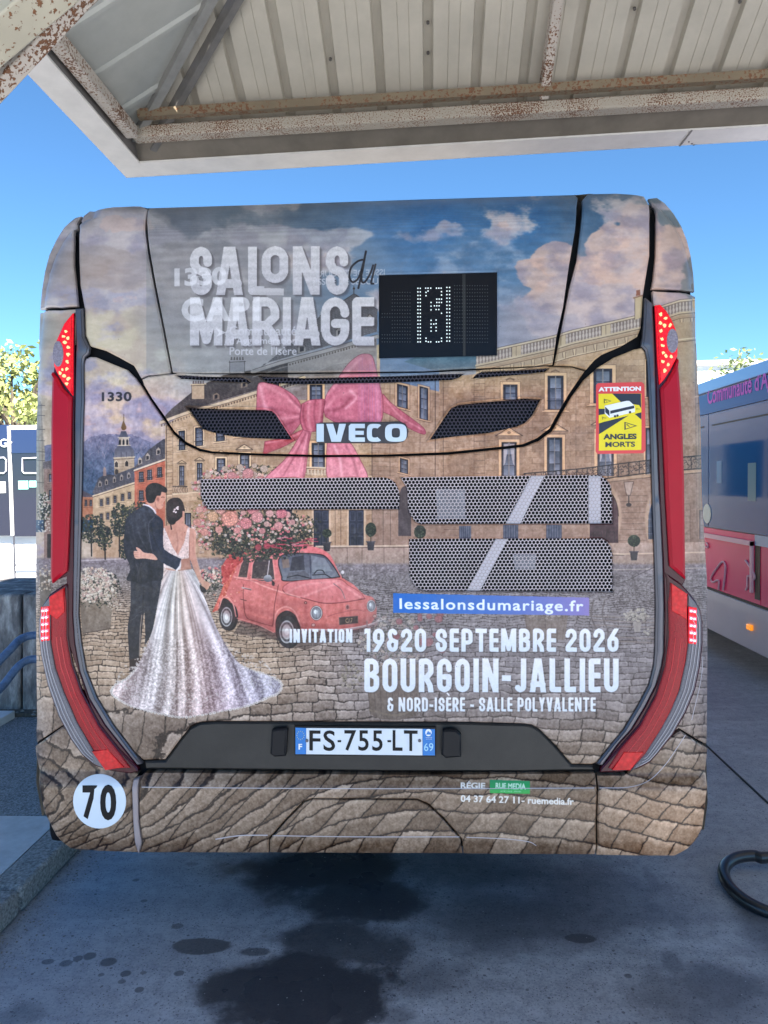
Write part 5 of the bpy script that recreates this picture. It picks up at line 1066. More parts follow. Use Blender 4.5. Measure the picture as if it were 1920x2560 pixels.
# struts and units seen through the grilles
STR = mat('white_strut', lin(205, 198, 205), .4); UNI = mat('grey_unit', lin(120, 120, 128), .5, noise=.3, nscale=40)
def backbar(name, pts, m_, off=-.013): panel(name, pts, m_, bus, off=off, thick=.008, rim=.002)
backbar('strut', [(1330,1190),(1362,1190),(1302,1310),(1265,1310)], STR); backbar('strut', [(1474,1190),(1504,1190),(1504,1310),(1474,1310)], STR); backbar('strut', [(1240,1348),(1271,1348),(1201,1478),(1168,1478)], STR)
backbar('control_unit', [(1090,1222),(1164,1222),(1164,1298),(1094,1298)], UNI, -.022); backbar('control_unit', [(1284,1388),(1344,1386),(1340,1424),(1290,1424)], UNI, -.022)
panel('engine_bay_back', [(480,1180),(1545,1175),(1545,1490),(1010,1490),(1005,1290),(480,1290)], GAP, bus, off=-.075, thick=.01)
# hood with vents
E1 = [(467,1017),(560,1021),(662,1023),(678,1026),(690,1036),(731,1099),(623,1095),(570,1089),(532,1081),(508,1073),(497,1062)]
E2 = [(1352,998),(1306,995),(1200,1005),(1150,1010),(1128,1020),(1110,1045),(1075,1099),(1150,1090),(1219,1083),(1290,1067),(1312,1058),(1332,1037)]
V1 = [(438,937),(520,941),(605,943),(618,949),(627,957),(530,952),(452,947)]
V2 = [(648,940),(760,945),(980,940),(1133,934),(1160,934),(1148,944),(1130,950),(980,957),(760,961),(670,958)]
V3 = [(1181,946),(1190,936),(1204,929),(1300,925),(1372,920),(1362,930),(1290,938)]
HOOD = [(356,949),(371,942),(430,935),(648,936),(1060,932),(1139,928),(1306,921),(1381,917),(1431,919),(1461,928),(1451,943),(1421,987),(1398,1027),(1374,1071),(1343,1095),(1308,1110),(1257,1116),(1118,1130),(966,1136),(800,1137),(641,1133),(530,1128),(499,1121),(465,1104),(436,1078),(412,1041),(381,997),(360,962)]
panel('hood_panel', HOOD, WRAP, bus, holes=[E1, E2, V1, V2, V3], rim=.006, off=.004, label='upper engine cover printed with the pink bow, between the window and the hatch', hole_step=.01)
def grow(P, k, dx=0, dy=0): c = np.array(P).mean(0); return [tuple(c + (np.array(p) - c) * k + np.array((dx, dy))) for p in P]
for e, lb in ((E1, 'left slanted black vent'), (E2, 'right slanted black vent')):
    panel('vent_rim', grow(e, 1.07, 0, 2), WRAP, bus, off=.010, holes=[grow(e, 1.0)], rim=.005, thick=.02, step=.02)
    g = perforated('vent_mesh', e, RIMD, bus, .012, .0146, .0064, 6, .004); g['label'] = lb + ' mesh'
    panel('vent_back', grow(e, 1.1), GAP, bus, off=-.03, thick=.01)
for v_ in (V1, V2, V3): perforated('vent_mesh', v_, RIMD, bus, .006, .0146, .0064, 6, .004)
# trim strips
TRL_OUT = [(190,773),(193,861),(192,889),(190,1000),(189,1149),(185,1438),(184,1537),(189,1606),(201,1675),(225,1744),(266,1812),(321,1881),(345,1911)]
panel('trim_strip', TRL_OUT + [(357,1908)] + TRL_IN[:-1][::-1] + [(213,893),(222,885),(225,870),(212,842),(209,772)], GREYP, bus, off=.010, rim=.006, step=.014, bulge=.009, label='grey trim strip beside the left tail lights')
TRR_OUT = [(1630,760),(1632,803),(1636,890),(1640,1064),(1647,1237),(1650,1268),(1656,1403),(1659,1516),(1658,1563),(1658,1629),(1652,1664),(1638,1712),(1611,1765),(1576,1823),(1544,1858),(1504,1912)]
panel('trim_strip', TRR_OUT + [(1490,1908)] + TRR_IN[::-1] + [(1612,876),(1602,866),(1606,840),(1608,810),(1611,745)], GREYP, bus, off=.010, rim=.006, step=.014, bulge=.009, label='grey trim strip beside the right tail lights')
# lamps
def lamp_low(side, out, inn, clear_in, top_refl, bot_refl, clear, bars, lb):
    t = panel('tail_lamp', out + inn[::-1], REDD, bus, off=.014, rim=.006, step=.02, label=lb)
    panel('red_lens', top_refl['band'], LREDI, bus, off=.019, rim=.003, step=.02, bulge=.006)
    panel('reflector', top_refl['p'], LREDB, bus, off=.027, rim=.002); panel('reflector', bot_refl, LREDB, bus, off=.027, rim=.002)
    panel('clear_lens', clear, LCLR, bus, off=.019, rim=.003, step=.015, bulge=.004)
    def ribs(name, A_, B_, fr_, m_, r_):
        L1 = dense(np.array(A_, float), 18, False); L2 = np.array(B_, float)
        for f in fr_:
            P = []
            for p in L1: d = np.hypot(*(L2 - p).T); j = L2[d.argmin()]; P.append(tuple(p + (j - p) * f))
            m = MB(); m.tube([sp(u, v, .0245) for u, v in curve(P, 2)], r_, 5); m.build(name, m_, bus, smooth=True)
    nC = next(i for i, p in enumerate(clear) if p[1] == max(q_[1] for q_ in clear)); A_ = clear[1:nC]; B_ = dense(np.array(clear[nC + 1:], float), 8, False)
    ribs('lens_rib', A_, B_, (.2, .45, .7), RIBC, .0016)
    bd = top_refl['band']; k_ = len(bd) // 2 + 1; ribs('lens_rib', bd[2:k_ - 1], dense(np.array(bd[k_:], float), 8, False), (.3, .6), RIBR, .0018)
    (ax, ay), (bx, by) = bars[0][0], bars[0][1]; (dx_, dy_), (cx__, cy__) = bars[-1][3], bars[-1][2]
    panel('lit_lens', [(ax - 1, ay - 5), (bx + 1, by - 5), (cx__ + 1, cy__ + 5), (dx_ - 1, dy_ + 5)], LRED, bus, off=.0245, thick=.004, rim=.002)
    for q in bars:
        panel('brake_led', q, LEDP, bus, off=.026, thick=.004, rim=.001)
        (ax, ay), (bx, by) = q[0], q[1]
        for f in (.25, .72): cx_, cy_ = ax + (bx - ax) * f, ay + (by - ay) * f + 5; panel('led', [(cx_ + 3.4 * math.cos(t_), cy_ + 2.6 * math.sin(t_)) for t_ in (0, 1.05, 2.1, 3.14, 4.2, 5.24)], LEDC, bus, off=.028, thick=.002, rim=.0005)
panel('lamp_surround', [(188,782),(188,1000),(186,1438),(183,1537),(188,1606),(200,1675),(223,1744),(264,1812),(319,1881),(343,1913),(347,1926),(300,1900),(240,1800),(170,1600),(168,1440),(130,1455),(136,928),(146,852),(165,810)], REDD, bus, off=.006, rim=.003, label='dark red surround of the left tail lights')
panel('lamp_surround', [(1634,765),(1637,890),(1641,1064),(1648,1237),(1657,1403),(1661,1530),(1659,1629),(1653,1668),(1640,1712),(1613,1765),(1578,1823),(1546,1858),(1504,1914),(1530,1918),(1620,1800),(1680,1640),(1700,1470),(1712,1450),(1706,1200),(1692,895),(1685,825),(1662,781)], REDD, bus, off=.006, rim=.003, label='dark red surround of the right tail lights')
LO = [(168,1458),(129,1484),(110,1513),(101,1548),(100,1579),(106,1634),(122,1709),(149,1788),(180,1847),(208,1885),(239,1911),(280,1925),(328,1932),(347,1926)]
LI = [(172,1462),(172,1503),(172,1589),(184,1658),(208,1726),(252,1809),(300,1870),(345,1916)]
lamp_low('l', LO, LI, None, {'band': [(164,1470),(170,1500),(170,1589),(182,1658),(205,1726),(250,1812),(298,1873),(330,1915),(275,1918),(240,1873),(199,1802),(166,1726),(146,1668),(134,1606),(133,1500)], 'p': [(131,1490),(166,1468),(168,1528),(150,1545),(132,1532)]}, [(237,1873),(276,1867),(316,1912),(270,1919)],
         [(129,1492),(112,1515),(104,1548),(103,1579),(109,1634),(125,1707),(152,1786),(183,1844),(210,1881),(240,1906),(268,1918),(237,1873),(196,1802),(163,1726),(142,1668),(131,1606),(131,1500)],
         [[(111,1520 + 17 * k),(129,1518 + 17 * k),(130,1525 + 17 * k),(111,1528 + 17 * k)] for k in range(5)], 'left lower tail lamp, curved, with five glowing brake light rows')
RO = [(1661,1431),(1700,1458),(1718,1478),(1736,1501),(1748,1523),(1753,1553),(1753,1606),(1747,1664),(1735,1722),(1712,1780),(1680,1835),(1646,1878),(1623,1904),(1594,1919),(1550,1927),(1498,1928)]
RI = [(1665,1450),(1667,1505),(1666,1592),(1658,1664),(1636,1736),(1596,1809),(1545,1867),(1500,1918)]
lamp_low('r', RO, RI, None, {'band': [(1672,1455),(1668,1505),(1669,1592),(1660,1664),(1638,1736),(1598,1811),(1548,1869),(1518,1916),(1572,1922),(1610,1880),(1648,1820),(1672,1776),(1694,1722),(1710,1650),(1716,1600),(1713,1500)], 'p': [(1673,1456),(1712,1482),(1711,1545),(1674,1524)]}, [(1556,1874),(1603,1874),(1572,1918),(1526,1919)],
         [(1716,1484),(1733,1505),(1744,1525),(1749,1553),(1749,1606),(1743,1662),(1731,1720),(1708,1777),(1677,1831),(1643,1874),(1620,1899),(1592,1914),(1573,1922),(1610,1880),(1648,1820),(1672,1776),(1695,1722),(1711,1650),(1718,1600)],
         [[(1717,1519 + 18 * k),(1735,1522 + 18 * k),(1735,1531 + 18 * k),(1717,1528 + 18 * k)] for k in range(5)], 'right lower tail lamp, curved, with five glowing brake light rows')
panel('red_cover', [(137,932),(150,948),(162,972),(184,994),(182,1200),(172,1427),(136,1457),(132,1440),(134,1200)], REDP, bus, off=.024, rim=.010, step=.02, label='long red cover between the two left lamps')
panel('red_cover', [(1690,898),(1678,928),(1662,955),(1648,972),(1652,1042),(1661,1240),(1671,1414),(1709,1447),(1706,1200),(1699,1020)], REDP, bus, off=.024, rim=.010, step=.02, label='long red cover between the two right lamps')
UL = [(187,785),(165,812),(147,852),(141,884),(140,916),(147,933),(160,955),(175,975),(186,990)]
UR = [(1635,766),(1647,764),(1662,780),(1675,801),(1685,825),(1690,853),(1690,890),(1685,903),(1673,925),(1658,949),(1646,962),(1641,900)]
for out, ov, leds, lb in ((UL, (155, 888, 13, 32), [(174,832),(168,845),(180,850),(172,860),(181,873),(180,890),(178,908),(166,928),(176,926),(160,935),(170,944),(181,950),(176,962)], 'left upper tail lamp lit red with a grey oval reflector'),
                          (UR, (1674, 856, 14, 30), [(1645,790),(1657,801),(1644,812),(1654,818),(1668,818),(1646,831),(1648,852),(1649,868),(1651,885),(1657,894),(1670,896),(1650,908),(1663,914),(1654,930)], 'right upper tail lamp lit red with a grey oval reflector')):
    panel('upper_lamp', out, LRED, bus, off=.018, rim=.004, step=.015, bulge=.012, label=lb)
    panel('reflector', arc(ov[0], ov[1], ov[2], ov[3], 0, 360, 20)[:-1], LGREY, bus, off=.033, rim=.002, step=.01)
    for k, (u, v) in enumerate(leds):
        a = random.uniform(0, 6); st = [(u + random.uniform(2.2, 6.2) * math.cos(a + i * .785), v + random.uniform(2.2, 6.2) * math.sin(a + i * .785)) for i in range(8)]
        panel('led', st, LED, bus, off=.034, thick=.002, rim=.0006)
# tray, plate, plate lamps
TRAY = [(360,1904)] + [(412,1903)] + [(u, v + 3) for u, v in TRAYTOP[1:-1]] + [(1430,1914),(1484,1915),(1487,1928),(1300,1931),(1000,1931),(362,1924)]
panel('number_plate_tray', TRAY, BLACK, bus, off=-.004, rim=.008, step=.03, label='black tray around the number plate')
PLW = mat('plate_white', lin(205, 212, 222), .35, noise=.03, nscale=20); PLB = mat('plate_blue', lin(10, 112, 190), .35); INKB = mat('plate_black', lin(10, 11, 16), .5, spec=.25)
panel('number_plate', [(737,1813),(1090,1816),(1090,1889),(738,1886)], BLACK, bus, off=.012, rim=.004)
def flat(name, pts, m_, off): return panel(name, pts, m_, bus, off=off, thick=.0015, rim=.0004)
flat('plate_face', [(767,1817),(1056,1819),(1056,1885),(767,1882)], PLW, .0150); flat('plate_band', [(740,1816),(766.5,1817),(766.5,1882),(740,1882)], PLB, .0150); flat('plate_band', [(1056.5,1819),(1087,1820),(1087,1885),(1056.5,1885)], PLB, .0150)
# lettering as thin raised or stuck-on pieces
def letters(name, text, quad, m_, parent, off, bold=.03, thick=.0008, spacing=1.0, split=False, label=None, poster=None):
    "text fitted into photo quad tl, tr, br, bl on the back; one object per line (or per letter)"
    cu = bpy.data.curves.new('l', 'FONT'); cu.body = text; cu.size = 1; cu.offset = bold; cu.space_character = spacing; cu.resolution_u = 4
    o = bpy.data.objects.new('l', cu); COL.objects.link(o); bpy.context.view_layer.update(); dg = bpy.context.evaluated_depsgraph_get(); me = o.evaluated_get(dg).to_mesh()
    co = np.array([v.co[:2] for v in me.vertices]); F = [tuple(p.vertices) for p in me.polygons]; o.evaluated_get(dg).to_mesh_clear(); bpy.data.objects.remove(o); bpy.data.curves.remove(cu)
    mn, mx = co.min(0), co.max(0); Hm = homog([(mn[0], mx[1]), (mx[0], mx[1]), (mx[0], mn[1]), (mn[0], mn[1])], quad)
    d = Hm @ np.array([co[:, 0], co[:, 1], np.ones(len(co))]); uv = (d[:2] / d[2]).T
    return extr(name, uv, F, m_, parent, off, thick, label)
def extr(name, uv, F, m_, parent, off, thick, label=None):
    XZ = onsurf(uv); y = SURF(XZ[:, 0], XZ[:, 1]) - off; o3 = wloc(parent); n = len(XZ); cnt = {}
    P3 = [Vector((a, b_, c_)) for (a, c_), b_ in zip(XZ, y)]; G = []
    for f in F:
        nn = (P3[f[1]] - P3[f[0]]).cross(P3[f[2]] - P3[f[0]]); f = f if nn.y < 0 else f[::-1]; G.append(f)
        for i in range(len(f)): e = (f[i], f[(i + 1) % len(f)]); cnt[e] = 1
    side = [(a, n + a, n + b_, b_) for (a, b_) in cnt if (b_, a) not in cnt]
    me = mesh(name, [p - o3 for p in P3] + [p - o3 + Vector((0, thick, 0)) for p in P3], G + [s_[::-1] for s_ in side]); ob = link(name, me, m_, parent)
    if label: ob['label'] = label
    return ob
def q4(x0, y0, x1, y1, sl=0): return [(x0, y0), (x1, y0 + sl), (x1, y1 + sl), (x0, y1)]
pl = [('FS', 775, 839), ('-', 845, 854), ('755', 862, 957), ('-', 969, 978), ('LT', 982, 1044)]
for t_, a, b_ in pl:
    if t_ == '-': flat('plate_character', [(a, 1847), (b_, 1847), (b_, 1852), (a, 1852)], INKB, .0165)
    else: letters('plate_character', t_, q4(a, 1822, b_, 1873, 1), INKB, bus, .0165, .012, spacing=1.12)
WH_ = mat('print_white', lin(225, 228, 235), .4)
letters('plate_character', 'F', q4(748, 1856, 757, 1870), WH_, bus, .0165, .03); letters('plate_character', '69', q4(1060, 1854, 1083, 1874), mat('pale_blue_print', lin(150, 200, 225), .4), bus, .0165, .005)
for k in range(12): a = k * math.pi / 6; flat('star', [(753 + 9 * math.cos(a) + 1.1 * math.cos(t_), 1835 + 10 * math.sin(a) + 1.1 * math.sin(t_)) for t_ in (0, 1.57, 3.14, 4.71)], mat('star_yellow', lin(200, 200, 120), .5) if k == 0 else bpy.data.materials['star_yellow'], .0165)
flat('region_badge', arc(1071, 1828, 8, 9, 0, 360, 18)[:-1], WH_, .0165); flat('region_mark', [(1065,1833),(1070,1823),(1073,1828),(1075,1825),(1078,1833)], PLB, .0172)
letters('plate_character', 'AUVERGNE', q4(1064, 1839, 1080, 1841), WH_, bus, .0165, 0); letters('plate_character', 'RHÔNE ALPES', q4(1065, 1843, 1079, 1845), WH_, bus, .0165, 0)
for u in (769, 1049): panel('screw', arc(u, 1848, 4, 4, 0, 360, 10)[:-1], GREYP, bus, off=.019, thick=.004, rim=.001)
for q in ([(683,1820),(700,1816),(718,1816),(721,1822),(717,1884),(690,1886),(679,1878)], [(1106,1822),(1120,1818),(1140,1820),(1152,1832),(1152,1886),(1114,1889),(1103,1880)]): panel('plate_lamp', q, mat('plate_lamp_black', (.006, .007, .010), .35, spec=.2), bus, off=.030, thick=.035, rim=.007)
# bumper
TOW = [(676,2129),(676,2097),(718,2049),(762,2005),(780,1998),(1042,1999),(1070,2012),(1109,2049),(1151,2098),(1156,2131)]
TOWO = [(673,2130),(673,2095),(715,2046),(760,2001),(780,1995),(1042,1996),(1073,2009),(1112,2046),(1154,2095),(1159,2132)]
BUMP = [(352,1941),(362,1931),(1000,1936),(1487,1933),(1489,2050),(1486,2134),(1159,2132)] + TOWO[::-1][1:] + [(350,2130),(358,2104),(350,2053),(348,2001),(350,1960)]
panel('bumper', BUMP, WRAP, bus, off=.006, thick=.05, rim=.005, label='printed cobblestone bumper between the two corners')
panel('towing_cover', TOW, WRAP, bus, off=.006, thick=.05, rim=.003, label='removable cover in the middle of the bumper')
panel('bumper_corner', [(91,1864),(158,1816),(200,1832),(260,1905),(346,1934),(334,1950),(331,2001),(333,2053),(340,2104),(345,2130),(260,2126),(180,2120),(142,2088),(114,2032),(99,1950)], WRAP, bus, off=.006, thick=.05, rim=.006, label='left bumper corner with the round speed sticker')
panel('bumper_edge_strip', [(337,1946),(350,1944),(347,2001),(348,2053),(356,2104),(349,2131),(343,2112),(336,2053),(334,2001)], SEAM, bus, off=.014, thick=.04, rim=.004)
panel('bumper_corner', [(1766,1869),(1700,1827),(1660,1852),(1560,1938),(1492,1938),(1493,2050),(1490,2135),(1600,2137),(1685,2137),(1718,2120),(1743,2091),(1754,2066),(1762,2000)], WRAP, bus, off=.006, thick=.05, rim=.006, label='right bumper corner printed with large cobblestones')
EDGE = mat('crease_highlight', lin(176, 170, 178), .35)  # pale strips paint the highlights along bumper creases and round the right lamp
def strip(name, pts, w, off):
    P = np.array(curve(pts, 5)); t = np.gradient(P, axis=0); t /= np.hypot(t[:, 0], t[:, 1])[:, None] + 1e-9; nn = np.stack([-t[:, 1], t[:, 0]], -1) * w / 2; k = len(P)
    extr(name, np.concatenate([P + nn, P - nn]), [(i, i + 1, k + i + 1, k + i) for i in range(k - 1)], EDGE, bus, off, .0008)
strip('crease_highlight', [(356,1966),(700,1969),(1000,1970),(1300,1969),(1484,1968)], 1.6, .0072)
strip('crease_highlight', [(540,2096),(600,2087),(670,2086)], 2.4, .0072); strip('crease_highlight', [(682,2087),(900,2090),(1148,2090)], 1.8, .0072); strip('crease_highlight', [(1166,2091),(1260,2095),(1320,2102),(1340,2112)], 1.6, .0072)
strip('crease_highlight', [(1498,1968),(1570,1966),(1620,1950),(1660,1912),(1690,1870),(1712,1836)], 1.6, .0072); strip('crease_highlight', [(1729,1800),(1752,1700),(1757,1640)], 1.4, .0012)
# destination display
DGL = mat('display_glass', (.005, .006, .009), .25, spec=.2); LEDW = mat('display_led', (.8, .85, .85), .4, emit=(.75, .9, .9), estr=.62); LEDO = mat('display_led_off', (.045, .05, .055), .5)
panel('destination_display', DISP, DGL, bus, off=-.006, rim=.001)
dz = Z(660, 460, 2.37)
def dots(name, L, m_, r, lb=None):
    uv = []; F = []
    for (u, v) in L:
        i = len(uv); uv += [(u + r * math.cos(k * 1.0472), v + r * math.sin(k * 1.0472)) for k in range(6)]; F.append(tuple(range(i, i + 6)))
    o = extr(name, np.array(uv), F, m_, bus, -.0045, .001, lb); o['kind'] = 'stuff'
on = []
ROWS = [608 + 21.2 * k for k in range(16)]
for r_ in ROWS: on += [(912, r_ + 8), (926, r_ + 8), (1084, r_ + 3), (1100, r_ + 3)]
on += [(x, 615) for x in (958, 972, 988, 1022, 1036, 1050)] + [(960, 640), (960, 660), (972, 632), (1052, 636), (1052, 656), (1024, 680), (1038, 680), (1052, 680), (990, 700), (1024, 700), (1038, 700), (1052, 700), (990, 722), (1010, 720), (1024, 720), (1038, 720), (990, 744), (1020, 742), (1036, 742), (1052, 764), (990, 806), (1020, 804), (990, 828), (1006, 828), (1020, 826), (990, 848), (1020, 848), (990, 870), (1020, 868), (960, 912), (960, 930), (974, 934), (988, 934), (1022, 934), (1036, 934), (1052, 912), (1052, 930)]
dots('lit_display_dots', [dz(a, b_)[0] for a, b_ in on], LEDW, 1.7)
off_ = [dz(x, y)[0] for x in range(700, 880, 15) for y in range(640, 940, 21) if not (x < 750 and (y < 760 or 800 < y < 880))] + [dz(x, y)[0] for x in range(1130, 1340, 15) for y in range(600, 940, 21)]
dots('unlit_display_dots', off_, LEDO, 1.2)
panel('display_divider', [(1156,684),(1164,684),(1164,889),(1158,889)], BLACK, bus, off=-.0048, thick=.0008, rim=.0002)
# maker's badge
CHR = mat('chrome', (.66, .65, .64), .22, .35)
panel('badge_base', [(791,1060),(800,1057),(960,1055),(1000,1054),(1014,1060),(1021,1076),(1019,1092),(1008,1105),(990,1109),(795,1108),(791,1104)], mat('badge_backing', lin(58, 52, 54), .4), bus, off=.010, rim=.003)
def badge(ch, x0, x1):
    y0, y1 = 1060.5, 1105; w = (x1 - x0) / (y1 - y0); t_ = .34 if ch not in 'O' else .34; uv = []; F = []
    def q(pts):
        i = len(uv); uv.extend([(x0 + a * (y1 - y0), y1 - b_ * (y1 - y0)) for a, b_ in pts]); F.append(tuple(range(i, i + len(pts))))
    if ch == 'I': q([(0, 0), (w, 0), (w, 1), (0, 1)])
    if ch == 'V': q([(0, 1), (.38, 1), (w / 2 + .04, .34), (w / 2 + .02, 0), (w / 2 - .26, 0)]); uv_i = 0; q([(w, 1), (w - .38, 1), (w / 2 + .04, .34), (w / 2 + .02, 0), (w / 2 + .26, 0)])
    if ch == 'E': q([(.12, 0), (.36, .0), (.36, 1), (.12, 1), (0, .88), (0, .12)]); q([(.36, .76), (w, .76), (w, 1), (.36, 1)]); q([(.36, .39), (w - .06, .39), (w - .06, .61), (.36, .61)]); q([(.36, 0), (w, 0), (w, .24), (.36, .24)])
    if ch in 'CO':
        N = 28; a0, a1 = (50, 310) if ch == 'C' else (0, 360)
        pw = lambda c_: math.copysign(abs(c_) ** .6, c_)
        for k in range(N):
            A, B_ = R(a0 + (a1 - a0) * k / N), R(a0 + (a1 - a0) * (k + 1) / N)
            q([(w / 2 + w / 2 * pw(math.cos(A)), .5 + .5 * pw(math.sin(A))), (w / 2 + w / 2 * pw(math.cos(B_)), .5 + .5 * pw(math.sin(B_))), (w / 2 + w * .19 * pw(math.cos(B_)), .5 + .27 * pw(math.sin(B_))), (w / 2 + w * .19 * pw(math.cos(A)), .5 + .27 * pw(math.sin(A)))])
    extr('badge_letter', np.array(uv), F, CHR, bus, .018, .006)
for ch, a, b_ in (('I', 793, 811), ('V', 817, 866), ('E', 873, 913), ('C', 918, 958), ('O', 963, 1017)): badge(ch, a, b_)
# stickers
STR_R = mat('sticker_red', lin(206, 62, 62), .4); STY = mat('sticker_yellow', lin(222, 202, 10), .4, noise=.04, nscale=8); STB = mat('sticker_dark', lin(30, 34, 50), .4)
flat('warning_sticker', [(1490,963),(1495,958),(1604,955),(1611,961),(1614,1126),(1608,1133),(1494,1135),(1489,1129)], STR_R, .0010)
s_ = Z(1460, 920, 7.541)
flat('sticker_field', s_(272,488, 1078,480, 1078,1545, 278,1555), STY, .0018)
for q in (s_(530,486, 1070,484, 1075,768, 1030,700, 700,650), s_(275,770, 400,768, 480,860, 275,890), s_(280,1045, 480,985, 880,880, 850,890, 280,1250), s_(945,860, 1078,835, 1078,975)): flat('sticker_dark_area', q, STB, .0024)
flat('sticker_yellow_area', s_(275,890, 480,850, 1030,695, 1076,768, 1076,835, 480,990, 275,1042), STY, .0028)
SW = mat('sticker_white', lin(225, 225, 228), .4); flat('sticker_bus', s_(388,712, 800,620, 850,622, 950,715, 955,830, 475,940, 388,860), SW, .0034); flat('sticker_bus_window', s_(490,808, 940,708, 944,760, 492,866), STB, .0040); flat('sticker_bus_window', s_(395,730, 472,805, 478,910, 395,835), STB, .0040)
for (x, y) in ((580,912),(627,900),(862,836)): flat('sticker_wheel', [tuple(np.array(s_(x, y)[0]) + np.array((3 * math.cos(t_), 3.2 * math.sin(t_)))) for t_ in np.arange(0, 6.2, .7)], STB, .0046)
for (x, y, k) in ((375,625,1.0),(340,945,.62),(985,775,.5),(760,1092,1.7)):
    T = [(x, y - 44 * k), (x + 140 * k, y), (x, y + 44 * k)]; P = s_(*[c_ for p in T for c_ in p]); c0 = np.array(P).mean(0)
    flat('sticker_triangle', P, STB, .0034 if k != 1.7 else .0034); flat('sticker_triangle_centre', [tuple(c0 + (np.array(p) - c0) * .74) for p in P], STY, .0040); flat('sticker_mark', [tuple(c0 + np.array((a * k, b_ * k))) for a, b_ in ((-4, -2.4), (-2.6, -2.8), (1.4, 1.4), (.6, 1.8))], STB, .0046)
letters('sticker_text', 'ATTENTION', q4(1496, 968, 1602, 979, -2), SW, bus, .0022, .05); letters('sticker_text', 'ANGLES', q4(1508, 1085, 1591, 1099, -1), STB, bus, .0030, .045); letters('sticker_text', 'MORTS', q4(1513, 1105, 1587, 1118, -1), STB, bus, .0030, .025)
def disc70():
    panel('speed_sticker', arc(251, 2001, 66, 68, 0, 360, 40)[:-1], mat('sticker_pale', lin(205, 216, 228), .35, noise=.03, nscale=6), bus, off=.0085, thick=.002, rim=.0006, label='round white sticker reading 70')
    letters('speed_digit', '7', q4(209, 1961, 246, 2045), INKB, bus, .0100, .035); letters('speed_digit', '0', q4(253, 1959, 293, 2048), INKB, bus, .0100, .035)
disc70()
# side windows and wheels
GLS = mat('dark_glass', (.02, .025, .03), .06, coat=.5); TYR = mat('tyre', (.02, .02, .02), .8, bump=.3); RIM = mat('wheel_rim', (.35, .35, .36), .4, .8)
for s in (-1, 1):
    xs = (LX[4] if s < 0 else RX[6]) + s * .012
    for k in range(6): m = MB(); m.box((xs - s * .008, Y0 + 1.6 + k * 1.75, 1.85), (.02, 1.6, 1.0)); m.build('side_window', GLS, bus)
    for yy in (Y0 + 3.1, Y0 + 9.2): m = MB(); m.tube([(xs - s * .36, yy, .48), (xs - s * .03, yy, .48)], .48, 28); w_ = m.build('wheel', TYR, bus); m = MB(); m.tube([(xs - s * .04, yy, .48), (xs - s * .01, yy, .48)], .27, 20); m.build('rim', RIM, w_)
m = MB(); m.box((-.18, Y0 + 6.1, .50), (1.8, 11.4, .1)); m.build('underfloor', BLACK, bus)
# ------------------------------------------------------------------ the place: ground, kerb, canopy, other buses, trees
def rust_paint(name, base, amount=.5, scale=60, edge=1.0):
    m, n, l, b = nodemat(name); b.inputs['Roughness'].default_value = .6
    tc = n.new('ShaderNodeTexCoord'); t = n.new('ShaderNodeTexNoise'); t.inputs['Scale'].default_value = scale; t.inputs['Detail'].default_value = 6; t.inputs['Roughness'].default_value = .6; l.new(tc.outputs['Object'], t.inputs[0])
    t2 = n.new('ShaderNodeTexNoise'); t2.inputs['Scale'].default_value = 3.5; t2.inputs['Detail'].default_value = 3; l.new(tc.outputs['Object'], t2.inputs[0])
    ad = n.new('ShaderNodeMath'); ad.operation = 'ADD'; l.new(t.outputs['Fac'], ad.inputs[0]); ms = n.new('ShaderNodeMath'); ms.operation = 'MULTIPLY'; ms.inputs[1].default_value = .5; l.new(t2.outputs['Fac'], ms.inputs[0]); l.new(ms.outputs[0], ad.inputs[1])
    mr = n.new('ShaderNodeMapRange'); th = .92 - .16 * amount; mr.inputs[1].default_value = th; mr.inputs[2].default_value = th + .035; l.new(ad.outputs[0], mr.inputs[0])
    br = n.new('ShaderNodeMapRange'); br.inputs[1].default_value = .4; br.inputs[2].default_value = .7; br.inputs[3].default_value = .85; br.inputs[4].default_value = 1.12; l.new(t2.outputs['Fac'], br.inputs[0])
    sc = n.new('ShaderNodeVectorMath'); sc.operation = 'SCALE'; sc.inputs[0].default_value = base; l.new(br.outputs[0], sc.inputs['Scale'])
    rc = n.new('ShaderNodeValToRGB'); rc.color_ramp.elements[0].position = .3; rc.color_ramp.elements[0].color = (.055, .02, .012, 1); rc.color_ramp.elements[1].position = .7; rc.color_ramp.elements[1].color = (.20, .085, .035, 1); l.new(t.outputs['Fac'], rc.inputs[0])
    mx = n.new('ShaderNodeMix'); mx.data_type = 'RGBA'; l.new(mr.outputs[0], mx.inputs[0]); l.new(sc.outputs[0], mx.inputs[6]); l.new(rc.outputs[0], mx.inputs[7]); l.new(mx.outputs[2], b.inputs['Base Color'])
    bp = n.new('ShaderNodeBump'); bp.inputs['Strength'].default_value = .5; bp.inputs['Distance'].default_value = .004; l.new(mr.outputs[0], bp.inputs['Height']); l.new(bp.outputs[0], b.inputs['Normal'])
    return m
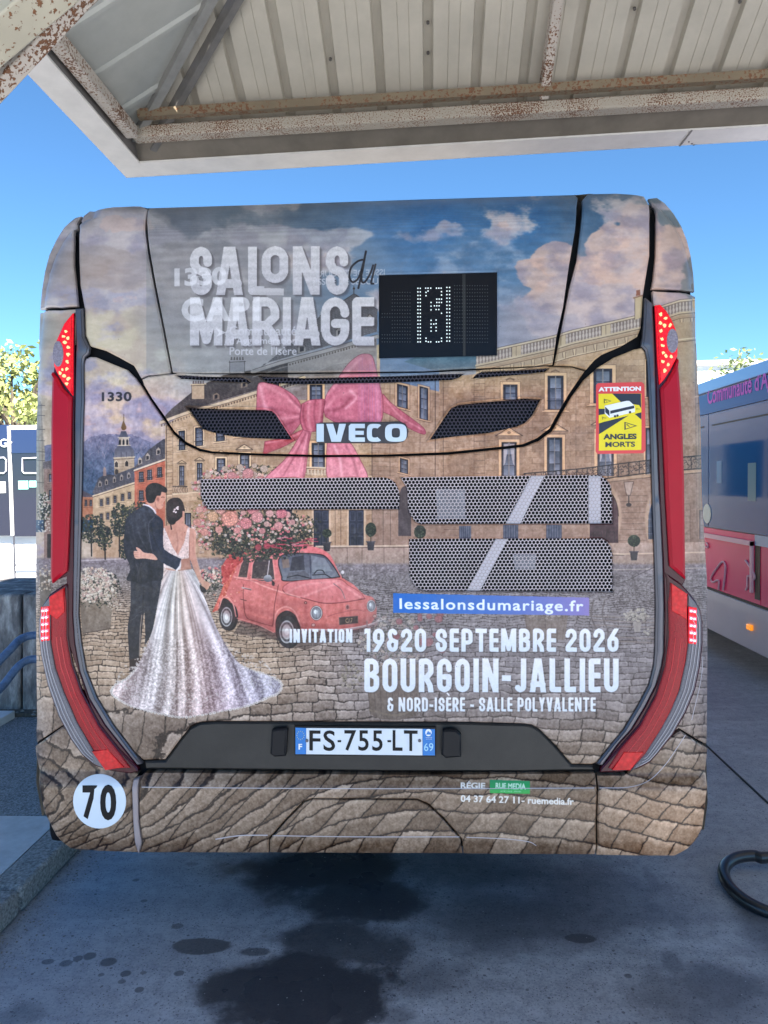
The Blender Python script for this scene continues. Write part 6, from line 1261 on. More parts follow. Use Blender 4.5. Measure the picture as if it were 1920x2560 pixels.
def ground_mat():
    m, n, l, b = nodemat('stained_concrete_road'); tc = n.new('ShaderNodeTexCoord')
    def noise(s, d=6, r=.6, v=None, sc=None):
        t = n.new('ShaderNodeTexNoise'); t.inputs['Scale'].default_value = s; t.inputs['Detail'].default_value = d; t.inputs['Roughness'].default_value = r
        if sc: mp = n.new('ShaderNodeMapping'); mp.inputs['Scale'].default_value = sc; l.new(tc.outputs['Object'], mp.inputs[0]); l.new(mp.outputs[0], t.inputs[0])
        else: l.new(tc.outputs['Object'], t.inputs[0])
        return t.outputs['Fac']
    def mr(x, a, b_, c=0, d=1):
        q = n.new('ShaderNodeMapRange'); q.interpolation_type = 'SMOOTHSTEP'; q.inputs[1].default_value = a; q.inputs[2].default_value = b_; q.inputs[3].default_value = c; q.inputs[4].default_value = d; l.new(x, q.inputs[0]); return q.outputs[0]
    def mx(f, a, b_):
        q = n.new('ShaderNodeMix'); q.data_type = 'RGBA'; l.new(f, q.inputs[0])
        for s_, i in ((a, 6), (b_, 7)):
            if isinstance(s_, tuple): q.inputs[i].default_value = (*s_, 1)
            else: l.new(s_, q.inputs[i])
        return q.outputs[2]
    def mth(op, a, b_):
        q = n.new('ShaderNodeMath'); q.operation = op
        for i, s_ in enumerate((a, b_)):
            if isinstance(s_, (int, float)): q.inputs[i].default_value = s_
            else: l.new(s_, q.inputs[i])
        return q.outputs[0]
    big = noise(.9, 5, .55); mid = noise(5, 7, .65); blot = noise(16, 9, .75); fine = noise(95, 6, .8); streak = noise(1.0, 6, .6, sc=(.9, 6, 1))
    c = mx(mr(mid, .3, .7), (.37, .395, .44), (.48, .50, .54)); c = mx(mr(streak, .4, .66, 0, .40), c, (.20, .21, .235)); c = mx(mr(blot, .42, .62, .0, .55), c, (.17, .18, .21)); c = mx(mr(fine, .45, .62, 0, .55), c, (.46, .47, .49)); c = mx(mr(fine, .38, .48, .5, 0), c, (.13, .14, .17)); c = mx(mr(big, .45, .6, 0, .35), c, (.22, .23, .27))
    sepx = n.new('ShaderNodeSeparateXYZ'); l.new(tc.outputs['Object'], sepx.inputs[0])
    wob = noise(3.2, 6, .6); wobx = noise(2.1, 6, .62)
    # oil and wet stains with shapes of their own: centre x, y, radius x, y, strength, softness
    S = []
    for (u, v, ru, rv, a, soft) in STAINS:
        p = ground_at(u, v); e = ground_at(u + ru, v); f = ground_at(u, v - rv); S.append((p.x, p.y, abs(e.x - p.x), abs(f.y - p.y), a, soft))
    tot = None
    for (x, y, rx, ry, a, soft) in S:
        dx = mth('DIVIDE', mth('SUBTRACT', sepx.outputs[0], x), rx); dy = mth('DIVIDE', mth('SUBTRACT', sepx.outputs[1], y), ry)
        d = mth('SQRT', mth('ADD', mth('MULTIPLY', dx, dx), mth('MULTIPLY', dy, dy)), 0)
        d = mth('ADD', d, mth('MULTIPLY', mth('SUBTRACT', wob if soft > .3 else mid, .5), 1.9 if soft > .3 else 1.1))
        q = n.new('ShaderNodeMapRange'); q.interpolation_type = 'SMOOTHSTEP'; q.inputs[1].default_value = 1 - soft; q.inputs[2].default_value = 1 + soft * .4; q.inputs[3].default_value = a; q.inputs[4].default_value = 0; l.new(d, q.inputs[0])
        tot = q.outputs[0] if tot is None else mth('MAXIMUM', tot, q.outputs[0])
    c = mx(tot, c, (.030, .032, .042))
    v = n.new('ShaderNodeTexVoronoi'); v.inputs['Scale'].default_value = 26; l.new(tc.outputs['Object'], v.inputs[0]); c = mx(mr(v.outputs['Distance'], .05, .07, .9, 0), c, (.45, .46, .48))
    v2 = n.new('ShaderNodeTexVoronoi'); v2.inputs['Scale'].default_value = 75; l.new(tc.outputs['Object'], v2.inputs[0]); c = mx(mr(v2.outputs['Distance'], .14, .24, .75, 0), c, (.05, .05, .065)); v3 = n.new('ShaderNodeTexVoronoi'); v3.inputs['Scale'].default_value = 17; l.new(tc.outputs['Object'], v3.inputs[0]); c = mx(mr(v3.outputs['Distance'], .07, .13, .7, 0), c, (.05, .05, .065))
    l.new(c, b.inputs['Base Color'])
    rg = mth('SUBTRACT', .62, mth('MULTIPLY', tot, .26)); rg = mth('SUBTRACT', rg, .08); rg = mth('ADD', rg, mth('MULTIPLY', mth('SUBTRACT', big, .5), .35)); l.new(rg, b.inputs['Roughness']); b.inputs['Specular IOR Level'].default_value = .45
    bp = n.new('ShaderNodeBump'); bp.inputs['Strength'].default_value = .32; bp.inputs['Distance'].default_value = .004; l.new(fine, bp.inputs['Height']); b2 = n.new('ShaderNodeBump'); b2.inputs['Strength'].default_value = .3; b2.inputs['Distance'].default_value = .01; l.new(mid, b2.inputs['Height']); l.new(b2.outputs[0], bp.inputs['Normal']); l.new(bp.outputs[0], b.inputs['Normal'])
    return m
STAINS = [(800,2170,260,70,.92,.45),(880,2250,230,70,.88,.4),(740,2480,230,120,.93,.32),(860,2350,180,70,.82,.4),(1250,2300,330,90,.60,.7),(1500,2250,260,110,.52,.7),(1750,2500,240,90,.5,.7),(1150,2180,300,60,.55,.8),(505,2366,78,20,.80,.12),(1447,2346,42,12,.85,.2),(640,2380,46,12,.7,.3),(900,2305,26,10,.8,.3),
          (225,2390,17,10,.75,.2),(270,2405,20,11,.75,.2),(165,2408,15,8,.6,.2),(196,2396,12,8,.7,.2),(314,2434,15,9,.7,.2),(348,2474,13,8,.7,.2),(448,2433,13,7,.7,.2),(120,2404,14,7,.65,.2),(443,2315,15,7,.6,.2),(360,2252,9,4,.6,.2),(495,2507,13,9,.5,.3),(253,2437,9,5,.6,.2),(358,2432,9,5,.6,.2),(304,2454,12,7,.6,.2),
          (1630,2200,24,40,.5,.5),(1690,2300,34,40,.45,.5),(1690,2420,30,50,.5,.5),(1800,2470,130,70,.6,.6),(1900,2320,70,80,.6,.7),(60,2530,60,40,.4,.5),(1570,2440,12,7,.7,.3),(1050,2440,200,60,.45,.8),(480,2160,20,6,.4,.4),(340,2200,9,4,.6,.3),(1000,2540,60,30,.5,.6)]
g = MB(); X = [-400,-60,-20,-8,-3,0,3,8,20,60,400]; Yq = [-300,-40,-8,0,2,4,8,20,60,300,1500]
V = [(x, y, 0) for y in Yq for x in X]; g.add(V, [(j*11+i, j*11+i+1, (j+1)*11+i+1, (j+1)*11+i) for j in range(10) for i in range(10)])
tag(g.build('ground', ground_mat()), kind='structure')
# saw-cut joint in the concrete, lower right
p0, p1 = ground_at(1750, 1850), ground_at(1960, 2046); j = MB(); j.beam((p0.x, p0.y, .003), (p1.x, p1.y, .003), .012, .004); tag(j.build('slab_joint', mat('joint_tar', (.02, .02, .022), .8)), kind='structure')
# left island: kerb, concrete apron, asphalt
IS = .11; KX = -1.70
KERB = mat('kerb_concrete', (.24, .24, .24), .9, noise=.7, nscale=70, bump=.8, bscale=160); APR = mat('pale_concrete', (.48, .49, .50), .8, noise=.15, nscale=14, bump=.3, bscale=150)
ASPH = mat('coarse_asphalt', (.24, .25, .265), .75, noise=.95, nscale=110, bump=1.0, bscale=210); DIRT = mat('dirt', (.09, .075, .06), .95, noise=.5, nscale=60, bump=1, bscale=90)
k = MB()
yy = -4.0
while yy < 14:
    m = MB(); m.box((KX - .075, yy + .495, IS / 2), (.15, .985, IS)); tag(m.build('kerb', KERB, bevel=.018), kind='structure'); yy += 1.0
m = MB(); m.box((-5.15, -1.16, IS / 2 - .003), (6.6, 9.68, IS)); tag(m.build('concrete_apron', APR), kind='structure')
p = at(109, 2062, 3.67)
m = MB(); m.box((-5.15, 9.0, IS / 2 - .005), (6.6, 10.62, IS)); tag(m.build('pavement', ASPH), kind='structure')
m = MB(); m.box((-4.85, 4.98, IS + .02), (3.7, .62, .06)); sl = m.build('concrete_slab', mat('white_concrete', (.62, .63, .65), .8, noise=.1, nscale=10, bump=.3), bevel=.006); tag(sl, kind='structure')
m = MB(); m.box((-4.5, 5.9, IS + .012), (5.2, 1.2, .03)); tag(m.build('dirt_strip', DIRT), kind='structure')
# crumbs and small stones on dirt and along the kerb
V = []; F = []
def pebble(x, y, z, r):
    i = len(V); a = random.uniform(0, 6)
    for t in range(4): V.append((x + r * math.cos(a + t * 1.57) * random.uniform(.7, 1.2), y + r * math.sin(a + t * 1.57) * random.uniform(.7, 1.2), z))
    V.append((x, y, z + r * random.uniform(.5, .9))); F.extend([(i + t, i + (t + 1) % 4, i + 4) for t in range(4)])
for q in range(700): pebble(random.uniform(-4.5, -2.1), random.uniform(5.25, 6.4), IS + .027, random.uniform(.006, .022))
for q in range(900): pebble(KX + abs(random.gauss(.02, .10)), random.uniform(1.6, 6), .001, random.uniform(.002, .006))
for q in range(160): pebble(random.uniform(-1.6, 2.2), random.uniform(2, 5), .001, random.uniform(.0015, .004))
tag(link('gravel', mesh('gravel', V, F), mat('stone_crumbs', (.22, .20, .18), .9, noise=.4, nscale=8)), kind='stuff')
# old concrete blocks behind the island
OLD = None
def old_concrete():
    m, n, l, b = nodemat('old_concrete'); b.inputs['Roughness'].default_value = .9; tc = n.new('ShaderNodeTexCoord')
    t = n.new('ShaderNodeTexNoise'); t.inputs['Scale'].default_value = 5; t.inputs['Detail'].default_value = 9; t.inputs['Roughness'].default_value = .7; mp = n.new('ShaderNodeMapping'); mp.inputs['Scale'].default_value = (1.6, 1.6, .45); l.new(tc.outputs['Object'], mp.inputs[0]); l.new(mp.outputs[0], t.inputs[0])
    r = n.new('ShaderNodeValToRGB'); e = r.color_ramp.elements; e[0].position = .38; e[0].color = (.07, .066, .066, 1); e[1].position = .68; e[1].color = (.50, .47, .44, 1); x = e.new(.5); x.color = (.17, .155, .15, 1); l.new(t.outputs['Fac'], r.inputs[0]); l.new(r.outputs[0], b.inputs['Base Color'])
    bp = n.new('ShaderNodeBump'); bp.inputs['Strength'].default_value = .7; bp.inputs['Distance'].default_value = .02; l.new(t.outputs['Fac'], bp.inputs['Height']); l.new(bp.outputs[0], b.inputs['Normal']); return m
OLD = old_concrete()
for (xa, xb, lb) in ((-4.6, -3.02, 'weathered dark concrete block at the left edge, left of the seam'), (-3.005, -2.55, 'weathered concrete block beside the bus, right of the seam')):
    m = MB(); ya, yb, h = 5.45, 6.5, 1.0
    m.add([(xa, ya - .06, IS), (xb + (.0 if xb < -3 else -.04), ya - .06, IS), (xb, yb, IS), (xa, yb, IS), (xa, ya, h), (xb, ya, h), (xb, yb, h), (xa, yb, h)], [(0, 1, 5, 4), (1, 2, 6, 5), (2, 3, 7, 6), (3, 0, 4, 7), (4, 5, 6, 7), (3, 2, 1, 0)])
    tag(m.build('concrete_block', OLD, bevel=.02), lb, 'concrete block', 'concrete blocks left of the bus')
# blue tubular rail
BL = mat('blue_paint', lin(88, 112, 146), .45, noise=.35, nscale=30, coat=.1)
rl = empty('handrail', (-2.6, 4.3, IS), 'blue painted steel handrail of two bent tubes in front of the concrete blocks', 'handrail')
for (a, b_, c_) in (((-60,1712),(20,1630),(62,1593)), ((-60,1768),(0,1722),(60,1655))):
    P = [at(a[0], a[1], 4.0), at(b_[0], b_[1], 4.2), at(c_[0], c_[1], 4.35)]; e = P[2] + Vector((.14, .1, .0)); P = [P[0] + (P[0] - P[1]) * 2.5] + P + [e, e + Vector((.45, .35, -.01))]
    m = MB(); m.tube(curve3(P) if False else [Vector(q) for q in curve([tuple(q) for q in P], 6)], .024, 14); m.build('rail', BL, rl, smooth=True)
for x, y in ((-1.98, 4.75), (-3.4, 3.35)):
    m = MB(); m.tube([(x, y, IS), (x, y, .80)], .022, 12); m.build('post', BL, rl, smooth=True)
# black hose, lower right
hz = ground_at(1925, 2232); m = MB(); pts = []
for k in range(15): t = R(70 + 220 * k / 14); pts.append((hz.x + .02 + .20 * math.cos(t), hz.y + .215 * math.sin(t), .035 + .02 * math.sin(t)))
pts += [(hz.x + .5, hz.y - .28, .03), (hz.x + 1.2, hz.y - .2, .03)]; pts = [(hz.x + 1.2, hz.y + .5, .03), (hz.x + .5, hz.y + .36, .03)] + pts
m.tube(curve(pts, 3), .026, 14); tag(m.build('hose', mat('black_rubber', (.016, .016, .02), .3, coat=.3), smooth=True), 'loop of thick black rubber hose lying on the ground at the right edge', 'hose')

# ------------------------------------------------------------------ canopy
ROOFP = mat('beige_sheet_metal', (.44, .405, .34), .5, noise=.10, nscale=4, spec=.4); ROOFG = mat('grey_sheet_metal', (.38, .385, .36), .45, noise=.10, nscale=4)
RST = rust_paint('rusty_beige_steel', (.44, .39, .32), .82, 120); RST2 = rust_paint('peeling_beige_steel', (.52, .46, .40), .84, 80); RST3 = rust_paint('rusty_brown_steel', (.20, .155, .10), .75, 60)
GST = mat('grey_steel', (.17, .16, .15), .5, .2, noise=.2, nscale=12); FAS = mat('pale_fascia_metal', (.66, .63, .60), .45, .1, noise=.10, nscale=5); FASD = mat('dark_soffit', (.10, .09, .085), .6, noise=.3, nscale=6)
FX, FY, FZ = -1.95, 5.02, 3.90       # outer lower corner of the fascia
can = empty('canopy', (FX, FY, FZ), 'beige sheet metal canopy with rusty steel beams over the bus', 'canopy')
EX, EY, EZ, SL = -1.74, 4.72, 4.02, math.tan(R(28))
XR, YB = 12.0, -1.6                   # edges: far right; unseen back, cut short so sunlit ground bounces light in
def zf(y): return EZ + (EY - y) * SL
midY = (EY + YB) / 2
# front slope: sheets as wide as four ribs
RP = .283
PRF = [(0, 0), (.03, 0), (.0325, .004), (.035, 0), (.107, 0), (.116, .042), (.160, .042), (.169, 0), (.25, 0), (.2525, .004), (.255, 0), (.283, 0)]
x = EX; ns = 0
while x < XR:
    m = MB(); xs = []; zs = []
    for r_ in range(4):
        for (a, h) in PRF[:-1]: xs.append(x + r_ * RP + a); zs.append(h)
    xs.append(x + 4 * RP + .010); zs.append(0)
    xs = [q + .001 for q in xs]; lift = .004 * (ns % 2)
    Vq = []; Fq = []
    for q, h in zip(xs, zs):
        dx = min(q - EX, XR + 3 - q); ye = max(midY, EY - max(dx, .005)); Vq += [(q, EY + .1, zf(EY + .1) + h + lift), (q, ye, zf(ye) + h + lift)]
    for i in range(len(xs) - 1): Fq.append((2 * i, 2 * i + 1, 2 * i + 3, 2 * i + 2))
    m.add(Vq, Fq); m.build('roof_sheet', ROOFP, can); x += 4 * RP; ns += 1
    if ns > 11: break
xend = x
# left slope
y = EY; ns = 0
while y > YB:
    m = MB(); Vq = []; Fq = []; ys_ = []; hs = []
    for r_ in range(3):
        for (a, h) in [(0, 0), (.30, 0), (.315, -.016), (.34, -.016), (.355, 0)]: ys_.append(y - r_ * .37 - a); hs.append(h)
    ys_.append(y - 3 * .37 - .01); hs.append(0); lift = .004 * (ns % 2) + .002
    for q, h in zip(ys_, hs):
        dy = max(.005, min(EY - q, q - YB)); xe = EX + dy; Vq += [(EX - .1, q, EZ - .1 * SL + h + lift), (xe, q, EZ + dy * SL + h + lift)]
    for i in range(len(ys_) - 1): Fq.append((2 * i, 2 * i + 1, 2 * i + 3, 2 * i + 2))
    m.add(Vq, Fq); m.build('roof_sheet', ROOFG, can); y -= 3 * .37; ns += 1
# back slope in plain sheets
x = EX
while x < xend - .1:
    m = MB(); a, b_ = x, x + .633; za = lambda q: (max(YB, YB + 0) , min(midY, YB + max(q - EX, .005)))
    m.add([(a, YB, EZ + .03), (b_, YB, EZ + .03), (b_, za(b_)[1], EZ + .03 + (za(b_)[1] - YB) * SL), (a, za(a)[1], EZ + .03 + (za(a)[1] - YB) * SL)], [(0, 1, 2, 3)]); m.build('roof_sheet', ROOFP, can); x += .633
# eave beams
def Cprof(w, h, t=.008): return [(-w / 2, -h / 2), (w / 2, -h / 2), (w / 2, -h / 2 + t), (-w / 2 + t, -h / 2 + t), (-w / 2 + t, h / 2 - t), (w / 2, h / 2 - t), (w / 2, h / 2), (-w / 2, h / 2)]
m = MB(); m.beam((EX - .0, EY - .10, EZ - .03), (xend, EY - .10, EZ - .03), .10, .075); m.build('eave_beam', RST, can, bevel=.012)
m = MB(); m.beam((EX + .08, EY - .22, EZ + .03), (xend, EY - .22, EZ + .03), .05, .05); m.build('eave_angle', RST3, can)
m = MB(); m.beam((EX + .02, EY - .18, EZ - .055), (EX + .02, YB, EZ - .055), .075, .075); m.build('eave_beam', RST2, can, bevel=.010)
# fascia: flange underneath, upright face, dark inner strip
# main front
m = MB(); m.box(((FX + xend) / 2, FY - .105, FZ + .006), (xend - FX, .21, .012)); m.box(((FX + xend) / 2, FY - .004, FZ + .17), (xend - FX, .008, .34)); m.build('fascia', FAS, can)
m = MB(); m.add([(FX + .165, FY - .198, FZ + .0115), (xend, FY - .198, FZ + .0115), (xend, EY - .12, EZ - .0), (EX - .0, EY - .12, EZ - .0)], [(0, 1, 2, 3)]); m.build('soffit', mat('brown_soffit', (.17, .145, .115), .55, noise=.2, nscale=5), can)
m = MB(); m.box((FX + .086, (FY + YB) / 2 - .10, FZ + .0045), (.172, FY - YB - .205, .012)); m.box((FX + .004, (FY + YB) / 2 - .01, FZ + .17), (.008, FY - YB - .02, .34)); m.build('fascia', FAS, can)
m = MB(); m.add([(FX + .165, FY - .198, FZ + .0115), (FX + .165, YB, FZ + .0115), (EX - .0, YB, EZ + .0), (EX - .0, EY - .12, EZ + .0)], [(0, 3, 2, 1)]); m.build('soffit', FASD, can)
# joint cover on the fascia
jp = at(1700, 352, FY); m = MB(); m.box((jp.x, FY - .105, FZ - .002), (.010, .212, .006)); m.build('joint_strip', GST, can)
for du in (0, .03, .05): m = MB(); m.disc((jp.x + .04 + du, FY - .05 + du, FZ - .003), (0, 0, 1), .006, .006, 8); m.build('rivet', FASD, can)
m = MB(); m.box((EX - .03, EY + .03, EZ - .03), (.2, .2, .012)); m.build('corner_gap_cover', GST, can)  # added to cover the open roof corner and block a stray sun spot
# hip beam and its cover strip, rafter
hp0 = Vector((EX + .02, EY - .02, EZ - .03)); hp1 = Vector((EX + 4.6, EY - 4.6, EZ + 4.6 * SL - .03))
m = MB(); m.beam(hp0 + Vector((.05, .05, -.02)), hp1 + Vector((.05, .05, -.02)), .04, .07); m.build('hip_beam', GST, can)
m = MB(); m.beam(hp0 + Vector((-.03, -.03, 0)), hp1 + Vector((-.03, -.03, 0)), .05, .06); m.build('hip_beam', mat('light_grey_steel', (.26, .255, .24), .5, .1, noise=.15, nscale=10), can)
a = at(1343, 292, EY - .2); xr = a.x + .05
m = MB(); m.beam((xr, EY - .15, zf(EY - .15) - .05), (xr, midY, zf(midY) - .05), .055, .08); m.build('rafter', RST2, can, bevel=.006)
m = MB(); m.beam((xr + 4.5, EY - .15, zf(EY - .15) - .05), (xr + 4.5, midY, zf(midY) - .05), .055, .08); m.build('rafter', RST2, can, bevel=.006)
# screw heads on the sheets
for q in range(16):
    yy_ = EY - random.choice((.35, .5, 1.4)); xx_ = EX + RP * random.randint(2, 20) + .14
    if xx_ > EX + (EY - yy_) + .1: m = MB(); m.disc((xx_, yy_, zf(yy_) + .028), (0, SL, 1), .009, -.012, 8); m.build('screw', FASD, can)
# posts out of the picture that carry it
for x_, y_ in ((8.9, 4.4), (8.9, -1.2)): m = MB(); m.box((x_ if x_ > 0 else EX + .02, y_, 2.0), (.12, .12, 4.05)); m.build('post', RST2, can)
# diagonal struts crossing the upper left corner
can.rotation_euler = (0, -.0244, 0)
br = empty('canopy_strut', tuple(at(60, 120, 2.2)), 'pair of rusty beige steel beams crossing the upper left corner', 'steel beam')
A = at(-330, 560, 2.4); B = at(385, -203, 2.4); m = MB(); m.beam(A, B, .052, .06, up=(0, -1, .35)); m.build('lower_beam', RST2, br, bevel=.006)
A2 = at(-330, 318, 2.25); B2 = at(330, -242, 2.25); m = MB(); m.beam(A2, B2, .17, .12, up=(0, -1, .35)); m.build('upper_beam', rust_paint('rust_streaked_steel', (.44, .40, .31), .62, 60), br, bevel=.006)
m = MB(); m.beam(at(-330, 440, 2.46), at(360, -200, 2.46), .03, .16, up=(0, -1, .35)); m.build('web', RST3, br)

# ------------------------------------------------------------------ the pink and blue bus on the right
RXb = 2.98
rb = empty('parked_bus', (RXb + 1.25, 10, 0), 'bus parked on the right with windows in reflected-sky blue, pink lower panels and a silver skirt', 'bus')
def side(name, pts, m_, d=.0, th=.02, bevel=0, parent=rb):
    "pts (y, z) on the bus side; d = how far proud"
    m = MB(); n = len(pts); m.add([(RXb - d, y, z) for y, z in pts] + [(RXb - d + th, y, z) for y, z in pts], [tuple(range(n)), tuple(range(2 * n - 1, n - 1, -1))] + [(i, n + i, n + (i + 1) % n, (i + 1) % n) for i in range(n)]); return m.build(name, m_, parent, bevel=bevel)
def syz(u, v): d = ray(u, v); y = RXb / d[0]; return (y, CAMZ + d[2] * y)
TZr = syz(1920, 905)[1]
SILV = mat('silver_paint', lin(196, 194, 205), .35, coat=.15, noise=.04, nscale=3); PINKB = mat('pink_paint', lin(245, 60, 122), .35, spec=.25, coat=.08, noise=.05, nscale=2); SKYG = mat('painted_sky_glass', (.02, .13, .34), .06, spec=.2); CYB = mat('light_blue_paint', lin(80, 150, 200), .35, coat=.4)  # the window blue paints the sky's reflection into the glass colour
ROOFB = mat('pale_blue_roof_edge', lin(120, 160, 210), .3, .1, coat=.4)
ya, yb_ = 5.4, 16.5
m = MB(); m.box((RXb + 1.27, (ya + yb_) / 2, (TZr + .3) / 2), (2.5, yb_ - ya, TZr - .3)); m.build('body', SILV, rb, bevel=.04)
z1 = syz(1920, 938)[1]; z2 = syz(1920, 1001)[1]; z3 = syz(1920, 1320)[1] ; z4 = syz(1920, 1522)[1]
zc = syz(1858, 1330)[1]
side('roof_edge', [(ya, z1 + .015), (yb_, z1 + .015), (yb_, TZr + .02), (ya, TZr + .02)], ROOFB, .01, .03, .008)
side('header_glass', [(ya, z2 + .008), (yb_, z2 + .008), (yb_, z1), (ya, z1)], mat('dark_blue_header', lin(58, 98, 160), .3, spec=.15), .006)
wz = [5.4, 6.22, 7.72, 9.22, 10.72, 12.2, 13.7, 15.2, 16.5]
for i in range(8): side('window', [(wz[i] + .008, zc), (wz[i + 1] - .008, zc), (wz[i + 1] - .008, z2), (wz[i] + .008, z2)], SKYG, .006)
zz = syz(1755, 1068)[1]; 
for i in (1, 2, 3): side('vent_bar', [(wz[i] + .12, zz - .01), (wz[i + 1] - .1, zz - .01), (wz[i + 1] - .1, zz + .005), (wz[i] + .12, zz + .005)], BLACK, .009, .004)
pz = [5.4, 6.22, 6.55, 8.2, 9.7, 11.4, 13.1, 14.8, 16.5]
for i in range(8): side('lower_panel', [(pz[i] + .006, z4 + .01), (pz[i + 1] - .006, z4 + .01), (pz[i + 1] - .006, zc - .01 - (.09 if i == 1 else 0)), (pz[i] + .006, zc - .01 - (.09 if i == 1 else 0))], PINKB, .006)
side('blue_panel', [(6.22, zc - .10), (6.66, zc - .10), (6.66, zc - .006), (6.22, zc - .006)], CYB, .012)
sz = [5.4, 6.25, 8.6, 11.0, 14.0, 16.5]
for i in range(5): side('skirt', [(sz[i] + .006, .27), (sz[i + 1] - .006, .27), (sz[i + 1] - .006, z4 - .015), (sz[i] + .006, z4 - .015)], SILV, .02, .03, .008)
side('rub_strip', [(ya, z4 - .012), (yb_, z4 - .012), (yb_, z4 + .008), (ya, z4 + .008)], BLACK, .012)
WPK = mat('pale_pink_line', lin(240, 190, 205), .4); LET = mat('pink_lettering', lin(235, 130, 215), .6, spec=.1)
side('rail', [(6.68, z4 + .10), (6.72, z4 + .10), (6.72, zc - .07), (6.68, zc - .07)], WPK, .03, .02); side('rail', [(6.68, zc - .11), (8.0, zc - .11), (8.0, zc - .065), (6.68, zc - .065)], WPK, .03, .02); side('gap', [(6.56, z4 + .05), (6.66, z4 + .05), (6.66, zc - .08), (6.56, zc - .08)], BLACK, .009, .004)
def drawn(name, P, r=.010):
    m = MB(); pts = [Vector((RXb - .016, *syz(u, v))) for u, v in P]; m.tube(pts, r, 6); return m.build(name, WPK, rb)
drawn('painted_arrow', curve(Z(1560, 1200, 4.425)(1065,1215, 1065,1110, 1000,1130, 980,1080, 1040,980, 1105,905, 1135,930, 1140,1000, 1115,1220), 3)); drawn('painted_arrow', curve(Z(1560, 1200, 4.425)(1365,890, 1420,970, 1465,1060, 1450,1100, 1390,1060, 1385,1180, 1370,1215), 3))
drawn('painted_curl', curve(Z(1560, 1200, 4.425)(925,690, 945,720, 940,750, 915,735), 3), .008)
def side_text(text, u0, v0, u1, v1, hpx):
    cu = bpy.data.curves.new('t', 'FONT'); cu.body = text; cu.size = 1; cu.offset = .02; o = bpy.data.objects.new('t', cu); COL.objects.link(o); bpy.context.view_layer.update(); dg = bpy.context.evaluated_depsgraph_get(); me = o.evaluated_get(dg).to_mesh()
    co = np.array([v.co[:2] for v in me.vertices]); F = [tuple(p.vertices) for p in me.polygons]; o.evaluated_get(dg).to_mesh_clear(); bpy.data.objects.remove(o)
    mn = co.min(0); mx_ = co.max(0); ya_, za = syz(u0, v0); yb2, zb = syz(u1, v1); w = ya_ - yb2; s = w / (mx_[0] - mn[0]); m = MB()
    m.add([(RXb - .0095, ya_ - (c_[0] - mn[0]) * s, za + (c_[1] - mn[1]) * s * hpx) for c_ in co], F); return m.build('lettering', LET, rb)
side_text("Communauté d'Agglomération", 1771, 1024, 2080, 952, 1.25)
m = MB(); c0 = syz(1884, 1568); m.box((RXb - .035, c0[0], c0[1]), (.03, .085, .05)); m.build('marker_light', mat('amber_lens', lin(225, 100, 20), .25, coat=.5, emit=(1, .35, .02), estr=.9), rb, bevel=.006)
c1 = syz(1770, 1284); m = MB(); m.tube([(RXb - .008, *c1), (RXb - .012, *c1)], .10, 24); m.build('round_sticker', mat('white_sticker', lin(215, 225, 215), .4), rb)
# things dimly seen inside: grab pole and notice
for (u, v, w, h, c_) in ((1882, 1205, .16, .34, (70, 130, 150)), (1800, 1180, .12, .22, (90, 140, 185))):
    y_, z_ = syz(u, v); m = MB(); m.box((RXb - .008, y_, z_), (.002, w, h)); m.build('window_notice', mat('notice', lin(*c_), .3), rb)
for y_ in (9.8, 14.5): m = MB(); m.tube([(RXb - .0, y_, .47), (RXb + .3, y_, .47)], .47, 28); m.build('wheel', TYR, rb)

for (x0_, x1_, z0_, z1_, nm, m_) in ((.12, 2.38, 1.05, 2.45, 'windscreen', GLS), (.3, 2.2, 2.52, 2.74, 'route_sign', BLACK), (.1, .55, .55, .8, 'headlight', LGREY), (1.95, 2.4, .55, .8, 'headlight', LGREY), (.06, 2.44, .28, .42, 'front_bumper', BLACK)):
    m = MB(); m.box((RXb + (x0_ + x1_) / 2, ya - .006, (z0_ + z1_) / 2), (x1_ - x0_, .03, z1_ - z0_)); m.build(nm, m_, rb, bevel=.01)
# ------------------------------------------------------------------ the white bus in the distance, left
LYb = 10.4
lb_ = empty('parked_bus', (-6.5, LYb + 1.25, 0), 'sunlit white bus behind the concrete blocks on the left', 'bus')
WHP = mat('white_paint', (.80, .80, .80), .35, coat=.4); DKG = mat('dark_window_glass', (.016, .018, .035), .06, coat=.5); MINT = mat('mint_sticker', lin(150, 205, 195), .5)
def front(name, u0, v0, u1, v1, m_, d=.0, th=.02, bevel=0):
    a, b_ = at(u0, v0, LYb), at(u1, v1, LYb); m = MB(); m.box(((a.x + b_.x) / 2, LYb - d + th / 2, (a.z + b_.z) / 2), (abs(b_.x - a.x), th, abs(a.z - b_.z))); return m.build(name, m_, lb_, bevel=bevel)
zt = at(40, 1062, LYb).z; m = MB(); m.box((-7.6, LYb + 1.25, (zt + .3) / 2), (6.6, 2.4, zt - .3)); m.build('body', WHP, lb_, bevel=.05)
front('window', -700, 1075, 31, 1338, DKG, .06, .03); front('window', 33, 1075, 260, 1338, DKG, .06, .03)
front('header', -700, 1076, 31, 1118, mat('blue_header_glass', lin(36, 48, 84), .1, coat=.5), .068, .01); front('header', 33, 1076, 260, 1130, bpy.data.materials['blue_header_glass'], .068, .01)
for u in (-260, 32, 330): front('seam', u - 1.4, 1066, u + 1.4, 1338, mat('seam_grey', (.5, .5, .52), .5), .075, .01)
front('panel_seam', 41, 1338, 42.5, 1500, GREYP, .055, .01); front('panel_seam', 43, 1410, 260, 1411.5, GREYP, .055, .01)
front('notice', -40, 1205, 21, 1232, WHP, .07, .006); front('notice', 52, 1202, 77, 1223, MINT, .07, .006); front('notice', 79, 1202, 100, 1218, MINT, .07, .006)
FRM = mat('light_frame', lin(190, 190, 200), .4)
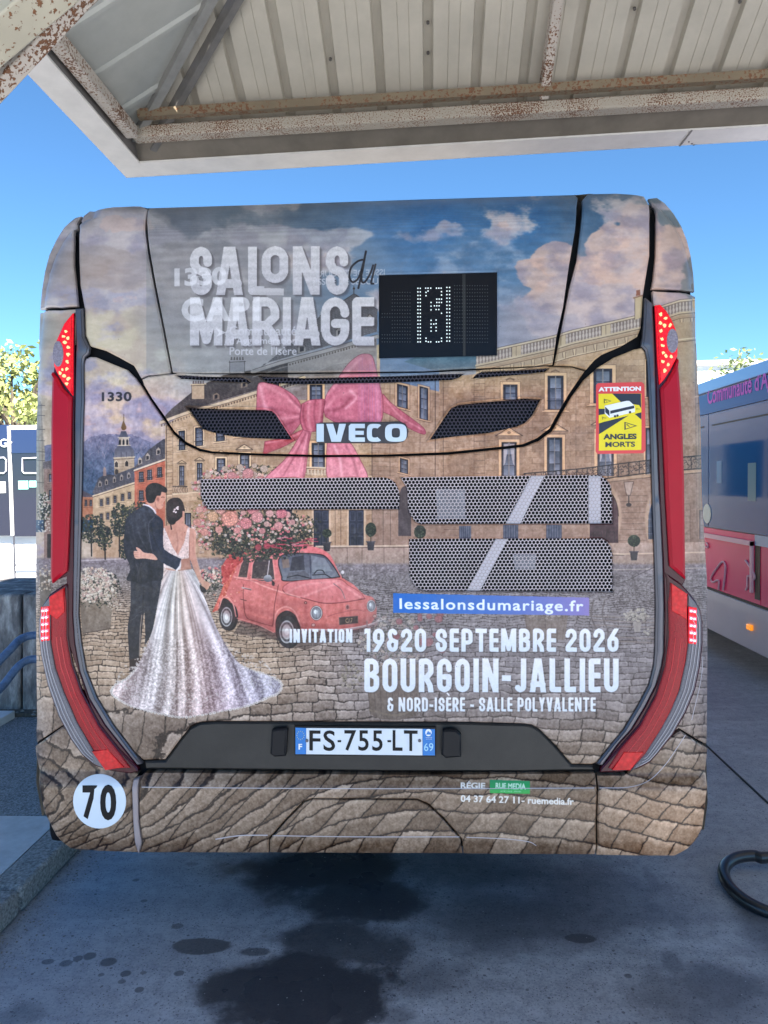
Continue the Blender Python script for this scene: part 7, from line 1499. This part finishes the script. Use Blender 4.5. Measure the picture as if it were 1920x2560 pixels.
for (a_, b_) in ((-40, 15), (56, 110)):
    P = [(a_, 1146), (b_ - 5, 1144), (b_, 1150), (b_, 1178), (b_ - 5, 1183), (a_ + 4, 1183), (a_, 1178)]; m = MB(); m.tube([at(u, v, LYb - .075) for u, v in P], .012, 6, closed=True); m.build('window_frame', FRM, lb_)
ta = at(-14, 1125, LYb - .08); cu = MB()
def text_front(text, u0, v0, u1):
    cu = bpy.data.curves.new('t', 'FONT'); cu.body = text; cu.size = 1; cu.offset = .015; o = bpy.data.objects.new('t', cu); COL.objects.link(o); bpy.context.view_layer.update(); dg = bpy.context.evaluated_depsgraph_get(); me = o.evaluated_get(dg).to_mesh()
    co = np.array([v.co[:2] for v in me.vertices]); F = [tuple(p.vertices) for p in me.polygons]; o.evaluated_get(dg).to_mesh_clear(); bpy.data.objects.remove(o)
    mn = co.min(0); mx_ = co.max(0); a, b_ = at(u0, v0, LYb - .082), at(u1, v0, LYb - .082); s = (b_.x - a.x) / (mx_[0] - mn[0]); m = MB(); m.add([(a.x + (c_[0] - mn[0]) * s, LYb - .082, a.z + (c_[1] - mn[1]) * s) for c_ in co], F); m.build('lettering', WHP, lb_)
text_front('Gr', 0, 1118, 31)
for x_ in (-8.9, -4.3): m = MB(); m.tube([(x_, LYb - .01, .45), (x_, LYb + .3, .45)], .45, 24); m.build('wheel', TYR, lb_)
# pale hall far behind the right-hand bus
hb = empty('hall', (12, 34, 0), 'low white hall far away behind the pink and blue bus', 'building'); m = MB(); m.box((13, 36, 3.3), (12, 8, 6.6)); m.build('wall', WHP, hb); m = MB(); m.box((13, 36, 6.70), (12.4, 8.4, .2)); m.build('roof', WHP, hb)
for k in range(5): m = MB(); m.box((8.5 + k * 2.2, 31.98, 4.0), (1.4, .06, 1.2)); m.build('window', DKG, hb)
# trees
def leaf_mat(name, c1, c2):
    m, n, l, b = nodemat(name); b.inputs['Roughness'].default_value = .6; tc = n.new('ShaderNodeTexCoord'); t = n.new('ShaderNodeTexNoise'); t.inputs['Scale'].default_value = 1.1; t.inputs['Detail'].default_value = 5; l.new(tc.outputs['Object'], t.inputs[0])
    r = n.new('ShaderNodeValToRGB'); r.color_ramp.elements[0].position = .38; r.color_ramp.elements[0].color = (*c1, 1); r.color_ramp.elements[1].position = .62; r.color_ramp.elements[1].color = (*c2, 1); l.new(t.outputs['Fac'], r.inputs[0]); l.new(r.outputs[0], b.inputs['Base Color'])
    return m
LF1 = leaf_mat('autumn_leaves', (.24, .30, .10), (.44, .44, .16)); LF2 = leaf_mat('green_leaves', (.12, .18, .06), (.24, .28, .11)); BARK = mat('bark', (.10, .08, .06), .9, noise=.3, nscale=15, bump=.6)
def tree(x, y, h, r, lf, label, n=5200, leaf=.13):
    t = empty('tree', (x, y, 0), label, 'tree', 'trees beyond the bus station'); rr = np.random.default_rng(int(abs(x * 13 + y * 7)) + 3)
    m = MB(); m.tube([(x, y, 0), (x + .1, y, h * .3), (x - .05, y + .1, h * .62)], [h * .028, h * .02, h * .009], 9)
    cl = []
    for k in range(17):
        a = rr.uniform(0, 6.28); e = rr.uniform(-.5, 1.0); q = rr.uniform(.35, .95); c_ = np.array([x + r * q * math.cos(a) * math.cos(e), y + r * q * math.sin(a) * math.cos(e), h - r * 1.05 + r * q * math.sin(e) * 1.15]); cl.append((c_, rr.uniform(.22, .42) * r))
        m.tube([(x, y, h * rr.uniform(.3, .5)), tuple((np.array([x, y, h * .5]) + c_) / 2 + np.array([0, 0, .2])), tuple(c_)], [h * .010, h * .006, h * .002], 5)
    m.build('trunk', BARK, t, smooth=True)
    V = []; F = []
    for k in range(n):
        c_, s = cl[rr.integers(len(cl))]; d = rr.normal(size=3); d /= np.linalg.norm(d); p_ = c_ + d * s * rr.uniform(.35, 1.1) * np.array([1, 1, .8]); a = rr.normal(size=3); a /= np.linalg.norm(a); b_ = np.cross(a, rr.normal(size=3)); b_ /= np.linalg.norm(b_); L = leaf * rr.uniform(.6, 1.3); i = len(V)
        V += [tuple(p_ - a * L), tuple(p_ + b_ * L * .5), tuple(p_ + a * L), tuple(p_ - b_ * L * .5)]; F.append((i, i + 1, i + 2, i + 3))
    o3 = Vector((x, y, 0)); o = link('crown', mesh('crown', [Vector(v) - o3 for v in V], F), lf, t); o['kind'] = 'stuff'
p_ = at(30, 1000, 24); tree(p_.x, 24, 7.4, 2.6, LF1, 'yellow-green autumn tree behind the white bus on the left'); p_ = at(-170, 1000, 27); tree(p_.x, 27, 7.6, 3.0, LF2, 'greener tree behind the white bus at the far left', 3000)
p_ = at(1915, 900, 30); tree(p_.x + 1.3, 30, 7.9, 2.7, LF2, 'green tree showing above the roof of the pink and blue bus', 4200, .12); p_ = at(1838, 900, 34); tree(p_.x, 34, 7.0, 2.0, LF1, 'small yellowish tree top beside the white hall', 1500, .10)
